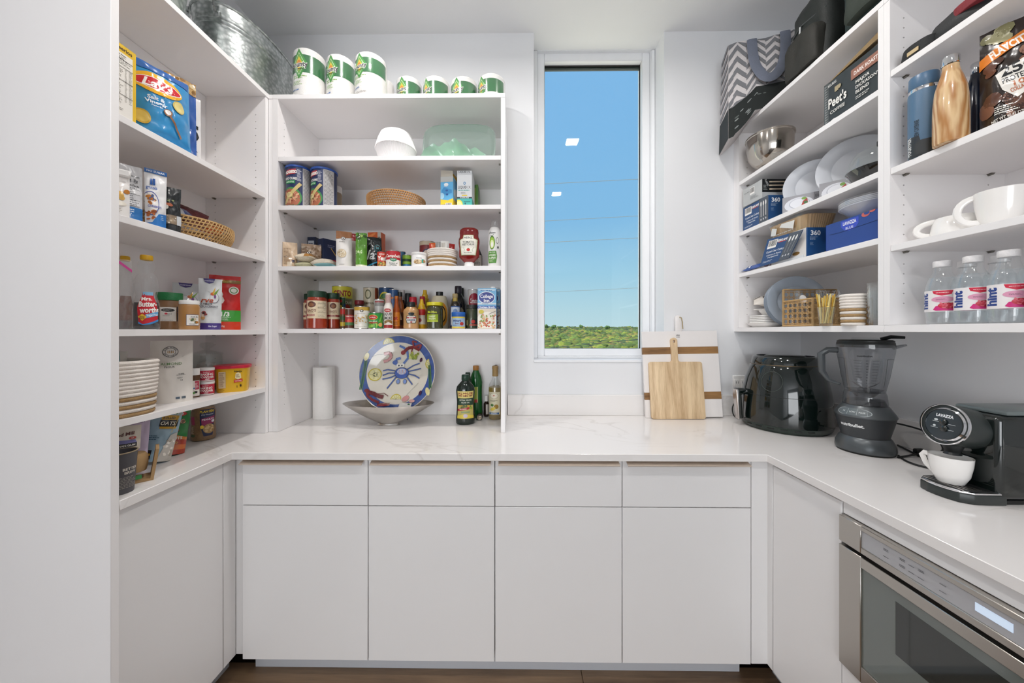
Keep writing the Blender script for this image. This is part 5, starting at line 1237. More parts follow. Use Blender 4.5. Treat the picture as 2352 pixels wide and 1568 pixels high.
turned('pasta_sauce_jar', 'jar of red pasta sauce half hidden behind another at the side panel', 696, 738, 674, 1.76, z, JARP, SAUCE, [('lid', lidp(), GLID)], [(.27, .74, 2.2, art_raos(0))], cat='jar', twist=-.5)
def art_cento(P):
    P.r(0, .72, 1, 1, 'd8cf3a'); P.r(0, 0, 1, .14, 'd0c232'); P.r(0, .14, 1, .72, '7a7a55'); P.t('CENTO', .5, .84, .13, '9a2420', w=.7, bold=.04); P.blobs(.1, .3, .9, .5, 8, .14, .08, ['a82a20', 'c23a2a', '8a1f18'], 3); P.t('SAN MARZANO', .5, .62, .07, 'e9e6d0', w=.85); P.r(0, .2, 1, .28, '8f1f1c'); P.t('TOMATOES', .5, .07, .08, '2f4a1c', w=.75, bold=.03)
tin('tomato_can', 'big yellow topped tomato can behind the pasta sauce jars', 762, 810, 656, 1.845, z, 'd8cf3a', art_cento)
tin('tomato_can', 'narrow green and red can just beside the pasta sauce jars', 778, 794, 682, 1.765, z, '2f5a34', lambda P: (P.blobs(.1, .1, .9, .9, 14, .25, .07, ['b52a24', 'd8c23a', '2a4a7a', '3f8a3f'], 4)))
tin('chili_can', 'slim can with red and yellow blocks beside the tomato paste can', 781, 797, 706, 1.70, z, '6a4a2c', lambda P: (P.r(0, .7, 1, .95, 'b52a24'), P.r(0, .1, 1, .3, 'c9b03a'), P.r(0, .4, 1, .6, '3a5a34')))
tin('tomato_paste_can', 'small tomato paste can with a white lid and red label', 792, 814, 708, 1.655, z, '5a3424', lambda P: (P.r(0, .15, 1, .7, 'a32a2c'), P.t('TOM PASTE', .5, .62, .07, 'efe2d6', w=.8), P.e(.5, .38, .22, .12, 'd0503a', 14), P.r(0, .15, 1, .3, '4f7a4a')), lid='e6e4e0')
turned('olive_jar', 'jar with a dark red lid behind the chickpea can', 814, 837, 689, 1.765, z, JARP, pm('dark_jar', '4a3a30', .15), [('lid', lidp(.86, .96), paint('7a1f26', .35))], [(.2, .7, 2., lambda P: P.r(0, 0, 1, 1, '6a5a4a'))], cat='jar')
tin('chickpea_can', 'white can with a gold band and a picture of chickpeas', 813, 850, 703, 1.64, z, 'e6e1d8', lambda P: (P.r(0, .84, 1, 1, 'bf9a3c'), P.e(.48, .82, .09, .06, '2a2a2c', 16), P.e(.48, .82, .05, .035, 'e6e1d8', 12), P.fine(.25, .68, .7, .71, 1, 'a8a298', 2), P.blobs(.15, .22, .82, .6, 22, .045, .03, ['d8b06a', 'c79a50', 'e6c88a'], 5, shade='b9a88a'), P.fine(.25, .06, .75, .09, 1, 'a8a298', 2)))
tin('pumpkin_can', 'tall cream can with a pumpkin picture at the back of the shelf', 834, 869, 659, 1.84, z, 'd9cdb4', lambda P: (P.r(.72, 0, 1, 1, 'a8502c'), P.e(.35, .84, .17, .12, '6a6a4a', 20), P.e(.35, .84, .12, .085, 'c9c2a0', 18), P.t('PUMPKIN', .38, .62, .05, '6a5a3a', w=.55), P.e(.36, .22, .34, .2, 'c05a24', 22), P.e(.22, .22, .08, .18, 'a8481c', 14), P.e(.5, .22, .08, .18, 'a8481c', 14), P.e(.36, .43, .04, .05, '4a6a2a', 8), P.e(.3, .48, .1, .03, '4a7a34', 8)), lid='9a9690')
tin('black_bean_can', 'grey white can of black beans behind the liquid smoke', 859, 884, 686, 1.73, z, 'd2d0cc', lambda P: (P.r(.1, .78, .9, .88, '9a9a96'), P.t('Black Beans', .5, .5, .12, '2a2a2c', w=.85), P.blobs(.1, .05, .9, .3, 24, .07, .05, ['1e1c20', '34303a', '4a4450'], 3), P.r(.15, .9, .85, .95, 'a84a4a')))
tin('green_bean_can', 'short green vegetable can with a red and yellow badge', 846, 880, 717, 1.625, z, '2a8a3c', lambda P: (P.e(.32, .72, .28, .17, 'e6c23a', 18), P.e(.32, .72, .25, .14, 'b8262c', 18), P.t('Del Monte', .32, .72, .07, 'f4ece0', w=.42, bold=.02), P.t('GREEN BEANS', .32, .45, .07, 'e9f2da', w=.5), P.r(.06, .3, .6, .38, 'b8342c'), P.blobs(.05, .02, .6, .26, 18, .1, .04, ['7ab03a', '5a9230', '9ac85a'], 4), P.poly([(.62, .4), (.8, .9), (.92, .95), (.75, .4)], '6fb040'), P.poly([(.72, .3), (.95, .75), (1, .6), (.82, .25)], '559a34'), P.e(.75, .22, .13, .14, 'd8a060', 14)))
tin('bean_can', 'blue bean can with a yellow and green badge at the back of the shelf', 870, 905, 659, 1.845, z, '234a7a', lambda P: (P.e(.4, .66, .36, .24, 'd8c83a', 20), P.e(.4, .66, .32, .2, '2f6a3a', 20), P.t("BUSH'S", .4, .66, .15, 'e8d84a', w=.56, bold=.03), P.t('Navy Beans', .42, .3, .1, 'dfe6f0', w=.6, bold=.02, shear=.2), P.r(.75, .3, 1, .8, '8fb0d0')))
tin('bean_can', 'blue and orange bean can partly behind the badge bean can', 893, 916, 664, 1.80, z, '2f5a90', lambda P: P.blobs(.05, .1, .95, .8, 18, .12, .08, ['c9742c', 'a8501c', '4a86c0', '6aa0d0'], 4))
def art_smoke(P):
    P.r(0, .0, 1, .16, '9a2428'); P.e(.4, .88, .35, .09, 'b5262a', 16); P.t('COLGIN', .4, .88, .07, 'f2e6dc', w=.45); P.t('LIQUID', .45, .7, .14, '2a2826', w=.8, bold=.02); P.t('SMOKE', .45, .5, .14, '2a2826', w=.8, bold=.02); P.poly([(.1, .2), (.5, .3), (.9, .2), (.9, .36), (.5, .42), (.1, .34)], '8a6a3a')
turned('liquid_smoke_bottle', 'slim white wrapped bottle with a red striped neck', 881, 903, 672, 1.64, z, [(.92, 0), (1, .02), (1, .56), (.95, .62), (.62, .72), (.6, .96), (.5, 1.), (.001, 1.)], paint('e8e2da', .35), [], [(.02, .58, 2.2, art_smoke), (.72, .96, 1.4, lambda P: [P.line((0, .1*i), (1, .1*i+.3), .0014, 'b0262c') for i in range(-2, 10)])])
turned('hot_sauce_bottle', 'orange hot sauce bottle with an orange label beside the liquid smoke', 902, 919, 679, 1.69, z, [(.95, 0), (1, .02), (1, .5), (.9, .6), (.5, .78), (.45, .94)], pm('orange_sauce', 'b5541c', .2, coat=.5), [('cap', [(.5, .92), (.5, 1.), (.001, 1.)], paint('c9742c', .4))], [(.08, .5, 2.4, lambda P: (P.r(0, 0, 1, 1, 'e0852a'), P.t('ot', .4, .6, .3, 'b0262c', w=.5, bold=.04), P.fine(.1, .1, .9, .35, 4, '6a3a1a', 2)))])
turned('sauce_bottle', 'amber sauce bottle with a black cap behind the hot sauce', 909, 929, 670, 1.745, z, [(.95, 0), (1, .02), (1, .56), (.85, .68), (.5, .8), (.48, .9)], pm('amber_sauce', '8a4a22', .18, coat=.5), [('cap', [(.52, .88), (.54, .9), (.54, 1.), (.001, 1.)], BLACK)], [(.1, .45, 2.2, lambda P: (P.r(0, 0, 1, 1, '4a2a1a'), P.poly([(.3, .4), (.7, .4), (.5, 1)], 'd8c8b0')))])
turned('sauce_bottle', 'dark sauce bottle with a speckled white cap wrap behind the amber one', 916, 933, 665, 1.82, z, [(.95, 0), (1, .02), (1, .56), (.8, .68), (.55, .76)], pm('dark_red_sauce', '4a2018', .2), [('cap_wrap', [(.6, .74), (.72, .76), (.7, .98), (.6, 1.), (.001, 1.)], pm('speckled_wrap', 'c9c4c4', .4, var=.4, scale=200))], None)
turned('sauce_bottle', 'dark bottle with a broad black cap behind the tan mustard', 930, 945, 673, 1.80, z, [(.95, 0), (1, .02), (1, .62), (.85, .72)], MATS['dark_brown_glass'], [('cap', [(.9, .7), (.98, .72), (.98, .98), (.9, 1.), (.001, 1.)], BLACK)], None)
def art_boar(P):
    P.poly([(.15, .1), (.85, .1), (.95, .4), (.85, .75), (.15, .75), (.05, .4)], '2a3a34'); P.poly([(.19, .14), (.81, .14), (.9, .4), (.81, .7), (.19, .7), (.1, .4)], 'd9d4cc'); P.e(.5, .88, .24, .14, '1e2422', 18); P.r(.15, .5, .85, .62, 'a82a2c'); P.t("HONEY", .5, .56, .08, 'f0e4dc', w=.6); P.r(.2, .28, .8, .44, '3a4a6a'); P.t('MUSTARD', .5, .36, .09, 'e6e0d6', w=.55); P.e(.5, .2, .08, .06, 'b52a2c', 10)
turned('mustard_bottle', 'squat tan honey mustard bottle with a black cap', 926, 963, 692, 1.645, z, [(.88, 0), (.97, .02), (1., .08), (.97, .14), (.97, .55), (1., .62), (.94, .7), (.6, .8), (.5, .83)], pm('tan_mustard', 'b58a5a', .25, coat=.4), [('cap', [(.52, .81), (.55, .83), (.52, .98), (.48, 1.), (.001, 1.)], BLACK)], [(.16, .6, 1.6, art_boar)], sy=.85)
turned('mustard_bottle', 'tan squeeze bottle with a red cap behind the squat honey mustard', 937, 960, 681, 1.74, z, [(.95, 0), (1, .02), (1, .6), (.85, .72), (.7, .76)], pm('tan_mustard_dark', 'a87a48', .3, coat=.3), [('cap', [(.72, .75), (.78, .77), (.76, .97), (.7, 1.), (.001, 1.)], paint('c22436', .35))], None)
turned('mustard_bottle', 'yellow mustard squeeze bottle with a pointed yellow nozzle beside the honey mustard', 958, 979, 686, 1.695, z, [(.9, 0), (1, .02), (1, .3), (.85, .4), (1, .55), (.95, .68), (.7, .76)], pm('yellow_mustard', 'cf9f16', .25, coat=.4), [('nozzle', [(.7, .75), (.72, .8), (.5, .84), (.42, .9), (.3, 1.), (.001, 1.)], paint('e0b524', .35))], [(.12, .68, 1.8, lambda P: (P.r(.05, .05, .95, .6, 'c9bfae'), P.r(.05, .6, .95, .95, 'b52a24'), P.e(.3, .3, .2, .12, '8a2a24', 12)))])
turned('mustard_bottle', 'small yellow bottle with a red cap behind the yellow mustard', 963, 977, 680, 1.75, z, [(.95, 0), (1, .02), (1, .65), (.8, .76)], MATS['yellow_mustard'], [('cap', [(.8, .75), (.9, .77), (.88, .98), (.8, 1.), (.001, 1.)], paint('a8202c', .35))], None)
turned('mustard_bottle', 'tall yellow mustard bottle with a stepped yellow cap at the back', 964, 988, 665, 1.83, z, [(.95, 0), (1, .02), (1, .55), (.95, .66), (.8, .72)], MATS['yellow_mustard'], [('nozzle', [(.8, .71), (.8, .78), (.6, .8), (.58, .88), (.42, .9), (.34, 1.), (.001, 1.)], MATS['paint_e0b524_35'])], None)
turned('relish_jar', 'jar of dark green relish with a yellow lid', 979, 1018, 693, 1.645, z, JARP, pm('relish', '3a3a1e', .2, var=.5, scale=120, coat=.6), [('lid', lidp(.88, .97), paint('cfc528', .35))], [(.2, .72, 1.9, lambda P: (P.r(.02, .1, .78, .66, '8aa018'), P.r(.02, .12, .78, .2, 'c2d046'), P.t('Mt.Olive', .4, .82, .16, 'd6dc3a', w=.6, bold=.02), P.t('SWEET', .4, .5, .12, 'eef0c8', w=.5, bold=.02), P.t('RELISH', .4, .34, .12, 'eef0c8', w=.5, bold=.02)))], cat='jar', twist=-.15)
turned('mayonnaise_bottle', 'cream mayonnaise squeeze bottle with a black cap and orange label behind the relish', 989, 1030, 668, 1.76, z, [(.9, 0), (.98, .02), (1., .2), (.98, .6), (.92, .75), (.75, .88), (.45, .9)], paint('d8cdb2', .3), [('cap', [(.36, .89), (.4, .9), (.4, .995), (.36, 1.), (.001, 1.)], BLACK)], [(.05, .72, 1.9, lambda P: (P.e(.5, .5, .5, .5, 'd8922a', 26), P.e(.5, .5, .36, .36, '1e1e1c', 24), P.e(.5, .5, .3, .3, 'd8a84a', 20)))], sy=.7, twist=.1)
turned('vinegar_bottle', 'tall dark vinegar bottle with a purple black cap at the back', 1035, 1070, 655, 1.82, z, [(.95, 0), (1, .015), (1, .55), (.9, .68), (.5, .8), (.42, .84)], pm('black_vinegar', '10120f', .08, coat=.5), [('cap', [(.42, .82), (.47, .84), (.46, .98), (.42, 1.), (.001, 1.)], paint('2a2230', .4))], [(.12, .52, 1.6, lambda P: (P.poly([(.55, .1), (.95, .1), (.95, .8), (.75, .95), (.55, .8)], 'b0a488'), P.fine(.6, .2, .9, .7, 5, '4a3a2a', 2), P.r(.3, .5, .5, .7, '8a2a2c')))])
turned('vinegar_bottle', 'tall dark bottle with a dark green cap peeking behind the vinegar bottle', 1049, 1071, 660, 1.885, z, [(.95, 0), (1, .015), (1, .55), (.7, .72), (.42, .8)], pm('dark_green_glass', '14201a', .1), [('cap', [(.42, .78), (.47, .8), (.46, .98), (.42, 1.), (.001, 1.)], paint('1e2a26', .4))], None)
turned('oil_bottle', 'small bottle with a golden neck and a blue bordered label', 1033, 1058, 673, 1.69, z, [(.95, 0), (1, .02), (1, .6), (.85, .7), (.45, .78), (.4, .9)], pm('dark_oil', '2a2216', .12, coat=.4), [('cork_cap', [(.42, .88), (.52, .9), (.5, .99), (.4, 1.), (.001, 1.)], paint('a89468', .6)), ('neck_wrap', [(.42, .76), (.46, .77), (.44, .88)], paint('b59a4a', .35))], [(.08, .64, 2., lambda P: (P.r(0, 0, 1, 1, '3a5a94'), P.r(.06, .06, .94, .94, 'c4ccd8'), P.e(.5, .3, .3, .2, 'c9a85a', 14), P.e(.5, .7, .22, .16, '6a86b0', 14)))])
turned('bouillon_jar', 'small jar with a bright blue lid and a yellow trimmed label', 1037, 1069, 716, 1.625, z, [(.9, 0), (.97, .03), (.97, .7), (.92, .74)], paint('c9b48c', .3), [('lid', [(.98, .73), (1., .75), (1., .98), (.96, 1.), (.001, 1.)], paint('1f5aa8', .4))], [(.05, .7, 2.2, lambda P: (P.r(0, 0, 1, 1, 'd8c030'), P.r(0, .12, 1, .9, '9ab4d0'), P.t("Wyler's", .4, .66, .18, '1e2f6a', w=.6, bold=.04, shear=.2), P.t('BEEF', .4, .4, .12, '6a3a2a', w=.4), P.e(.72, .38, .14, .16, 'b5342c', 12), P.fine(.1, .18, .6, .28, 2, '4a5a7a', 2)))], cat='jar')
tin('milk_can', 'white and red milk can with a blue band behind the caper jar', 1074, 1099, 664, 1.80, z, 'dcd8d4', lambda P: (P.e(.6, .7, .45, .22, 'a82838', 18), P.t('Carnation', .58, .72, .13, 'f0e8e4', w=.6, shear=.3), P.r(.15, .1, .95, .26, '2a3a7a'), P.t('Milk', .5, .18, .09, 'e6e8f0')))
turned('caper_jar', 'slim jar of dark green capers beside the broth cartons', 1070, 1098, 699, 1.665, z, JARP, pm('capers', '3c3f26', .25, var=.5, scale=150, coat=.5), [('lid', lidp(.86, .96), pm('dark_lid', '2c2c28', .35))], [(.08, .7, 2., lambda P: (P.r(.45, .05, 1, .5, '2a2a24'), P.e(.6, .34, .18, .12, 'b5342c', 12), P.r(.3, .08, 1, .16, 'b54a34'), P.r(-.1, .1, .1, .45, 'c9bf8a')))], cat='jar')
def art_broth(P):
    P.r(0, .54, 1, 1, '74b4dc'); P.e(.5, .96, .5, .02, 'e6f0f6', 10); P.fine(.15, .93, .85, .965, 1, '2f6aa8', 2); P.e(.48, .77, .44, .155, 'e6ecf2', 28); P.e(.48, .77, .41, .135, '2a3a8a', 28); P.t('College', .48, .805, .085, 'f2f2f4', w=.68, bold=.02); P.t('Inn', .48, .7, .085, 'f2f2f4', w=.4, bold=.02)
    P.r(0, .6, 1, .64, 'c9d4da'); P.fine(.25, .605, .75, .63, 1, '4a7aa8', 3); P.r(0, .5, 1, .57, '2a5aa4'); P.t('Chicken Broth', .48, .535, .05, 'f0f2f6', w=.86, bold=.02)
    P.r(0, 0, 1, .5, 'd8cdbc'); P.e(.52, .22, .55, .2, 'eae4d8', 24); P.blobs(.05, .03, .95, .34, 70, .06, .02, ['d8a66a', 'c8703a', 'e8dcc2', '8a9a4a', 'b5442c', 'efe6d2', 'd9c39a'], 5); P.e(.2, .42, .14, .05, 'c9b83a', 14); P.line((.6, .36), (.98, .44), .002, '6a6a68')
def broth(l, r, top, Y, lab, d=.062):
    a, b = atY(l, 760, Y), atY(r, 760, Y); h = atY((l+r)/2, top, Y).z-z
    t = carton('broth_carton', lab, (a.x+b.x)/2, Y+d/2, z, b.x-a.x, d, h, '74b4dc', {'front': art_broth, 'left': lambda P: P.r(0, .5, 1, 1, '5a9ac8')}, cat='carton')
    MB().lathe([(.0145, h), (.0145, h+.009), (.013, h+.0105), (.001, h+.0105)], 24, (b.x-a.x)*.3, .0).build('cap', WHITEP, t)
broth(1097, 1140, 662, 1.615, 'blue and white chicken broth carton at the front with a soup bowl picture')
broth(1106, 1149, 664, 1.73, 'blue and white chicken broth carton tucked behind another')
# ============================================================ worktop below the back unit
z = CT+.0005
def towel_roll():
    Yc = 1.852; X, R, h = cfit(718, 769, 840, Yc, z)
    t = thing('paper_towel_roll', 'unwrapped white paper towel roll standing on the worktop with its end sheet loose', 'paper towel', (X, Yc, z))
    m = MB(); m.lathe([(.02, 0), (R, 0), (R, h), (.02, h), (.02, 0)], 40, cap0=False, cap1=False); m.build('roll', PAPER, t)
    MB().lathe([(.0205, .001), (.0205, h-.002), (.0185, h-.002), (.0185, .001)], 24, cap0=False, cap1=False).build('core_tube', pm('kraft_core', '8a7358', .8), t)
    m = MB(); m.grid(lambda u, v: ((R+.0015+.02*max(0, u-.5)*(1-v)**2)*math.cos(-1.9+u*1.6), (R+.0015+.03*max(0, u-.4)*(1-v))*math.sin(-1.9+u*1.6), .0005+h*.985*v), 12, 8); m.build('loose_sheet', PAPER, t)
towel_roll()
# plate with painted seafood
def plate():
    R = .2; Yc = 1.845
    cx = atY(921, 850, Yc).x
    t = thing('serving_plate', 'round cream platter painted with a blue crab, shellfish and a blue rim', 'plate', (cx, 1.806, z+.05))
    tilt = -.2
    prof = [(.001, .004), (R*.55, .004), (R*.62, .006), (R*.8, .018), (R*.985, .026), (R, .0275), (R*.995, .023), (R*.8, .012), (R*.6, .0), (.001, 0)]
    pl = MB().lathe(prof, 72, cap0=False, cap1=False).build('platter', pm('cream_glaze', 'e3ddcf', .12, coat=.5), t)
    Rz = prof_r([(a[1], a[0]) for a in []] or [(0, 0), (0, 1)])
    def zs_(r):
        for (r0, z0), (r1, z1) in zip(prof[:5], prof[1:6]):
            if r0 <= r <= r1 and r1 > r0: return z0+(z1-z0)*(r-r0)/(r1-r0)
        return prof[5][1]
    P = Print(None, 2*R, 2*R, du=.012, off=.0006, step=.00008)
    P.S = lambda u, v, k: Vector((u, v-R, zs_(min(R, math.hypot(u, v-R)))+k))
    BL = '3f5a9c'; INK = '1f2438'
    # rim: outer blue ring
    N = 72
    for i in range(N):
        a0, a1 = 2*PI*i/N, 2*PI*(i+1)/N; r0, r1 = .405, .49
        P.poly([(.5+r0*math.cos(a0), .5+r0*math.sin(a0)), (.5+r1*math.cos(a0), .5+r1*math.sin(a0)), (.5+r1*math.cos(a1), .5+r1*math.sin(a1)), (.5+r0*math.cos(a1), .5+r0*math.sin(a1))], BL if i % 3 else '4663a6'); P.o -= P.st
    P.o += P.st
    def lemon(cx, cy, r, a0, a1, rot=0):
        P.e(cx, cy, r, r, 'c9b83a', 20, rot, a0, a1); P.e(cx, cy, r*.85, r*.85, 'e9e3a8', 20, rot, a0, a1)
        for k in range(5):
            a = a0+(a1-a0)*(k+.5)/5+rot; P.line((cx, cy), (cx+r*.75*math.cos(a), cy+r*.75*math.sin(a)), .0012, '7a7a4a')
    lemon(.36, .89, .075, .2, PI+.2); lemon(.93, .62, .07, PI*.6, PI*1.5); lemon(.2, .48, .085, 0, 2*PI); P.e(.2, .48, .03, .03, '7a7a4a', 12); P.e(.2, .48, .022, .022, 'e9e3a8', 12); lemon(.5, .16, .07, 0, PI)
    for x, y0, y1, s in ((.05, .28, .66, 1), (.95, .3, .6, -1)):
        for k in range(3): P.line((x+(k-1)*.014, y0), (x+(k-1)*.014+.03*s, y1), .004, ('4a7a4a', '2f5a3a', '5f8a55')[k])
        P.e(x+.035*s, y1+.05 if s > 0 else y0-.04, .028, .055, 'e6dca0', 12, -.3*s)
    # crab
    P.stroke([(.56, .62), (.62, .7), (.6, .8), (.55, .84), (.5, .86)], .012, '7f97cc'); P.stroke([(.56, .62), (.62, .7), (.6, .8), (.55, .84), (.5, .86)], .009, '5a78b8')
    P.stroke([(.51, .58), (.46, .63), (.46, .68), (.52, .7)], .014, '6a86c2'); P.e(.45, .64, .035, .03, '4a68b0', 12)
    P.e(.5, .6, .03, .03, 'f0eee6', 12); P.e(.55, .6, .03, .03, 'f0eee6', 12); P.e(.505, .6, .01, .012, INK, 8); P.e(.545, .6, .01, .012, INK, 8)
    for a, b, c in (((.46, .53), (.36, .545), (.3, .53)), ((.46, .5), (.38, .5), (.3, .47)), ((.47, .47), (.4, .44), (.3, .42)), ((.48, .45), (.43, .38), (.37, .3)), ((.62, .55), (.7, .6), (.78, .63)), ((.63, .52), (.72, .54), (.8, .56)), ((.63, .49), (.72, .47), (.79, .43)), ((.61, .46), (.66, .4), (.7, .35))):
        P.stroke([a, b, c], .0065, INK); P.stroke([a, b, c], .0045, '4a68b0')
    P.e(.55, .5, .095, .075, INK, 28); P.e(.55, .5, .09, .07, '3f5fb0', 28); P.e(.55, .52, .06, .04, 'd8d8e6', 20)
    for k in range(6): P.line((.5+.02*k, .545), (.51+.016*k, .49), .002, '9a3a3a' if k % 2 else '3f5fb0')
    for x in (.51, .6): P.e(x, .39, .025, .032, INK, 14); P.e(x, .39, .021, .028, '7a94cc', 14)
    # shrimp, lobsters, roe, mussels
    P.stroke([(.3, .75), (.37, .77), (.4, .72), (.36, .67), (.3, .65)], .016, '9a6a6a'); P.stroke([(.3, .75), (.37, .77), (.4, .72), (.36, .67), (.3, .65)], .013, 'd8a0a0'); P.stroke([(.3, .75), (.22, .74), (.15, .71)], .001, INK)
    P.stroke([(.56, .78), (.62, .83), (.7, .84), (.78, .8)], .016, '7a1f24'); P.stroke([(.7, .84), (.68, .92), (.74, .9)], .008, '8f262a'); P.stroke([(.7, .84), (.8, .87), (.78, .82)], .01, '8f262a'); P.e(.55, .77, .03, .03, '8f262a', 10, .6); P.stroke([(.68, .83), (.66, .76)], .006, '7a1f24')
    P.blobs(.64, .69, .76, .77, 26, .018, .018, ['b9c24a', '8a9a34', 'd2d87a', '6a7a2a'], 4)
    P.e(.8, .67, .018, .03, '4a2a4a', 10, -.3); P.e(.82, .24, .018, .035, '4a2a4a', 10, -.3)
    P.stroke([(.14, .25), (.2, .24), (.28, .2), (.34, .19)], .02, '6a1f24'); P.stroke([(.14, .25), (.15, .2), (.22, .15), (.3, .12)], .012, '7f262a'); P.stroke([(.2, .22), (.34, .24), (.4, .2)], .003, '6a1f24'); P.e(.13, .27, .03, .025, '7a2226', 10)
    P.stroke([(.6, .16), (.66, .24), (.78, .37)], .001, INK); P.e(.63, .17, .05, .035, 'd89a98', 12, .5); P.e(.72, .14, .04, .02, 'd8a8a4', 12)
    lb = P.build(t, 'painted_decoration', printmat('painted_glaze', .14, .4))
    for o in (pl, lb): o.rotation_euler = (PI/2-.22, 0, 0); o.location = (0, 0, R*math.cos(.22)+.001)
plate()
def metal_bowl():
    Yc = 1.712; X = atY(893, 940, Yc).x; R = .5*(atY(997, 925, Yc).x-atY(789, 925, Yc).x); h = .109
    t = thing('metal_bowl', 'wide boat shaped brushed steel bowl on a small foot in front of the platter', 'bowl', (X, Yc, z))
    pr = [(.24, 0), (.255, .003), (.23, .01), (.26, .014), (.5, h*.36), (.75, h*.66), (.92, h*.88), (1., h)]
    Q = [(.985, h-.001), (.9, h*.87), (.73, h*.66+.003), (.48, h*.36+.004), (.25, .02), (.001, .018)]
    MB().lathe([(a*R, b) for a, b in pr+Q], 72, sy=.46, cap1=False).build('bowl', STEEL, t)
    for i, (x, y, c, lab, r) in enumerate(((-.075, 0, 'c9c6c0', 'silver sweet packet lying in the wide steel bowl', .4), (.01, -.01, '33406a', 'navy sweet packet lying in the wide steel bowl', -.3), (.085, .0, 'e4e4e0', 'white sweet packet with a green mark sticking out of the steel bowl', .1), (-.02, .0, '8a2a34', 'red sweet packet lying in the wide steel bowl', .3))):
        packet('sweet_packet', lab, X+x, Yc+y-.025, z+.066+.011*i, .06, .042, .009, c, (lambda P: P.e(.8, .6, .1, .16, '2f6a4a', 10)) if i == 2 else None, rot=(math.radians(-84 if i != 2 else -66), 0, r), seed=80+i)
    t = thing('assumed_plate_stand', 'small black wire easel holding up the painted platter', 'plate stand', (atY(921, 850, 1.84).x, 1.83, z))  # stand is unseen behind the bowl, assumed from the platter's raised height
    for x in (-.05, .05): MB().tube([(x, -.046, .07), (x, -.044, .045), (x, -.036, .045), (x, .0, .05), (x, .05, .004), (x, .06, .0035)], .003, 7).build('wire_leg', BLACK, t); MB().tube([(x, -.04, .045), (x, -.04, .0035)], .003, 7).build('wire_foot', BLACK, t)
    MB().tube([(-.05, .0, .05), (.05, .0, .05)], .003, 7).build('cross_wire', BLACK, t)
metal_bowl()
def art_pompeian(P):
    P.r(0, .72, 1, 1, 'd8c87a'); P.r(.08, .8, .92, .95, '7a2a20'); P.t('POMPEIAN', .5, .875, .07, 'e8c87a', w=.76, bold=.03); P.r(0, .48, 1, .74, '23402e'); P.t('EXTRA VIRGIN', .5, .67, .05, 'e6e6d6', w=.8, bold=.01); P.t('OLIVE OIL', .5, .58, .05, 'e6e6d6', w=.7, bold=.01)
    P.r(0, 0, 1, .48, 'bcae62'); P.blobs(.1, .36, .9, .46, 12, .1, .03, ['8a9a3a', 'c89a3a', '5a6a2a'], 3); P.poly([(.0, .26), (.75, .34), (.75, .42), (0, .34)], 'a82a34'); P.t('FIRST PRESSED', .36, .34, .03, 'f0e4dc', w=.6, rot=.08); P.r(.25, .2, .75, .26, '8a9a6a'); P.e(.82, .38, .1, .05, '8aa03a', 12); P.poly([(.0, 0), (1, 0), (1, .1), (.5, .16), (0, .1)], 'd8c24a'); P.e(.5, .1, .12, .07, 'c9bcd0', 12)
p = atZ(1069, 976, CT)
turned('olive_oil_bottle', 'dark green olive oil bottle with a yellow and green label on the worktop', 1047, 1091, 857, p.y+.033, z, [(.9, 0), (.99, .02), (1., .08), (.92, .3), (.9, .45), (.95, .58), (.99, .68), (.9, .76), (.55, .84), (.4, .87), (.38, .9)], pm('green_black_glass', '0f1f18', .08, coat=.4), [('cap', [(.36, .88), (.42, .9), (.4, .985), (.34, 1.), (.001, 1.)], paint('183a2a', .35))], [(.13, .68, 1.75, art_pompeian)], sy=.75)
turned('olive_oil_bottle', 'dark green olive oil bottle hidden behind the labelled one', 1061, 1088, 853, p.y+.105, z, [(.95, 0), (1, .02), (1, .6), (.85, .72), (.45, .85), (.4, .9)], MATS['green_black_glass'], [('cap', [(.4, .88), (.44, .9), (.42, .985), (.36, 1.), (.001, 1.)], MATS['paint_183a2a_35'])], None)
turned('green_bottle', 'clear green bottle with an orange cap behind the olive oil', 1078, 1108, 838, 1.866, z, [(.95, 0), (1, .02), (.95, .55), (1, .68), (.85, .78), (.45, .9), (.42, .93)], pm('bright_green_glass', '17602a', .08, coat=.4), [('cap', [(.42, .915), (.46, .925), (.46, .99), (.42, 1.), (.001, 1.)], paint('b07a3a', .45))], [(.3, .6, 1., lambda P: (P.r(.2, 0, .8, 1, '9aa83a'), P.r(.3, .0, .8, .2, 'b52a2c'), P.r(.72, 0, .8, 1, 'd8d0a0')))], sy=.7)
p2 = atZ(1101, 966, CT)
def cork_stop():
    t = thing('bottle_stopper', 'dark bottle stopper with a pale printed top lying beside the oil bottles', 'stopper', (p2.x, p2.y+.004, z+.0165))
    MB().lathe([(.0001, .0), (.0155, .0), (.0165, .002), (.0165, .02), (.015, .022), (.008, .0235)], 28).build('stopper', paint('2a241f', .5), t)
    P = Print(cylS(.01, 0), .02, .02); P.S = lambda u, v, k: Vector((u, -(v-.0125)*1., -k)); P.e(.5, .625, .6, .6, 'cbb99a'); P.t('Ev', .5, .625, .7, '3a2f24', w=.8, bold=.02); P.build(t)
    t.rotation_euler = (-PI/2, 0, 0)
cork_stop()
p = atZ(1117, 957, CT)
turned('vial', 'small brown vial with a white cap between the oil bottles and the vinegar', 1111, 1123, 907, p.y+.012, z, [(.95, 0), (1, .03), (1, .62), (.6, .7), (.55, .74)], pm('brown_vial', '2c1e16', .15), [('cap', [(.72, .73), (.75, .75), (.75, .98), (.7, 1.), (.001, 1.)], WHITEP)], [(.12, .6, 1.6, lambda P: P.r(.4, 0, 1, 1, 'cfc9c0'))], cat='vial')
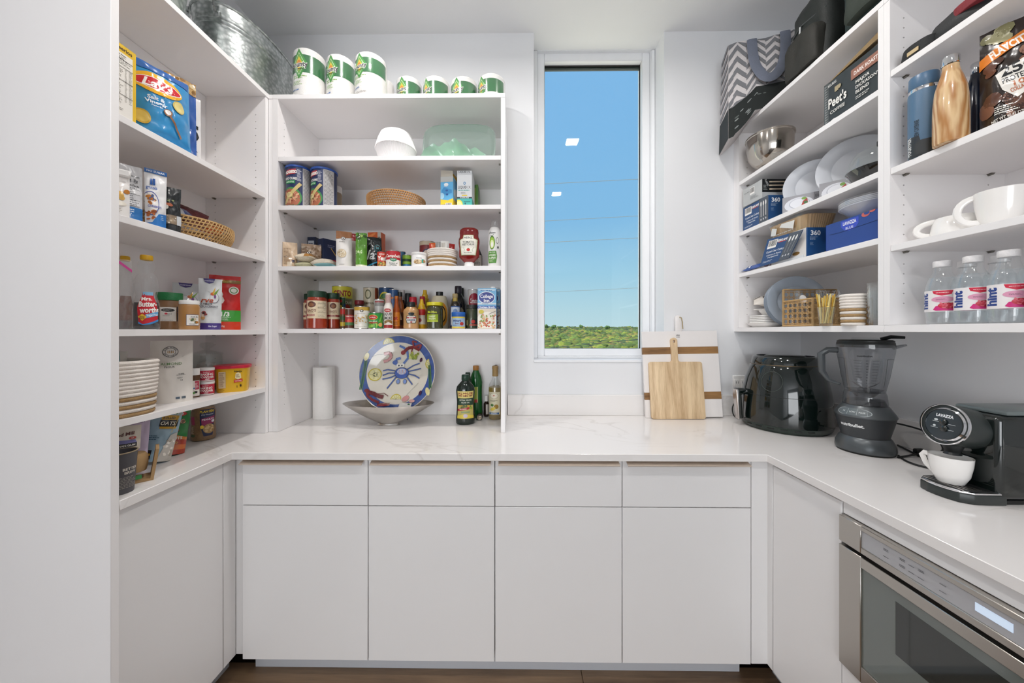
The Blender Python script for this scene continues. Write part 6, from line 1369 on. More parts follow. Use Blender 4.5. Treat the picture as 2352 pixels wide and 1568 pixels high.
def art_pine(P):
    P.r(0, 0, 1, 1, 'd6cfb2'); P.e(.5, .84, .34, .13, 'a8a08a', 22); P.e(.5, .84, .31, .115, 'e2dcc8', 22); P.e(.5, .85, .06, .03, 'b5342c', 8); P.fine(.2, .58, .85, .66, 2, '6a6450', 2); P.e(.68, .36, .18, .1, '9a7a2c', 16); P.poly([(.2, .42), (.35, .5), (.5, .44), (.4, .36)], '4a7a3a'); P.e(.42, .26, .22, .07, 'd8bf4a', 14, .4); P.r(.1, .02, .9, .1, '2f5a8a'); P.t('PINEAPPLE', .5, .06, .045, 'e6ecf0', w=.6)
p = atZ(1136, 964, CT)
OILY = clearmat('golden_oil', 'e2d07a', .35, .03, 'b59a34')
turned('vinegar_bottle', 'clear bottle of golden vinegar with a pineapple label against the end panel', 1122, 1153, 838, 1.835, z, [(.93, 0), (1, .02), (1, .58), (.9, .66), (.5, .74), (.42, .78), (.4, .88)], PETC, [('stopper', [(.36, .8), (.44, .81), (.42, .93), (.46, .94), (.44, .995), (.3, 1.), (.001, 1.)], paint('a88a5a', .5))], [(.1, .52, 1.9, art_pine)], fill=(.6, OILY), twist=-.2)
turned('vinegar_bottle', 'clear bottle with a dark stopper behind the pineapple label bottle', 1131, 1147, 837, 1.889, z, [(.93, 0), (1, .02), (1, .6), (.5, .74), (.42, .88)], PETC, [('stopper', [(.36, .86), (.46, .87), (.44, .99), (.3, 1.), (.001, 1.)], paint('5a4a34', .5))], None, fill=(.6, OILY))
# ============================================================ cutting boards and outlet
WOODA = woodmat('rubber_wood', 'b4936c', 'e6cca6', 2, 26, .5, 1.5)
WOODB = woodmat('acacia_strip', '6a4a2c', 'a87f50', 0, 26, .45, 1.5)
WHB = pm('white_board_paint', 'eae6e4', .4, bump=.05)
def white_board():
    b0, b1 = atZ(1484, 960, CT), atZ(1655, 958, CT)
    tl, tr = (1470, 762), (1633, 762)
    Yb = b0.y; w = b1.x-b0.x; cx = (b0.x+b1.x)/2
    # leans back against the wall
    YT = YB-.022; 
    zt_ = atY(1552, 762, YT-.01).z-CT
    L = zt_/math.cos(.11)
    t = thing('serving_board', 'large white serving board with two inlaid wooden bands leaning on the wall', 'board', (cx, Yb+.0, z+.004))
    lean = math.atan2(YB-.03-Yb, zt_); L = math.hypot(zt_, YB-.03-Yb)
    d = .016
    t.rotation_euler = (-lean, -.016, 0)
    s1, s2, s3, s4 = .2*L, .29*L, .72*L, .8*L
    bands = [(0, .205*L, WHB), (.205*L, .288*L, WOODB), (.288*L, .73*L, WHB), (.73*L, .812*L, WOODB), (.812*L, L, WHB)]
    for a, b, m_ in bands: B(-w/2, w/2, 0, d, a, b, .0008).build('band' if m_ is WOODB else 'board_section', m_, t)
    hd = MB(); hd.prism([(-.018, L), (.018, L), (.016, L+.075), (.008, L+.088), (-.008, L+.088), (-.016, L+.075)], 0, d, 'y', bev=.003); hd.build('handle', WHB, t)
    MB().tube([(.006, -.001, L+.078), (.016, -.003, L+.074), (.02, -.002, L+.05), (.021, -.001, L+.012)], .0028, 7).build('cord_loop', pm('hemp_cord', 'a89878', .9), t)
    P = Print(flatS((0, 0, 0), (1, 0, 0), (0, 0, 1)), w, L); P.t('etu', .48, .955, .022, '4a4644', w=.1); P.t('HOME', .48, .93, .011, '6a6664', w=.09); P.build(t, 'maker_mark')
    return t
white_board()
def wood_board():
    b0, b1 = atZ(1497, 962.5, CT), atZ(1620, 962.5, CT); w = b1.x-b0.x; cx = (b0.x+b1.x)/2; Yb = b0.y
    top = atY(1541, 777, Yb+.06).z-CT; sh = atY(1541, 832, Yb+.045).z-CT
    t = thing('cutting_board', 'pale wood cutting board with a long handle leaning on the white board', 'cutting board', (cx, Yb-.004, z+.002))
    t.rotation_euler = (-.122, -.006, 0)
    L = top/math.cos(.155); S_ = sh/math.cos(.155); d = .016
    pts = []
    def arc(x, y, r, a0, a1, n=6): return [(x+r*math.cos(a0+(a1-a0)*i/n), y+r*math.sin(a0+(a1-a0)*i/n)) for i in range(n+1)]
    hw = w/2; hx = -.0; r = .012; k = .0155
    pts = arc(-hw+r, r, r, PI, 1.5*PI)+arc(hw-r, r, r, 1.5*PI, 2*PI)+arc(hw-r, S_-r, r, 0, PI/2)
    pts += arc(hx+k+.014, S_+.014, .014, 1.5*PI, PI)[0:]+arc(hx, L-.0175, .0175, -.1, PI+.1, 12)+arc(hx-k-.014, S_+.014, .014, 0, -PI/2)
    pts += arc(-hw+r, S_-r, r, PI/2, PI)
    # board with a real oval hanging hole
    hole = [(hx+.0055*math.cos(-2*PI*k/18), L-.02+.0088*math.sin(-2*PI*k/18)) for k in range(18)]
    flat = pts+hole; tri = tessellate_polygon([[Vector((a, b, 0)) for a, b in q] for q in (pts, hole)])
    bm = bmesh.new(); A = [bm.verts.new((a, 0, b)) for a, b in flat]; C_ = [bm.verts.new((a, d, b)) for a, b in flat]
    for q in tri:
        for W_ in (A, C_):
            try: bm.faces.new([W_[k] for k in q])
            except ValueError: pass
    n0 = len(pts)
    for o, n in ((0, n0), (n0, 18)):
        for k in range(n): bm.faces.new((A[o+k], A[o+(k+1) % n], C_[o+(k+1) % n], C_[o+k]))
    bmesh.ops.recalc_face_normals(bm, faces=bm.faces[:])
    ed_ = [e for e in bm.edges if len(e.link_faces) == 2 and abs(e.verts[0].co.y-e.verts[1].co.y) < 1e-6 and e.calc_face_angle(0) > 1.2]
    bmesh.ops.bevel(bm, geom=ed_, offset=.0018, segments=2, affect='EDGES', profile=.5, clamp_overlap=True)
    MB().bm(bm).build('board', WOODA, t)
wood_board()
def outlet():
    a = atY(1682, 862, YB); b = atY(1716, 898, YB)
    t = thing('wall_outlet', 'white double wall socket plate beside the air fryer', 'outlet', ((a.x+b.x)/2, YB, b.z))
    w, h = b.x-a.x, a.z-b.z
    B(-w/2, w/2, -.006, -.0005, 0, h, .002).build('cover_plate', WHITEP, t)
    for x in (-w*.22, w*.22):
        s_ = B(x-.016, x+.016, -.008, -.006, h*.22, h*.78, .001).build('socket', WHITEP, t)
        for q in (-.006, .006): B(x+q-.001, x+q+.001, -.0085, -.008, h*.5, h*.64).build('slot_shade', DARK, s_)  # raised dark bars painted for the shade inside the socket openings
outlet()
# ============================================================ wall units on the right
RZ = -PI/2                                   # front turned to face into the room
# --- on top: chevron bag, backpack, dark green bag
def cloth(name, col, rough=.85): return pm(name, col, rough, var=.12, scale=30, bump=.3, bscale=300)
BAGB = cloth('black_nylon', '1d2220', .6); BAGG = cloth('grey_webbing', '6d7382')
def cooler():
    A = Vector((1.09, 1.75, 0)); Bv = Vector((1.395, 1.655, 0)); ex = (Bv-A).normalized(); w = (Bv-A).length; nb = Vector((-ex.y, ex.x, 0))
    t = thing('cooler_bag', 'grey and white chevron cooler bag with a black base hanging over the shelf top', 'bag', (A.x, A.y, TOPZ))
    zt = CAMZ+1.475-TOPZ
    edge = (RX-.014-A.x)/ex.x      # where the shelf front is met
    def zb(u): 
        if u < edge: return -.122+.118*max(0, u/edge)**1.6
        return .002
    dp = .17
    def F_(u, s, y):               # u along, s 0..1 up, y 0..1 depth
        bul = .012*math.sin(PI*s)*math.sin(PI*u/w)
        z0 = zb(u); p = A+ex*(u+(.012*(1-s) if u < .02 else 0)-.02*(1-s)*(1-u/w))-A
        q = p+nb*(dp*y*(1-.15*s)-bul*(1-2*y)+.03*s*(1-y))
        return Vector((q.x, q.y, z0+(zt-z0)*s+.006*math.sin(u*30)*s))
    m = MB(); m.grid(lambda u, s: F_(u, s, 0), 26, 26, 0, w, 0, 1); m.grid(lambda u, s: F_(u, s, 1), 26, 26, 0, w, 0, 1, flip=True)
    m.grid(lambda y, s: F_(0, s, 1-y), 8, 26, 0, 1, 0, 1); m.grid(lambda y, s: F_(w, s, y), 8, 26, 0, 1, 0, 1)
    m.grid(lambda u, y: F_(u, 1, y), 26, 8, 0, w, 0, 1); m.grid(lambda u, y: F_(u, 0, 1-y), 26, 8, 0, w, 0, 1)
    m.build('bag_body', cloth('pale_grey_cloth', 'cfcaca'), t)
    P = Print(None, w, 1., du=.02, off=.0022, step=.0002); P.S = lambda u, v, k: F_(min(w, max(0, u+w/2)), min(1, max(0, v)), 0)-nb*k
    P.r(0, 0, 1, .31, '1f2423')
    n = 7; per = 1/5.; 
    for k in range(-4, 13):
        y0 = .31+.125*k
        for j in range(8):
            x0, x1 = j*.125, j*.125+.125; up = j % 2 == 0
            sl = -.03*j
            ya, yb = (y0+sl, y0+sl+.1) if up else (y0+sl+.13, y0+sl)
            # rising step shapes give the zigzag
            q = [(x0, ya), (x1, yb), (x1, yb+.058), (x0, ya+.058)]
            q = [(x, min(1, max(.31, y))) for x, y in q]
            if max(y for _, y in q)-min(y for _, y in q) > .004 and len(set(q)) > 2 and abs(sum(q[i][0]*q[(i+1) % 4][1]-q[(i+1) % 4][0]*q[i][1] for i in range(4))) > 1e-4: P.poly(q, '77787c'); P.o -= P.st
    P.o += P.st
    P.blobs(.1, .05, .5, .26, 12, .025, .008, ['8a8f8e', '5a605e'], 6)
    P.build(t, 'chevron_print', printmat('printed_cloth', .85))
    P = Print(None, 1., 1., du=.03, off=.0022, step=.0002); P.S = lambda u, v, k: F_(0, min(1, max(0, v)), 1-min(1, max(0, u+.5)))-ex*k
    P.r(0, 0, 1, .31, '272f33')
    for k in range(7): P.poly([(0, .33+.1*k), (1, .36+.1*k), (1, min(1, .41+.1*k)), (0, .38+.1*k)], '8a8b90')
    P.build(t, 'side_print', MATS['printed_cloth'])
    m = MB(); pts = []
    for k in range(17):
        a = PI*k/16; u = .17+.07*math.cos(PI-a); s = .985-.62*math.sin(a)**.8; pts.append(F_(u, s, 0)-nb*(.012+.012*math.sin(a)))
    m.tube(pts, .022, 8, flat=.13, up=tuple(nb)); m.build('webbing_handle', BAGG, t)
    MB().tube([F_(w*.98, .75, 0)-nb*.008, F_(w*.97, .4, 0)-nb*.012, F_(w*.8, .2, 0)-nb*.016], .006, 8, flat=.3).build('side_strap', cloth('dark_strap', '2f3a3c'), t)
cooler()
def rbox(w, d, h, n=16, p=5., nz=.008, seed=1, top=.8):
    """soft rounded block: superellipse plan, shoulders rounded"""
    m = MB(); pr = [(.94, 0), (1, .05), (1.02, .3), (1., .6), (.96, .82), (.82, .94), (.5, .99), (.001, 1.)]
    pr2 = []
    for (a, b), (c, d_) in zip(pr[:-1], pr[1:]):
        for k in range(4): pr2.append((a+(c-a)*k/4, b+(d_-b)*k/4))
    pr2.append(pr[-1])
    N = 48; m.lathe([(r, z*h) for r, z in pr2], N, sx=w/2, sy=d/2, p=p)
    m.v = [tuple(Vector(v)+Vector((v[0], v[1], 0)).normalized()*nz*2*noise.noise(Vector(v)*12+Vector((seed*5, 0, 0)))) if abs(v[0])+abs(v[1]) > .01 else v for v in m.v]
    return m
def backpack():
    t = thing('backpack', 'black nylon backpack with a brown mesh pocket beside the chevron bag', 'backpack', (1.37, 1.475, TOPZ+.001), rz=RZ)
    w, d, h = .2, .26, .34
    rbox(w, d, h, seed=2).build('main_compartment', BAGB, t)
    m = rbox(w*.84, .06, h*.48, seed=4); m.v = [(x, y-d/2-.008, z+.005) for x, y, z in m.v]; m.build('front_pocket', cloth('brown_mesh', '2b2a25', .7), t)
    MB().tube([(-w*.42, -d*.46, h*.62), (-w*.1, -d*.52, h*.64), (w*.42, -d*.46, h*.62)], .003, 6).build('zip_line', pm('zip_grey', '4a4e4e', .5), t)
    MB().tube([(-.02, -d*.53, h*.63), (-.021, -d*.54, h*.5)], .003, 6).build('zip_pull', pm('zip_white', 'c9cbcb', .4), t)
    MB().tube([(-w*.47, -d*.2, h*.75), (-w*.54, -d*.3, h*.5), (-w*.56, -d*.42, h*.25), (-w*.5, -d*.5, h*.04)], .012, 8, flat=.25).build('shoulder_strap', cloth('dark_strap2', '27302f'), t)
    b = MB(); b.box(-w*.56-.012, -w*.56+.012, -d*.44-.004, -d*.44+.006, h*.3, h*.38, .003); b.build('buckle', pm('buckle_grey', '565c5c', .3, .6), t)
    MB().tube([(-.03, 0, h*.98), (-.03, 0, h*1.06), (.03, 0, h*1.06), (.03, 0, h*.98)], .007, 8, flat=.4).build('grab_loop', BAGB, t)
backpack()
def green_bag():
    t = thing('duffel_bag', 'dark teal green quilted bag on the shelf top beside the backpack', 'bag', (1.37, 1.205, TOPZ+.001), rz=RZ)
    w, d, h = .255, .27, .4
    rbox(w, d, h, seed=7, p=4.).build('bag_body', cloth('dark_teal', '21302f', .75), t)
    for zz_ in (.12, .25): MB().tube([(w*.5*math.cos(a)*1.02*(abs(math.cos(a))**4+abs(math.sin(a))**4)**-.25, d*.5*math.sin(a)*1.02*(abs(math.cos(a))**4+abs(math.sin(a))**4)**-.25, zz_+.015*math.sin(3*a)) for a in [2*PI*k/48 for k in range(48)]], .0025, 6, closed=True, up=(0, 0, 1)).build('seam', cloth('teal_seam', '151f1f'), t)
    m = rbox(w*.7, .05, h*.42, seed=9); m.v = [(x+.02, y-d/2-.005, z+.02) for x, y, z in m.v]; m.build('mesh_pocket', cloth('olive_mesh', '2c342c', .7), t)
    MB().tube([(-.06, -d*.4, h*.9), (-.06, -d*.45, h*1.1), (.06, -d*.45, h*1.1), (.06, -d*.4, h*.9)], .009, 8, flat=.4).build('handle', cloth('teal_handle', '1b2626'), t)
green_bag()
# --- shelf 1: mixing bowl, coffee box
z = R1[0]+.0005
def mix_bowl():
    Y = 1.768; X, R, _ = cfit(1711, 1829, 285, Y, z); h = .18
    t = thing('mixing_bowl', 'deep polished steel mixing bowl on the shelf below the chevron bag', 'bowl', (X, Y, z))
    pr = [(R*.5, 0), (R*.52, .02), (R*.48, .028), (R*.7, .048), (R*.86, h*.42), (R*.94, h*.65), (R*.96, h*.95)]
    Q = [(R*.94, h*.95), (R*.92, h*.65), (R*.84, h*.42), (R*.66, .053), (.001, .044)]
    MB().lathe(pr+[(R*1., h*.965), (R, h), (R*.97, h)]+Q, 64, cap1=False).build('bowl', pm('polished_steel', 'bdb6ad', .12, 1.), t)
    B(R*.2-.02, R*.2+.05, -R*.86, -R*.62, .035, .06, .004).build('clear_clip', PETC, t).rotation_euler = (0, 0, -.6)
mix_bowl()
def art_peets(P):
    P.r(0, 0, .1, 1, '4f5353')
    for k in range(16): P.poly([(.02, .06*k), (.09, .06*k+.03), (.02, .06*k+.05)], '8a8d8c')
    P.t('KEURIG', .17, .9, .06, 'd9d9d6', w=.16, bold=.02); P.r(.22, .66, .29, .78, 'a89a7a'); P.e(.31, .73, .03, .05, 'a89a7a', 12)
    P.t("Peet's", .27, .47, .22, 'eceae4', w=.34, bold=.03); P.t('COFFEE', .27, .24, .075, 'dddbd4', w=.28, bold=.02)
    P.r(.52, .64, 1., .86, '9a6a58'); P.t('DARK ROAST', .76, .75, .08, 'f0e6e0', w=.38, bold=.03); P.t('MAJOR', .6, .53, .068, 'e6e4de', al='l', bold=.02); P.t("DICKASON'S", .6, .42, .068, 'e6e4de', al='l', w=.38, bold=.02); P.t('BLEND', .6, .31, .068, 'e6e4de', al='l', bold=.02); P.fine(.6, .14, .95, .22, 2, 'c9c7c2', 3)
    P.poly([(.1, 0), (.4, 0), (.34, .03), (.2, .06), (.1, .03)], 'e6e6e4')
yA, yB = atX(1893, 240, RX+.018).y, YD+.022
w_ = yA-yB
t = carton('coffee_box', 'charcoal dark roast coffee box with white lettering and an opened lid', RX+.018+.075, (yA+yB)/2, z, w_, .15, .166, '34393a', {'front': art_peets}, rz=RZ)
m = MB(); m.add([(-w_/2, -.07, .166), (w_/2, -.07, .19), (w_/2, -.05, .235), (-w_/2+.01, -.05, .172)], [(0, 1, 2, 3), (3, 2, 1, 0)]); m.add([(-w_/2, -.065, .167), (w_/2, -.04, .2), (w_/2, -.02, .248), (-w_/2+.04, -.03, .19)], [(0, 1, 2, 3), (3, 2, 1, 0)]); m.build('open_lid', pm('kraft_flap', '8a7350', .7, var=.15), t)
# --- shelf 2: cutlery boxes, plates, dome container
z = R1[1]+.0005
def art_kirk(P):
    P.bars(.08, .62, .36, .92); P.t('KIRKLAND', .52, .84, .08, 'f0ecea', w=.3, bold=.05); P.r(.4, .76, .62, .785, 'c23a34'); P.t('Crystal Clear Cutlery', .1, .5, .075, 'e6ebf2', w=.56, al='l'); P.t('Cubiertos de Plastico', .14, .37, .06, 'd6dde8', w=.48, al='l'); P.t('Transparente', .2, .28, .06, 'd6dde8', w=.36, al='l'); P.fine(.08, .1, .6, .17, 2, 'c9d2e0', 3)
    P.r(.66, 0, 1, 1, '4f5660')
    for x in (.74, .83, .92): P.line((x, .28), (x, .7), .0035, 'e9e9e6'); P.e(x, .78, .024, .1, 'e9e9e6', 12); P.e(x, .17, .022, .04, 'c9ccd0', 10)
def art_360(P):
    P.t('360', .3, .82, .16, 'f2f4f6', w=.5, bold=.03); P.fine(.1, .58, .4, .7, 3, '9fb4cc', 2); P.fine(.1, .4, .28, .52, 3, '7f9ab8', 3); P.t('Cr', .75, .62, .1, 'dfe6ee'); P.r(.62, .02, 1, .2, 'd8a82a'); P.blobs(.64, .03, .98, .18, 6, .1, .05, ['b52a2c', 'd8b03a', '8a2a3a'], 2)
y1 = atX(1765, 470, RX+.018).y; y0 = 1.872
carton('cutlery_box', 'blue clear cutlery box lying under the silver box on the plate shelf', RX+.018+.06, (y0+y1)/2, z, y0-y1, .12, .128, '1f4a7c', {'front': art_kirk, 'right': art_360}, rz=RZ)
def art_silver(P):
    P.fine(.08, .68, .4, .74, 1, '6a6c6c', 2); P.bars(.38, .48, .62, .86); P.fine(.4, .2, .9, .4, 4, '8f9292', 3)
def art_cut(P):
    P.r(0, .3, 1, 1, '14181a'); P.t('PLASTIC', .2, .8, .1, 'c9ccca', w=.3, rot=-1.2); P.fine(.05, .4, .25, .7, 4, '9aa09e', 3)
    for y in (.85, .66, .46): P.line((.3, y), (1., y+.02), .006, 'd8c3a8'); P.e(.36, y, .07, .035, 'e6d3b8', 10)
yq = atX(1748, 420, RX+.01).y
carton('cutlery_box', 'silver and black plastic cutlery box stacked on top of the blue cutlery box', RX+.012+.06, (1.862+yq)/2, z+.1285, 1.862-yq, .12, .094, 'b9bcbc', {'front': art_silver, 'right': art_cut}, rz=RZ+.03)
PLASTW = pm('white_plate_plastic', 'd9dde4', .25); 
def plate_pack(name, lab, X, Y, z, R, th, rz, n, card=None, mat=None, lean=.06, wrap=True, grp=None):
    t = thing(name, lab, 'plates', (X, Y, z), group=grp)
    t.rotation_euler = (-lean, 0, rz)
    pp = [(.001, .0), (R*.6, .0), (R*.67, .009), (R*.97, .0145), (R, .016), (R*.99, .017), (R*.68, .0105), (R*.6, .002), (.001, .002)]
    for i in range(n):
        o = MB().lathe(pp, 56, cap0=False, cap1=False).build('plate', mat or PLASTW, t); o.rotation_euler = (PI/2, 0, 0); o.location = (0, i*th/n-.0, R+.001)
    if wrap:
        o = MB().lathe([(.001, .014), (R*.9, .0165), (R*1.005, .0175), (R*1.012, .012), (R*1.005, -.02)], 56, cap0=False, cap1=False).build('shrink_wrap', FILM, t); o.rotation_euler = (PI/2, 0, 0); o.location = (0, -.001, R+.001)
    if card:
        B(-card[0], card[1], -.021, -.0195, 0, card[2], .0004).build('card_sleeve', paint('9b9ba0', .5), t)
        P = Print(flatS(((card[1]-card[0])/2, -.021, 0), (1, 0, 0), (0, 0, 1)), card[0]+card[1], card[2]); card[3](P); P.build(t, 'card_print')
    return t
def art_plates(P):
    P.e(.32, .45, .28, .42, 'd9dbe2', 24); P.e(.33, .5, .2, .3, 'b9bcc6', 22); P.e(.33, .51, .18, .27, 'e2e4ea', 22); P.poly([(.36, .3), (.5, .35), (.48, .75), (.4, .6)], 'a83a34'); P.e(.42, .75, .05, .08, '7aa04a', 10); P.e(.45, .5, .04, .09, '3f6a3a', 8)
    P.r(.6, 0, 1, 1, '77777c'); P.t('Elegant', .63, .78, .14, '34343a', w=.34, al='l'); P.t('Plastic', .63, .54, .14, '34343a', w=.34, al='l'); P.t('Plates', .63, .3, .14, '34343a', w=.3, al='l')
X, Y = 1.335, 1.542
plate_pack('plate_pack', 'wrapped pack of clear rimmed plates standing beside the cutlery boxes', X, Y, z, .112, .014, face_cam(X, Y), 4, (.112, .07, .078, art_plates))
X, Y = 1.38, 1.402
plate_pack('plate_pack', 'wrapped pack of larger plates standing behind the black dome container', X, Y, z, .124, .014, face_cam(X, Y), 4, (.11, .06, .085, art_plates))
def dome():
    X, Y, R = 1.335, 1.262, .094
    t = thing('dome_container', 'black round container with a clear domed lid beside the plate packs', 'container', (X, Y, z))
    MB().lathe([(R*.6, 0), (R*.75, .006), (R*.95, .04), (R*1.02, .05), (R*1.03, .054)], 48).build('base_tray', pm('gloss_black_tray', '0e1211', .05, coat=.7), t)
    MB().lathe([(R*1.04, .0545), (R*1.04, .058), (R*.98, .062), (R*.93, .09), (R*.8, .115), (R*.5, .13), (.001, .134)], 48, cap0=False).build('dome_lid', GLASS, t)
    B(-.012, .012, -R*.75-.006, -R*.75+.006, .112, .132, .003).build('lid_tab', BLACK, t).rotation_euler = (0, 0, face_cam(X, Y))
dome()
# --- shelf 3
z = R1[2]+.0005
def clam():
    y0, y1 = atX(1757, 600, RX+.03).y, 1.865
    t = thing('clamshell', 'clear plastic fruit clamshell with a yellow label in the corner of the shelf', 'container', (RX+.135, (y0+y1)/2, z), rz=RZ)
    w, h = y1-y0, .085
    MB().lathe([(.42, 0), (.45, .004), (.48, h*.6), (.52, h*.62), (.52, h*.66), (.49, h*.7), (.47, h), (.001, h)], 40, sx=w, sy=.1, p=5).build('shell', PETC, t)
    m = MB(); rr = random.Random(3)
    for i in range(22):
        b = bmesh.new(); bmesh.ops.create_icosphere(b, subdivisions=1, radius=.013); m.bm(b, Matrix.Translation((rr.uniform(-.38, .38)*w, rr.uniform(-.035, .035), .016+rr.uniform(0, .022))))
    o = m.build('fruit', pm('dark_berries', '54203a', .4, var=.3), t); o['kind'] = 'stuff'
    B(-w*.4, w*.2, -.03, .03, h+.0005, h+.0012).build('label', paint('d8d08a', .4), t)
clam()
SH = clearmat('polka_film', 'ffffff', .95, .2, '2450a0')
t = pouch('napkin_bag', 'blue and white patterned packet lying over the shelf edge', RX+.03, 1.79, z+.003, .14, .052, .02, '1f4d9c', lambda P: P.blobs(.05, .1, .65, .9, 26, .035, .06, ['e9eef4', 'cfdcec'], 4), style='pillow', wr=.004, seed=91)
t.rotation_euler = (math.radians(-62), 0, RZ)
t.location = (RX+.004, 1.8, z+.008)
yF = 1.469; yG = 1.672; XK = RX+.022
t = carton('cutlery_box', 'blue clear cutlery box with its front flap torn open below the tray pack', XK+.06, (yF+yG)/2, z, yG-yF, .12, .128, '1f4a7c', {'right': art_360, 'front': lambda P: (P.r(.0, .0, .98, 1, 'dedad6'), P.e(.72, .22, .1, .06, '8a6a3a', 12))}, rz=RZ)
def flap():
    q = [Vector((atX(px, py, RX+.004).x, atX(px, py, RX+.004).y, atX(px, py, RX+.004).z)) for px, py in ((1745, 613), (1813, 592), (1845, 527), (1763, 550))]
    t0 = Vector(t.location); Mi = Matrix.Rotation(RZ, 3, 'Z').inverted(); q = [Mi @ (p-t0) for p in q]
    m = MB(); b = [p+Vector((0, .0015, 0)) for p in q]; m.add(q+b, [(0, 1, 2, 3), (7, 6, 5, 4), (0, 4, 5, 1), (1, 5, 6, 2), (2, 6, 7, 3), (3, 7, 4, 0)], smooth=False); m.build('torn_flap', paint('1f4a7c', .42), t)
    P = Print(None, 1., 1.); n = Vector((0, -1, 0)); P.S = lambda u, v, k: (q[0].lerp(q[1], u+.5)).lerp(q[3].lerp(q[2], u+.5), v)+n*k
    P.off = .0006; art_kirk(P); P.build(t, 'flap_print')
    B(-.05, .09, -.066, -.06, .0, .014).build('box_floor', paint('d6d8da', .5), t)
flap()
def tray_pack():
    y0, y1 = 1.455, 1.70; zz_ = z+.1285
    t = thing('baking_tray_pack', 'clear pack of pleated brown paper baking cases on top of the torn cutlery box', 'baking cases', (RX+.085, (y0+y1)/2, zz_), rz=RZ)
    w, d, h = y1-y0, .155, .07
    n = 96
    MB().lathe([(.40, 0), (.46, h*.8), (.47, h*.82)], n, sx=w, sy=d, p=6, fold=lambda k, i, r: r*(1+(.012 if k % 2 else -.012)), cap1=False).build('pleated_case', pm('kraft_pleats', 'b89668', .7, var=.15), t, angle=10)
    MB().lathe([(.42, .001), (.475, h*.8), (.49, h*.86), (.495, h*.9), (.48, h), (.42, h+.004), (.001, h+.004)], 64, sx=w, sy=d, p=6, cap0=False).build('clear_pack', PETC, t)
    P = Print(flatS((-.01, -d*.465, h*.12), (1, 0, 0), (0, -.06*d/h, 1)), w*.6, h*.6, off=.002); P.poly([(.0, .1), (.2, .0), (.3, .7), (.1, .9)], 'd9dbd8'); P.poly([(.4, .7), (.9, .1), (1, .9), (.5, 1)], 'e2e2de'); P.fine(.2, -.05, 1, .12, 1, 'c9c9c4', 2); P.build(t, 'pack_label')
tray_pack()
def art_lav(P):
    P.poly([(.3, .95), (.62, .95), (.62, .72), (.55, .58), (.46, .55), (.37, .6), (.3, .75)], '3a4fc0'); P.t('LAVAZZA', .46, .84, .12, 'f0f0f6', w=.24, bold=.03); P.t('BLUE', .46, .66, .09, 'cfd4f0', w=.2); P.e(.74, .94, .07, .09, 'c8645a', 14); P.e(.76, .97, .05, .06, '27468c', 12); P.e(.85, 1.0, .05, .06, 'c8645a', 10, 0, PI, 2*PI)
    P.stroke([(.08, .6), (.3, .58), (.95, .62)], .0012, '141c38'); P.stroke([(.95, .62), (.97, 1)], .003, '141c38')
ya, yb = atX(1897, 540, RX+.018).y, YD+.021
t = carton('pod_box', 'royal blue coffee pod box on the shelf below the dome container', RX+.018+.08, (ya+yb)/2, z, ya-yb, .16, .106, '26468f', {'front': art_lav, 'left': lambda P: P.r(0, 0, 1, 1, '2a50b0')}, rz=RZ)
def bowl_pack():
    X, Y, R = RX+.105, 1.27, .1; zz_ = z+.1068
    t = thing('bowl_pack', 'wrapped stack of white rimmed plastic bowls on the royal blue box', 'bowls', (X, Y, zz_))
    for i in range(4): MB().lathe([(R*.55, .001+i*.006), (R*.62, .004+i*.006), (R*.9, .036+i*.006), (R, .04+i*.006), (R*1.01, .042+i*.006), (R*.9, .0385+i*.006), (R*.6, .006+i*.006), (.001, .005+i*.006)], 48, cap1=False).build('bowl', PLASTW, t)
    MB().lathe([(R*.58, .0), (R*.94, .036), (R*1.03, .045), (R*1.03, .066), (R*.9, .07), (.001, .068)], 48, cap0=False).build('shrink_wrap', FILM, t)
bowl_pack()
# --- bottom shelf
z = R0+.0005
X, Y = 1.305, 1.795
def white_dishes():
    t = thing('square_plate', 'wide shallow white dish at the bottom of the white dish pile', 'plate', (X, Y, z))
    MB().lathe([(.05, 0), (.054, .003), (.078, .018), (.081, .02), (.078, .0205), (.05, .006), (.001, .005)], 48, p=3.).build('dish', CERAM, t)
    t = thing('dish_stack', 'stack of square white dishes in the middle of the white dish pile', 'dishes', (X+.005, Y, z+.021))
    for i in range(5): B(-.056, .056, -.056, .056, i*.0085, i*.0085+.007, .003, 2).build('square_dish', CERAM, t)
    t = thing('rim_bowl', 'white wide rimmed bowl on top of the square dishes', 'bowl', (X+.015, Y-.005, z+.0645))
    MB().lathe([(.03, 0), (.034, .002), (.05, .024), (.07, .027), (.07, .029), (.048, .0265), (.03, .005), (.001, .004)], 48).build('bowl', CERAM, t)
    t = pouch('paper_bag', 'crumpled white paper bag with black brush lettering on top of the white dishes', X-.02, Y-.06, z+.102, .115, .1, .045, 'e3dcd3', lambda P: (P.t('60', .12, .75, .2, '2a2a2c'), P.t('weirdo', .6, .5, .24, '2a2a2c', w=.55, shear=.3)), style='pillow', wr=.006, seed=95, gloss=False)
    t.rotation_euler = (math.radians(-66), 0, face_cam(X, Y)); t.location = (X-.02, Y-.035, z+.117)
white_dishes()
GREYP = pm('grey_blue_plate', '9aa5b2', .25)
X, Y = 1.348, 1.655
plate_pack('plate_stack', 'stack of grey blue plates standing on edge behind the cane basket', X, Y, z, .122, .05, -.3, 5, None, GREYP, .12, False)
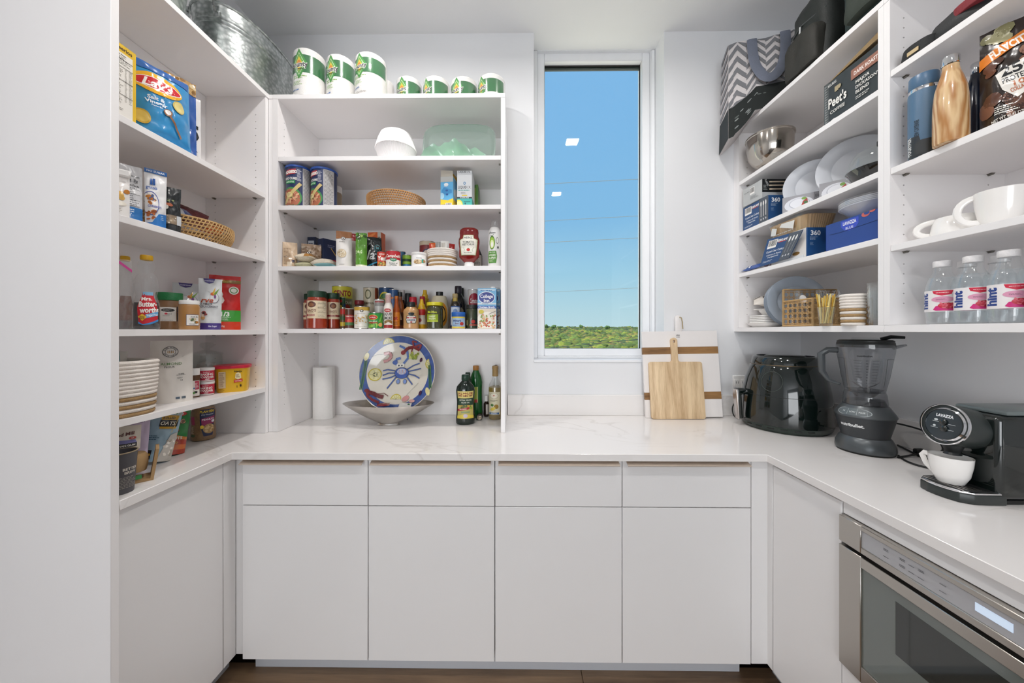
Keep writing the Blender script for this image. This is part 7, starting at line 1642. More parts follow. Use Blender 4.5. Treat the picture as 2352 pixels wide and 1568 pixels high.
def cane_basket():
    xa, xb = RX+.02, RX+.262; ya, yb = 1.438, 1.595; h = .115
    t = thing('cane_basket', 'rectangular woven cane basket holding clear plastic cutlery', 'basket', ((xa+xb)/2, (ya+yb)/2, z+.0005))
    w, d = xb-xa, yb-ya
    def side(A, Bv, H_, nm, mat):
        A, Bv = Vector(A), Vector(Bv); L = (Bv-A).length; e = (Bv-A)/L; up = Vector((0, 0, 1)); m = MB(); r = .0012
        c = .025; nx = max(2, round(L/c)); nz = max(2, round((H_-.02)/c)); cx, cz = L/nx, (H_-.02)/nz
        for i in range(nx+1):
            for o in (-.003, .003): m.tube([A+e*min(L, max(0, i*cx+o)), A+e*min(L, max(0, i*cx+o))+up*H_], r, 5)
        for j in range(nz+1):
            for o in (-.003, .003): m.tube([A+up*(.01+j*cz+o), Bv+up*(.01+j*cz+o)], r, 5)
        for i in range(nx):
            for j in range(nz):
                p = A+e*(i*cx)+up*(.01+j*cz)
                m.tube([p+e*cx*.0+up*cz*.35, p+e*cx*.35], r, 5); m.tube([p+e*cx*.65+up*cz, p+e*cx+up*cz*.65], r, 5); m.tube([p+up*cz*.65, p+e*cx*.35+up*cz], r, 5); m.tube([p+e*cx*.65, p+e*cx+up*cz*.35], r, 5)
        m.tube([A+up*H_, Bv+up*H_], .004, 7); m.tube([A+up*.004, Bv+up*.004], .004, 7)
        m.build(nm, mat, t)
    a, b, c_, d_ = (-w/2, -d/2, 0), (w/2, -d/2, 0), (w/2, d/2, 0), (-w/2, d/2, 0)
    side(a, b, h, 'front_weave', RATTAND); side(d_, a, h, 'side_weave', RATTAN); side(b, c_, h, 'side_weave', RATTAND); side(c_, d_, h+.055, 'back_weave', RATTAND)  # one side weave in the lighter rattan, the others darker
    for p in (a, b, c_, d_): MB().tube([p, (p[0], p[1], h+(.055 if p[1] > 0 else 0))], .005, 7).build('corner_post', RATTAND, t)
    B(-w/2, w/2, -d/2, d/2, .0, .003).build('base', RATTAND, t)
    B(-.002, .002, -d/2, d/2, .003, h*.9).build('divider', RATTAND, t)
    cx, cy = (xa+xb)/2, (ya+yb)/2
    for i in range(9):
        rr = random.Random(i); x, y = cx-.1+.022*i+rr.uniform(-.004, .004), cy-.02+rr.uniform(-.03, .04)
        fork = i % 3 != 2
        q = thing('plastic_fork' if fork else 'plastic_spoon', 'clear plastic fork standing in the cane basket' if fork else 'clear plastic spoon standing in the cane basket', 'cutlery', (x, y, z+.006), group='plastic cutlery in the cane basket')
        q.rotation_euler = (rr.uniform(-.1, .1), rr.uniform(-.22, .12), face_cam(cx, cy)+rr.uniform(-.3, .3))
        B(-.003, .003, -.001, .001, 0, .105, .0008).build('stem', PETC, q)
        if fork:
            B(-.009, .009, -.001, .001, .105, .125, .001).build('head', PETC, q)
            for k in range(4): B(-.0088+k*.0049, -.0058+k*.0049, -.001, .001, .125, .155, .0006).build('tine', PETC, q)
        else:
            sb = MB().lathe([(.001, 0), (.012, .004), (.0125, .005), (.001, .002)], 20, sy=1.5, cap0=False, cap1=False).build('bowl', WHITEP, q); sb.location = (0, 0, .12); sb.rotation_euler = (PI/2, 0, 0)
cane_basket()
def straw_glass():
    Y = 1.352; X, R, _ = cfit(1876, 1919, 700, Y, z); h = .074
    t = thing('shot_glass', 'small clear glass full of gold paper straws in front of the cane basket', 'glass', (X, Y, z))
    pr = [(R*.68, 0), (R*.72, .003), (R, h)]
    m = MB(); m.lathe(pr, 32, cap1=False); m.lathe([(r-.0018, b+.009*(1-b/h)) for r, b in reversed(pr)], 32, cap0=False); m.build('glass', GLASS, t)
    MB().tube([(R*math.cos(2*PI*k/32), R*math.sin(2*PI*k/32), h) for k in range(32)], .0009, 5, closed=True, up=(0, 0, 1)).build('gold_lip', pm('gold_rim', 'c9a24a', .25, 1.), t)
    G1 = pm('gold_straw', 'd0a63c', .4, var=.25, scale=200); G2 = pm('pale_gold_straw', 'e6d690', .45, var=.15, scale=200)
    for i in range(16):
        # two rings of straws twisted the same way, so that none runs through another
        rr = random.Random(i+20); outer = i < 10; k, n_ = (i, 10) if outer else (i-10, 6)
        a = 2*PI*(k+(.0 if outer else .4))/n_; rb, rt = (R*.55, R*.84) if outer else (R*.24, R*.42)
        q = Vector((math.cos(a), math.sin(a), 0))*rb; p = Vector((math.cos(a+.55), math.sin(a+.55), 0))*rt
        d = (p-q)/h; L = rr.uniform(.098, .118)
        s = thing('paper_straw', 'gold striped paper straw standing in the small glass', 'straw', (X+q.x, Y+q.y, z+.0105), group='gold straws in the small glass')
        MB().tube([(0, 0, 0), (d.x*L, d.y*L, L)], .0022, 7).build('straw', G1 if i % 2 else G2, s)
straw_glass()
Y = 1.262; X, R_, h_ = cfit(1926, 1993, 690, Y, z)
rope_basket('rope_basket', 'small white rope basket with jute stripes beside the clear cups', X, Y, z+.0005, R_*.86, R_*1.0, .113, 11, (1, 3, 5))
def cup_stack():
    Y = 1.195; X, R, _ = cfit(1987, 2032, 700, Y, z)
    t = thing('cup_stack', 'tall stack of clear plastic cups against the unit divider', 'cups', (X+.006, Y, z))
    for i in range(6):
        b = i*.0085; pr = [(R*.78, b), (R*.8, b+.002), (R, b+.1), (R*1.03, b+.102), (R*1.03, b+.104)]
        MB().lathe(pr, 32, cap1=False).build('cup', PETC, t)
cup_stack()
# ============================================================ near unit on the right
z = R2[0]+.0005
def red_bag():
    t = thing('sports_shoe_bag', 'black and red soft bag flopped on the upper shelf above the drink flasks', 'bag', (1.34, .982, z), rz=RZ)
    rbox(.19, .2, .078, seed=13, p=3.).build('bag_body', cloth('black_soft', '1e1f20', .6), t)
    m = rbox(.1, .04, .028, seed=15); m.v = [(x+.045, y-.088, z_+.036) for x, y, z_ in m.v]; m.build('red_panel', cloth('red_mesh', '80252e', .7), t)
    m = rbox(.09, .09, .045, seed=17, p=3.); m.v = [(x-.085, y-.07, z_) for x, y, z_ in m.v]; m.build('strap_fold', cloth('black_strap', '17191a', .7), t)
    B(-.1, -.07, -.118, -.116, .008, .02, .0005).build('tag', paint('c9b38a', .6), t)
red_bag()
z = R2[1]+.0005
def art_tum(P):
    P.r(0, 0, 1, .26, '2f3336'); P.poly([(0, .26), (.55, .26), (.5, .34), (0, .36)], '2f3336')
    P.t('TOGETHER', .1, .2, .075, 'e2e4e4', w=.9, rot=PI/2, bold=.02); P.t('BETTER', .02, .16, .06, 'c9cccc', w=.7, rot=PI/2); P.t('THE NEW CAYENNE', .42, .42, .055, '23303c', w=1.1, rot=PI/2)
Y = 1.06
turned('travel_tumbler', 'slate blue insulated tumbler with dark lettering near the divider', 2084, 2162, 163, Y, z, [(.93, 0), (.97, .015), (1., .3), (1., .78), (.98, .8)], pm('slate_blue', '4f6f8c', .4, bump=.12, bscale=500), [('steel_ring', [(.95, .8), (.97, .805), (.97, .84), (.93, .845)], CHROME), ('lid', [(.94, .845), (.96, .85), (.94, .99), (.9, 1.), (.001, 1.)], paint('4a6a88', .35))], [(.0, .72, 1.9, art_tum)], cat='tumbler', twist=-.3)
def bottle_wood():
    m, nt, n, l, b = nodes_of('wood_look_enamel')
    tc = n.new('ShaderNodeTexCoord'); mp = n.new('ShaderNodeMapping'); mp.inputs['Scale'].default_value = (1., 1., .16); l.new(tc.outputs['Object'], mp.inputs[0])
    wv = n.new('ShaderNodeTexWave'); wv.wave_type = 'RINGS'; wv.inputs['Scale'].default_value = 30; wv.inputs['Distortion'].default_value = 7; wv.inputs['Detail'].default_value = 3; wv.inputs['Detail Scale'].default_value = 1.2
    l.new(mp.outputs[0], wv.inputs['Vector']); rp = n.new('ShaderNodeValToRGB'); l.new(wv.outputs[0], rp.inputs[0])
    e = rp.color_ramp.elements; e[0].color = H('b07c48'); e[1].color = H('dcbc8e'); l.new(rp.outputs[0], b.inputs['Base Color']); b.inputs['Roughness'].default_value = .25; b.inputs['Coat Weight'].default_value = .5
    return m
Y = .985
turned('steel_bottle', 'cola shaped bottle with a wood grain finish and a steel cap', 2140, 2230, 117, Y, z, [(.9, 0), (.98, .01), (1., .05), (1., .3), (.97, .5), (.88, .63), (.7, .74), (.53, .82), (.47, .87), (.47, .9)], bottle_wood(), [('cap', [(.5, .905), (.53, .91), (.52, .985), (.48, 1.), (.001, 1.)], CHROME), ('neck_ring', [(.44, .89), (.46, .895), (.46, .907)], BLACK)], None, cat='bottle')
turned('steel_bottle', 'dark navy bottle with a steel cap behind the wood grain bottle', 2213, 2277, 136, 1.01, z, [(.9, 0), (.98, .01), (1., .3), (1, .6), (.85, .72), (.55, .84), (.5, .88)], pm('navy_enamel', '141d30', .2, coat=.4), [('cap', [(.5, .88), (.52, .89), (.52, .985), (.48, 1.), (.001, 1.)], CHROME)], None)
def art_flav(P):
    P.blobs(.1, .84, .95, .97, 7, .13, .05, ['b0ab84', '8a8660', 'c9c4a0'], 4); P.blobs(.05, .05, .95, .45, 12, .16, .07, ['5a3a2c', '3a261e', '7a5240'], 7); P.blobs(.1, .55, .95, .68, 10, .12, .045, ['6a4434', '4a3026', '8a6450'], 5)
    P.poly([(0, .63), (1, .8), (1, .91), (0, .74)], 'e0812a'); P.t('FLAVCITY', .5, .765, .075, 'f6efe6', w=.66, bold=.04, rot=.3)
    P.poly([(.3, .5), (.92, .62), (.98, .4), (.85, .28), (.65, .22), (.42, .33)], 'e6e2da'); P.t('25g', .62, .52, .1, '232326', w=.5, bold=.03, rot=.2); P.t('PROTEIN', .62, .425, .055, '3a3a3c', w=.42, bold=.02, rot=.2); P.t('10g', .72, .365, .055, 'b5643a', rot=.2); P.t('COLLAGEN', .7, .31, .04, 'b5643a', w=.32, rot=.2)
    P.fine(.3, .1, .75, .18, 4, 'e0dcd4', 3); P.t('NET WT 40.42 OZ', .5, .06, .03, 'd9d4cc', w=.5, rot=.15)
fpouch('protein_pouch', 'dark brown protein powder pouch with an orange band and cream shield', 2250, 2400, 50, .905, z, .09, '2a201c', art_flav, dr=-6, wr=.006, seed=97)
# mugs
z = R2[2]+.0005
def mug(lab, l, r, top, Y, hang, k=.94, rel=None):
    X, R, h = cfit(l, r, top, Y, z); R = min(R, .062)
    t = thing('mug', lab, 'mug', (X, Y, z), rz=hang)
    pr = [(R*.62, 0), (R*.66, .002), (R*.82, h*.25), (R*.95, h*.6), (R, h)] if rel is None else [(R*q, h*b) for q, b in rel]
    m = MB(); m.lathe(pr, 48, cap1=False); m.lathe([(max(.002, a-.004), b+.004*(b < h*.9)) for a, b in reversed(pr)], 48, cap0=False); m.build('cup', CERAM, t)
    q = []
    for i in range(13):
        a = -PI*.62+PI*1.24*i/12; q.append((-(R*.88+.026*math.cos(a)*1.25), 0, h*.55+h*.36*math.sin(a)))
    MB().tube(q, [.0055]*13, 8, flat=1.5).build('handle', CERAM, t)
mug('low cream mug with a ribbon handle, its handle towards the divider', 2135, 2262, 490, 1.03, -.9, rel=[(.8, 0), (.98, .08), (1., .3), (.93, .7), (.8, 1.)])
mug('large white coffee mug in front of the low cream mug', 2233, 2372, 428, .935, -.75)
# water bottles
z = R0+.0005
def art_hint(P):
    P.r(0, 0, 1, 1, 'ece8e8'); P.t('hint', .17, .5, .34, '26418a', w=.6, rot=PI/2, bold=.05); P.poly([(.42, .98), (.86, .98), (.82, .8), (.62, .74), (.45, .84)], 'cf2a46'); P.fine(.5, .86, .8, .91, 1, 'f4dada', 2); P.e(.64, .57, .24, .14, 'dc9ab6', 20); P.fine(.5, .53, .8, .6, 3, '8a5a70', 3)
    P.poly([(.44, .1), (.5, .26), (.7, .3), (.88, .22), (.88, .04), (.5, .04)], 'd02a7a'); P.e(.72, .27, .18, .14, 'c8283f', 20); P.blobs(.58, .16, .86, .38, 26, .035, .03, ['d84a5c', 'b82238', 'e06a7a'], 3)
def water_bottle():
    R, h = .0335, .187
    t = thing('water_bottle', 'x', 'bottle', (0, 0, 0), group='raspberry water bottles')
    pr = [(R*.85, 0), (R*.95, .006), (R*.97, .02), (R*1., .035), (R, .105), (R*.97, .115), (R*.85, .132), (R*.6, .148), (R*.53, .155), (R*.5, .17)]
    MB().lathe(pr, 36).build('bottle', PETC, t)
    MB().lathe([(r-.002, max(b, .003)) for r, b in pr[:7]]+[(R*.78, .137)], 36).build('water', clearmat('still_water', 'fafcfd', .05, .02, 'dfe4e8'), t)
    MB().lathe([(R*.53, .169), (R*.55, .17), (R*.55, h-.002), (R*.51, h), (.001, h)], 36).build('cap', pm('white_ribbed_cap', 'eceaea', .4, bump=.4, bscale=400), t)
    S0 = cylS(R+.0004, PI/2); P = Print(None, R*2.7, .062, du=.006, off=.0006); P.S = lambda u, v, k: Vector(((R+k)*math.cos(-PI/2+u/R), (R+k)*math.sin(-PI/2+u/R), .037+v)); art_hint(P); P.build(t, 'label')
    return t
wb = None
labs = {(0, 0): 'raspberry water bottle in the front row beside the unit divider', (0, 1): 'raspberry water bottle in the front row, second from the divider', (0, 2): 'raspberry water bottle in the front row, third from the divider', (0, 3): 'raspberry water bottle in the front row, fourth from the divider',
        (1, 0): 'raspberry water bottle in the back row beside the unit divider', (1, 1): 'raspberry water bottle in the back row, second from the divider', (1, 2): 'raspberry water bottle in the back row, third from the divider', (1, 3): 'raspberry water bottle in the back row, fourth from the divider'}
for (i, j), lab in labs.items():
    X, Y = 1.265+.072*i, 1.028-.0685*j; rz_ = face_cam(X, Y)-.35*(j == 0)
    if wb is None: wb = water_bottle(); wb.location = (X, Y, z); wb.rotation_euler.z = rz_; wb['label'] = lab
    else: copy_thing(wb, (X, Y, z), rz_, lab)
# ============================================================ appliances on the right worktop
z = CT+.0005
def air_fryer():
    Y = 1.70; X, R, _ = cfit(1700, 1919, 900, Y, z); h = .352
    t = thing('air_fryer', 'gloss black egg shaped air fryer with a silver drawer handle', 'air fryer', (X, Y, z))
    base = pm('dark_olive_plastic', '23302a', .3)
    pr = [(R*.9, .0), (R*.97, .012), (R*1., .03)]
    MB().lathe(pr, 72).build('base_ring', base, t)
    body = [(R*.995, .0305), (R*1., .06), (R*.985, .12), (R*.95, .18), (R*.89, .24), (R*.8, .29), (R*.77, .305), (R*.755, .308)]
    MB().lathe(body, 72, cap1=False).build('body', BLACKG, t)
    MB().lathe([(R*.755, .3085), (R*.75, .315), (R*.72, h*.965), (R*.68, h*.985), (R*.62, h*.99)], 72, cap1=False).build('top_band', BLACKG, t)
    MB().lathe([(R*.62, h*.985), (R*.6, h*.97), (.001, h*.968)], 72, cap0=False).build('lid_recess', BLACK, t)
    MB().lathe([(R*.1, h*.97), (R*.46, h*.975), (R*.48, h*.99), (R*.44, h*1.0), (.001, h*1.)], 56, sy=.75).build('control_top', BLACKG, t)
    Rf = prof_r(body)
    MB().tube([((Rf(.31)+.001)*math.cos(a), (Rf(.31)+.001)*math.sin(a), .3075) for a in [2*PI*k/72 for k in range(72)]], .0018, 6, closed=True, up=(0, 0, 1)).build('seam_ring', pm('seam_gold', '6a5a44', .3, .6), t)
    fa = math.radians(172)      # the drawer faces into the room
    # drawer seam and round viewing outline
    m = MB(); pts = []
    for k in range(25):
        a = fa-.8+2.6*k/24; pts.append(((Rf(.165)+.0006)*math.cos(a), (Rf(.165)+.0006)*math.sin(a), .165))
    m.tube(pts, .0011, 5); m.build('drawer_seam', RUB, t)
    m = MB(); pts = []
    for k in range(32):
        b = 2*PI*k/32; zz_ = .235+.045*math.sin(b); a = fa+.75+.26*math.cos(b); pts.append(((Rf(zz_)+.0006)*math.cos(a), (Rf(zz_)+.0006)*math.sin(a), zz_))
    m.tube(pts, .0008, 5, closed=True); m.build('display_outline', pm('outline_grey', '4a524e', .3), t)
    # vents
    for k in range(6):
        a = fa+.2+.28*k; c, s = math.cos(a), math.sin(a)
        o = B(-.013, .013, -.002, .002, -.0025, .0025, .0008).build('vent_slot', RUB, t); o.location = (R*.985*c, R*.985*s, .02); o.rotation_euler = (0, 0, a+PI/2)
    # handle
    c, s = math.cos(fa), math.sin(fa); r0 = Rf(.13)
    def loc(o): o.rotation_euler = (0, 0, fa); return o
    m = MB(); m.prism([(r0-.02, .185), (r0+.04, .185), (r0+.047, .175), (r0+.036, .035), (r0+.018, .035), (r0+.024, .155), (r0-.02, .155)], -.02, .02, 'y', bev=.004); hdl = loc(m.build('drawer_handle', BLACKG, t))
    m = MB(); m.prism([(r0+.0415, .181), (r0+.0495, .176), (r0+.0385, .032), (r0+.034, .032)], -.0205, .0205, 'y', bev=.0012); m.build('silver_face', pm('satin_silver', 'c4bfbd', .28, .9), hdl)
air_fryer()
def blender():
    Y = 1.36; X, R, _ = cfit(1916, 2063, 1000, Y, z)
    t = thing('blender', 'grey blender with a clear measuring jug and black lid', 'blender', (X, Y, z))
    G = pm('graphite_plastic', '565b5e', .32, .35); GD = pm('graphite_dark', '3a3d40', .4, .1); f = phi_cam(X, Y)
    MB().lathe([(R*.93, 0), (R*.95, .006)], 56).build('feet_ring', RUB, t)
    MB().lathe([(R*.98, .0065), (R*1., .014), (R*.98, .032), (R*.86, .055), (R*.8, .06)], 64).build('foot', G, t)
    MB().lathe([(R*.79, .0605), (R*.8, .066), (R*.97, .128), (R*.985, .137)], 64).build('motor_body', GD, t)
    MB().lathe([(R*1.0, .1375), (R*1.02, .142), (R*.98, .15), (R*.8, .176), (R*.74, .182), (.001, .182)], 64).build('motor_shoulder', G, t)
    Q = prof_r([(R*.8, .066), (R*.97, .128)])
    cyl_print(t, Q, f-.45, R*1.5, .05, .07, lambda P: P.t('nutribullet.', .48, .75, .24, 'e4e6e6', w=.72, bold=.04))
    # button panel on the shoulder
    m = MB(); S = prof_r([(R*1.02, .142), (R*.98, .15), (R*.8, .176)])
    P = Print(None, R*1.35, .03, du=.006, off=.001, step=.0003)
    def SS(u, v, k): 
        zz_ = .1455+v*.85; a = f-.42+u/R; r = S(zz_)+k*.9; return Vector((r*math.cos(a), r*math.sin(a), zz_+k*.6))
    P.S = SS; P.e(.5, .5, .5, .62, 'aab2b4', 28); P.e(.5, .5, .475, .55, '5f686b', 28)
    for x in (.25, .5, .75): P.t(('HI', 'LOW', 'PULSE')[int(x*4)-1], x, .5, .2, 'd6dcdc', w=.16); P.r(x+.115, .1, x+.125, .9, 'aab2b4')
    P.build(t, 'button_panel')
    # jug
    JC = clearmat('tinted_jug', 'dfe0e2', .16, .03, '8f9298')
    z0 = .1825; rb, rt, zt = R*.66, R*.94, .405
    MB().lathe([(R*.72, z0), (R*.74, z0+.006), (R*.7, z0+.04), (R*.66, z0+.05)], 56, cap1=False).build('collar', JC, t)
    MB().lathe([(R*.68, z0+.0), (R*.7, z0+.004), (R*.62, z0+.02), (.02, z0+.024)], 48).build('blade_base', BLACK, t)
    jug = [(rb, z0+.05), (rb*1.0, z0+.055), (R*.78, z0+.11), (R*.88, zt-.05), (rt, zt-.02), (rt*1.02, zt), (rt*1.02, zt+.012)]
    MB().lathe(jug, 64, cap0=True, cap1=False).build('jug', JC, t)
    MB().lathe([(R*.3, z0+.03), (R*.55, z0+.056), (R*.6, z0+.058)], 40).build('jug_floor', BLACK, t)
    for k in range(4):
        a = k*PI/2+.4; MB().tube([(.004*math.cos(a), .004*math.sin(a), z0+.062), (.03*math.cos(a), .03*math.sin(a), z0+.066+.012*(k % 2)), (.042*math.cos(a+.2), .042*math.sin(a+.2), z0+.07+.02*(k % 2))], [.006, .007, .002], 6, flat=.25).build('blade', STEEL, t)
    def art_scale(P):
        P.t('nutribullet', .5, .93, .045, '2a2c2e', w=.42, bold=.03)
        for i in range(9): P.r(.36, .2+.075*i, .46, .206+.075*i, '33363a'); P.r(.6, .2+.075*i, .68, .206+.075*i, '33363a'); P.t(('64', '56', '48', '40', '32', '24', '16', '8', '4')[8-i], .53, .205+.075*i, .028, '33363a')
        for x in (.1, .82): P.stroke([(x, .1), (x-.02, .85), (x+.12, .85), (x+.1, .1)], .0012, '2a2c2e')
        P.stroke([(.3, .82), (.34, .3), (.5, .12), (.66, .3), (.7, .82)], .0009, '6a6d72')
    cyl_print(t, prof_r(jug), f, R*2.2, zt-z0-.08, z0+.06, art_scale)
    m = MB(); a = f-PI/2+.25; hx, hy = math.cos(a), math.sin(a)
    pts = [(hx*R*.9, hy*R*.9, zt-.012), (hx*(R+.022), hy*(R+.022), zt-.012), (hx*(R+.042), hy*(R+.042), zt-.03), (hx*(R+.04), hy*(R+.04), zt-.1), (hx*(R+.02), hy*(R+.02), zt-.135), (hx*R*.8, hy*R*.8, zt-.15)]
    MB().tube(pts, [.015, .015, .016, .015, .01, .006], 10, flat=.8).build('jug_handle', G, t)
    MB().lathe([(rt*.96, zt+.002), (rt*1.0, zt+.012), (rt*1.0, zt+.018), (rt*.98, zt+.02), (rt*.98, zt+.026), (rt*.9, zt+.03), (.001, zt+.03)], 56).build('lid', pm('lid_black', '161a1a', .4), t)
    MB().lathe([(R*.42, zt+.03), (R*.45, zt+.034), (R*.4, zt+.039), (.001, zt+.039)], 40).build('vent_cap', PETC, t)
    b = a+PI-.15; bx_, by_ = math.cos(b), math.sin(b)
    MB().tube([(bx_*R*.5, by_*R*.5, zt+.032), (bx_*R*.8, by_*R*.8, zt+.042), (bx_*R*1.2, by_*R*1.2, zt+.04)], [.014, .013, .01], 8, flat=.55).build('lid_tab', MATS['lid_black'], t)
    MB().tube([(bx_*R*.85, by_*R*.85, zt+.0), (bx_*R*1.1, by_*R*1.1, zt+.008), (bx_*R*1.25, by_*R*1.25, zt+.012)], [.02, .014, .009], 8, flat=.4).build('pouring_spout', JC, t)
blender()
def coffee():
    X0, X1, Y0, Y1 = 1.27, 1.566, .932, 1.06
    t = thing('coffee_machine', 'black capsule coffee machine with a round chrome dial', 'coffee machine', (X0, (Y0+Y1)/2, z))
    w = Y1-Y0; L = X1-X0; hw = w/2
    G = pm('espresso_grey', '2b3130', .35)
    B(.03, L, -hw, hw, .012, .238, .014, 3).build('side_housing', BLACKG, t)
    B(.02, L-.004, -hw+.006, hw-.006, .0, .0115, .002).build('base_plate', RUB, t)
    B(.06, L-.01, -hw+.008, hw-.008, .2385, .252, .006, 2).build('tank_lid', pm('grey_lid', '6f7878', .3), t)
    # head: short drum pointing into the room
    m = MB(); m.lathe([(.056, 0), (.058, .008), (.056, .07), (.05, .1)], 56); o = m.build('brew_head', G, t); o.rotation_euler = (0, PI/2+.18, 0); o.location = (-.03, .006, .2)
    for nm, pr, mt, off in (('chrome_ring', [(.0555, -.006), (.058, -.004), (.058, .0), (.052, .003), (.044, -.003), (.0435, -.006)], CHROME, 0), ('dial_face', [(.0435, -.0035), (.001, -.0035)], pm('dial_black', '1b262c', .12, coat=.5), 0)):
        q = MB().lathe(pr, 56, cap0=False, cap1=False).build(nm, mt, o)
    P = Print(None, .08, .08, off=.0); P.S = lambda u, v, k: Vector((.04-v, -u, -.0038-k)) 
    P.t('LAVAZZA', .5, .8, .1, 'e6e8ea', w=.5, bold=.05); P.e(.27, .62, .06, .04, 'c9ced0', 12); P.e(.25, .4, .045, .035, 'c9ced0', 12); P.r(.17, .55, .38, .565, 'b9bec0'); P.r(.15, .33, .36, .345, 'b9bec0'); P.r(.64, .52, .84, .535, 'b9bec0'); P.r(.62, .32, .82, .335, 'b9bec0')
    P.build(o, 'dial_print')
    for dx, dy in ((.002, .0), (-.016, .004)):
        q = MB().lathe([(.009, -.0038), (.0085, -.007), (.006, -.009), (.001, -.0095)], 24, cap0=False).build('button', BLACKG, o); q.location = (-dx-.004, -dy, 0)
    MB().lathe([(.018, .115), (.014, .122), (.022, .14), (.024, .15)], 32, -.01, .004).build('coffee_spout', BLACK, t)
    B(.036, .06, -hw+.012, hw-.012, .03, .2, .004).build('back_wall', G, t)
    B(.03, .036, hw-.02, hw-.014, .03, .16).build('edge_trim', pm('trim_blue', '3a4458', .35), t)
    # drip tray
    m = MB(); pts = [(.05, -hw), (.05, hw), (-.03, hw*.95), (-.055, hw*.7), (-.064, hw*.3), (-.066, 0), (-.064, -hw*.3), (-.055, -hw*.7), (-.03, -hw*.95)]
    MB().prism(pts, .0, .026, 'z', bev=.003).build('drip_tray', G, t)
    MB().prism([(x*.985+.0005, y*.98) for x, y in pts], .0262, .031, 'z', bev=.0015).build('tray_trim', CHROME, t)
    MB().prism([(x*.86+.002, y*.84) for x, y in pts], .0311, .0325, 'z').build('tray_grille', RUB, t)
    for k in range(5): B(-.045+.012*k, -.041+.012*k, -hw*.7, hw*.7, .0326, .034).build('grille_bar', STEEL, t)
    # cup
    cxx, cyy = X0-.016, (Y0+Y1)/2+.004
    c = thing('coffee_cup', 'white coffee cup on the drip tray of the coffee machine', 'cup', (cxx, cyy, z+.0345), rz=face_cam(cxx, cyy)-.5)
    R, h = .043, .076
    pr = [(R*.58, 0), (R*.62, .002), (R*.84, h*.3), (R*.96, h*.7), (R, h)]
    m = MB(); m.lathe(pr, 48, cap1=False); m.lathe([(max(.002, a-.0035), b+.0035*(b < h*.9)) for a, b in reversed(pr)], 48, cap0=False); m.build('cup', CERAM, c)
    MB().tube([(-R*.93, 0, h*.86), (-R*1.3, 0, h*.88), (-R*1.42, 0, h*.78), (-R*1.2, 0, h*.45), (-R*.8, 0, h*.22)], [.0045, .005, .005, .0045, .004], 8, flat=1.5).build('handle', CERAM, c)
coffee()
def cord(lab, pts, r=.0034, plug=None):
    P0 = Vector(pts[0]); t = thing('power_cord', lab, 'cord', P0)
    # smooth through the points
    q = [Vector(p)-P0 for p in pts]; out = []
    for i in range(len(q)-1):
        a, b, c, d = q[max(i-1, 0)], q[i], q[i+1], q[min(i+2, len(q)-1)]
        for k in range(8):
            s = k/8; out.append(.5*((2*b)+(c-a)*s+(2*a-5*b+4*c-d)*s*s+(3*b-a-3*c+d)*s**3))
    out.append(q[-1]); MB().tube(out, r, 7).build('cord', RUB, t)
    if plug is not None:
        g_ = Vector(plug)-P0; B(g_.x-.018, g_.x+.018, g_.y-.011, g_.y+.011, g_.z, g_.z+.02, .004).build('plug', RUB, t)
zc = CT+.0042
def cz(px, py): return atZ(px, py, CT+.004)
cord('black power cord looping behind the air fryer handle below the socket', [(1.25, 1.89, CT+.1), (1.2, 1.87, CT+.095), (1.165, 1.85, CT+.06), (1.165, 1.84, CT+.02), (1.19, 1.84, CT+.0045), (1.24, 1.88, CT+.0045)], .003)
cord('black power cord running from the blender to the coffee machine along the worktop', [cz(2062, 1022)[:], cz(2090, 1036)[:], cz(2125, 1052)[:], (1.5, 1.14, CT+.004), (1.5, 1.062, CT+.012)], plug=(1.54, 1.32, CT+.001))
cord('thin black cord looping on the worktop in front of the blender foot', [cz(2064, 1046)[:], cz(2085, 1060)[:], cz(2128, 1073)[:], (1.47, 1.14, CT+.004), (1.46, 1.062, CT+.012)])
cord('black cord curving up the wall behind the coffee machine', [tuple(Vector(cz(2062, 1050))), (1.5, 1.29, CT+.012), (1.54, 1.25, CT+.04), (1.555, 1.3, CT+.085), (1.53, 1.38, CT+.1), (1.475, 1.39, CT+.1)])
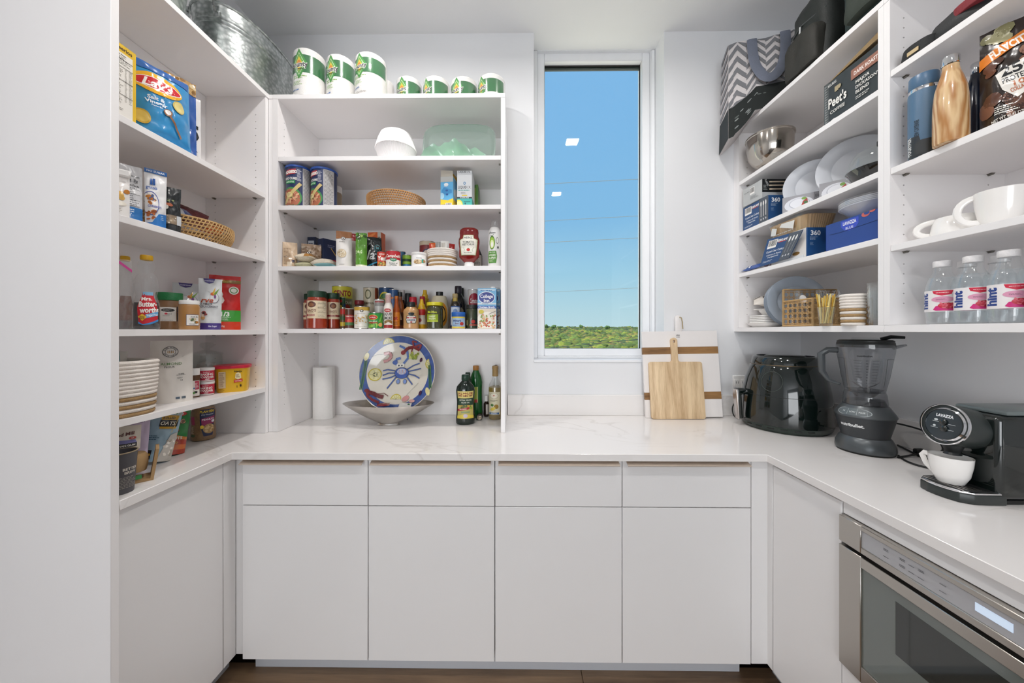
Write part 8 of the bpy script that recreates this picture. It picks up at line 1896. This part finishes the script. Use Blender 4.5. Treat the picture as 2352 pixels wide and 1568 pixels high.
# ============================================================ microwave drawer
def microwave():
    FX = FRX-.013; t = thing('microwave_drawer', 'stainless steel built in microwave drawer with a grey control strip', 'microwave', (FX, (MY0+MY1)/2, .406), rz=RZ)
    w = MY1-MY0; W2 = w/2; h = .436; z0 = 0
    def zz_(a): return a-.406
    B(-W2+.01, W2-.01, .02, .5, .01, h-.01).build('cabinet', pm('dark_case', '2c2c2c', .6), t)
    # local x runs away from the far end towards the camera, front is -y
    def ring(x0, x1, a0, a1, ix0, ix1, ia0, ia1, nm, mat, y0=0., y1=.022, bev=.0015):
        frame(x0, x1, a0, a1, ix0, ix1, ia0, ia1, y0, y1, bev).build(nm, mat, t)
    e = W2-(MY1-.962)
    ring(-W2, W2, zz_(.766), h, -e, e, zz_(.783), zz_(.829), 'control_frame', STEELB)
    B(-e, e, .004, .02, zz_(.783), zz_(.829)).build('control_glass', pm('grey_glass', 'b2b2b5', .22, .2), t)
    ring(-W2, W2, 0, zz_(.756), -e, e, zz_(.452), zz_(.726), 'door_frame', STEELB)
    B(-e, e, .005, .02, zz_(.452), zz_(.726)).build('door_glass', pm('smoked_grey_glass', '6e7470', .06, .0, coat=.5), t)
    B(-W2+.148, W2-.148, .0042, .0049, zz_(.565), zz_(.699)).build('viewing_window', pm('dark_window', '2c302e', .05, coat=.6), t)
    xd0, xd1 = W2-(MY1-.0)+.0, 0
    def lx(Y): return (MY0+MY1)/2-Y
    d = B(lx(.727), lx(.672), .0032, .0039, zz_(.7995), zz_(.817)).build('display', emit('lit_display', 'cfe0f4', .35), t)
    P = Print(flatS((0, .004, 0), (1, 0, 0), (0, 0, 1)), w, h, off=.0006)
    def mark(Y, zc_, ln=.016, n=1):
        for k in range(n): P.r(.5+(lx(Y)-ln/2)/w, (zz_(zc_)+.0035*k)/h, .5+(lx(Y)+ln/2)/w, (zz_(zc_)+.0035*k+.0012)/h, '4a4a4c')
    for Y in (.9, .862, .842, .822, .78): mark(Y, .812, .012, 2 if Y in (.9, .862, .822) else 1); mark(Y, .796, .013, 2 if Y == .862 else 1)
    for Y in (.64, .615, .59): mark(Y, .812, .014, 2); mark(Y, .796, .014, 2)
    P.build(t, 'control_marks')
microwave()
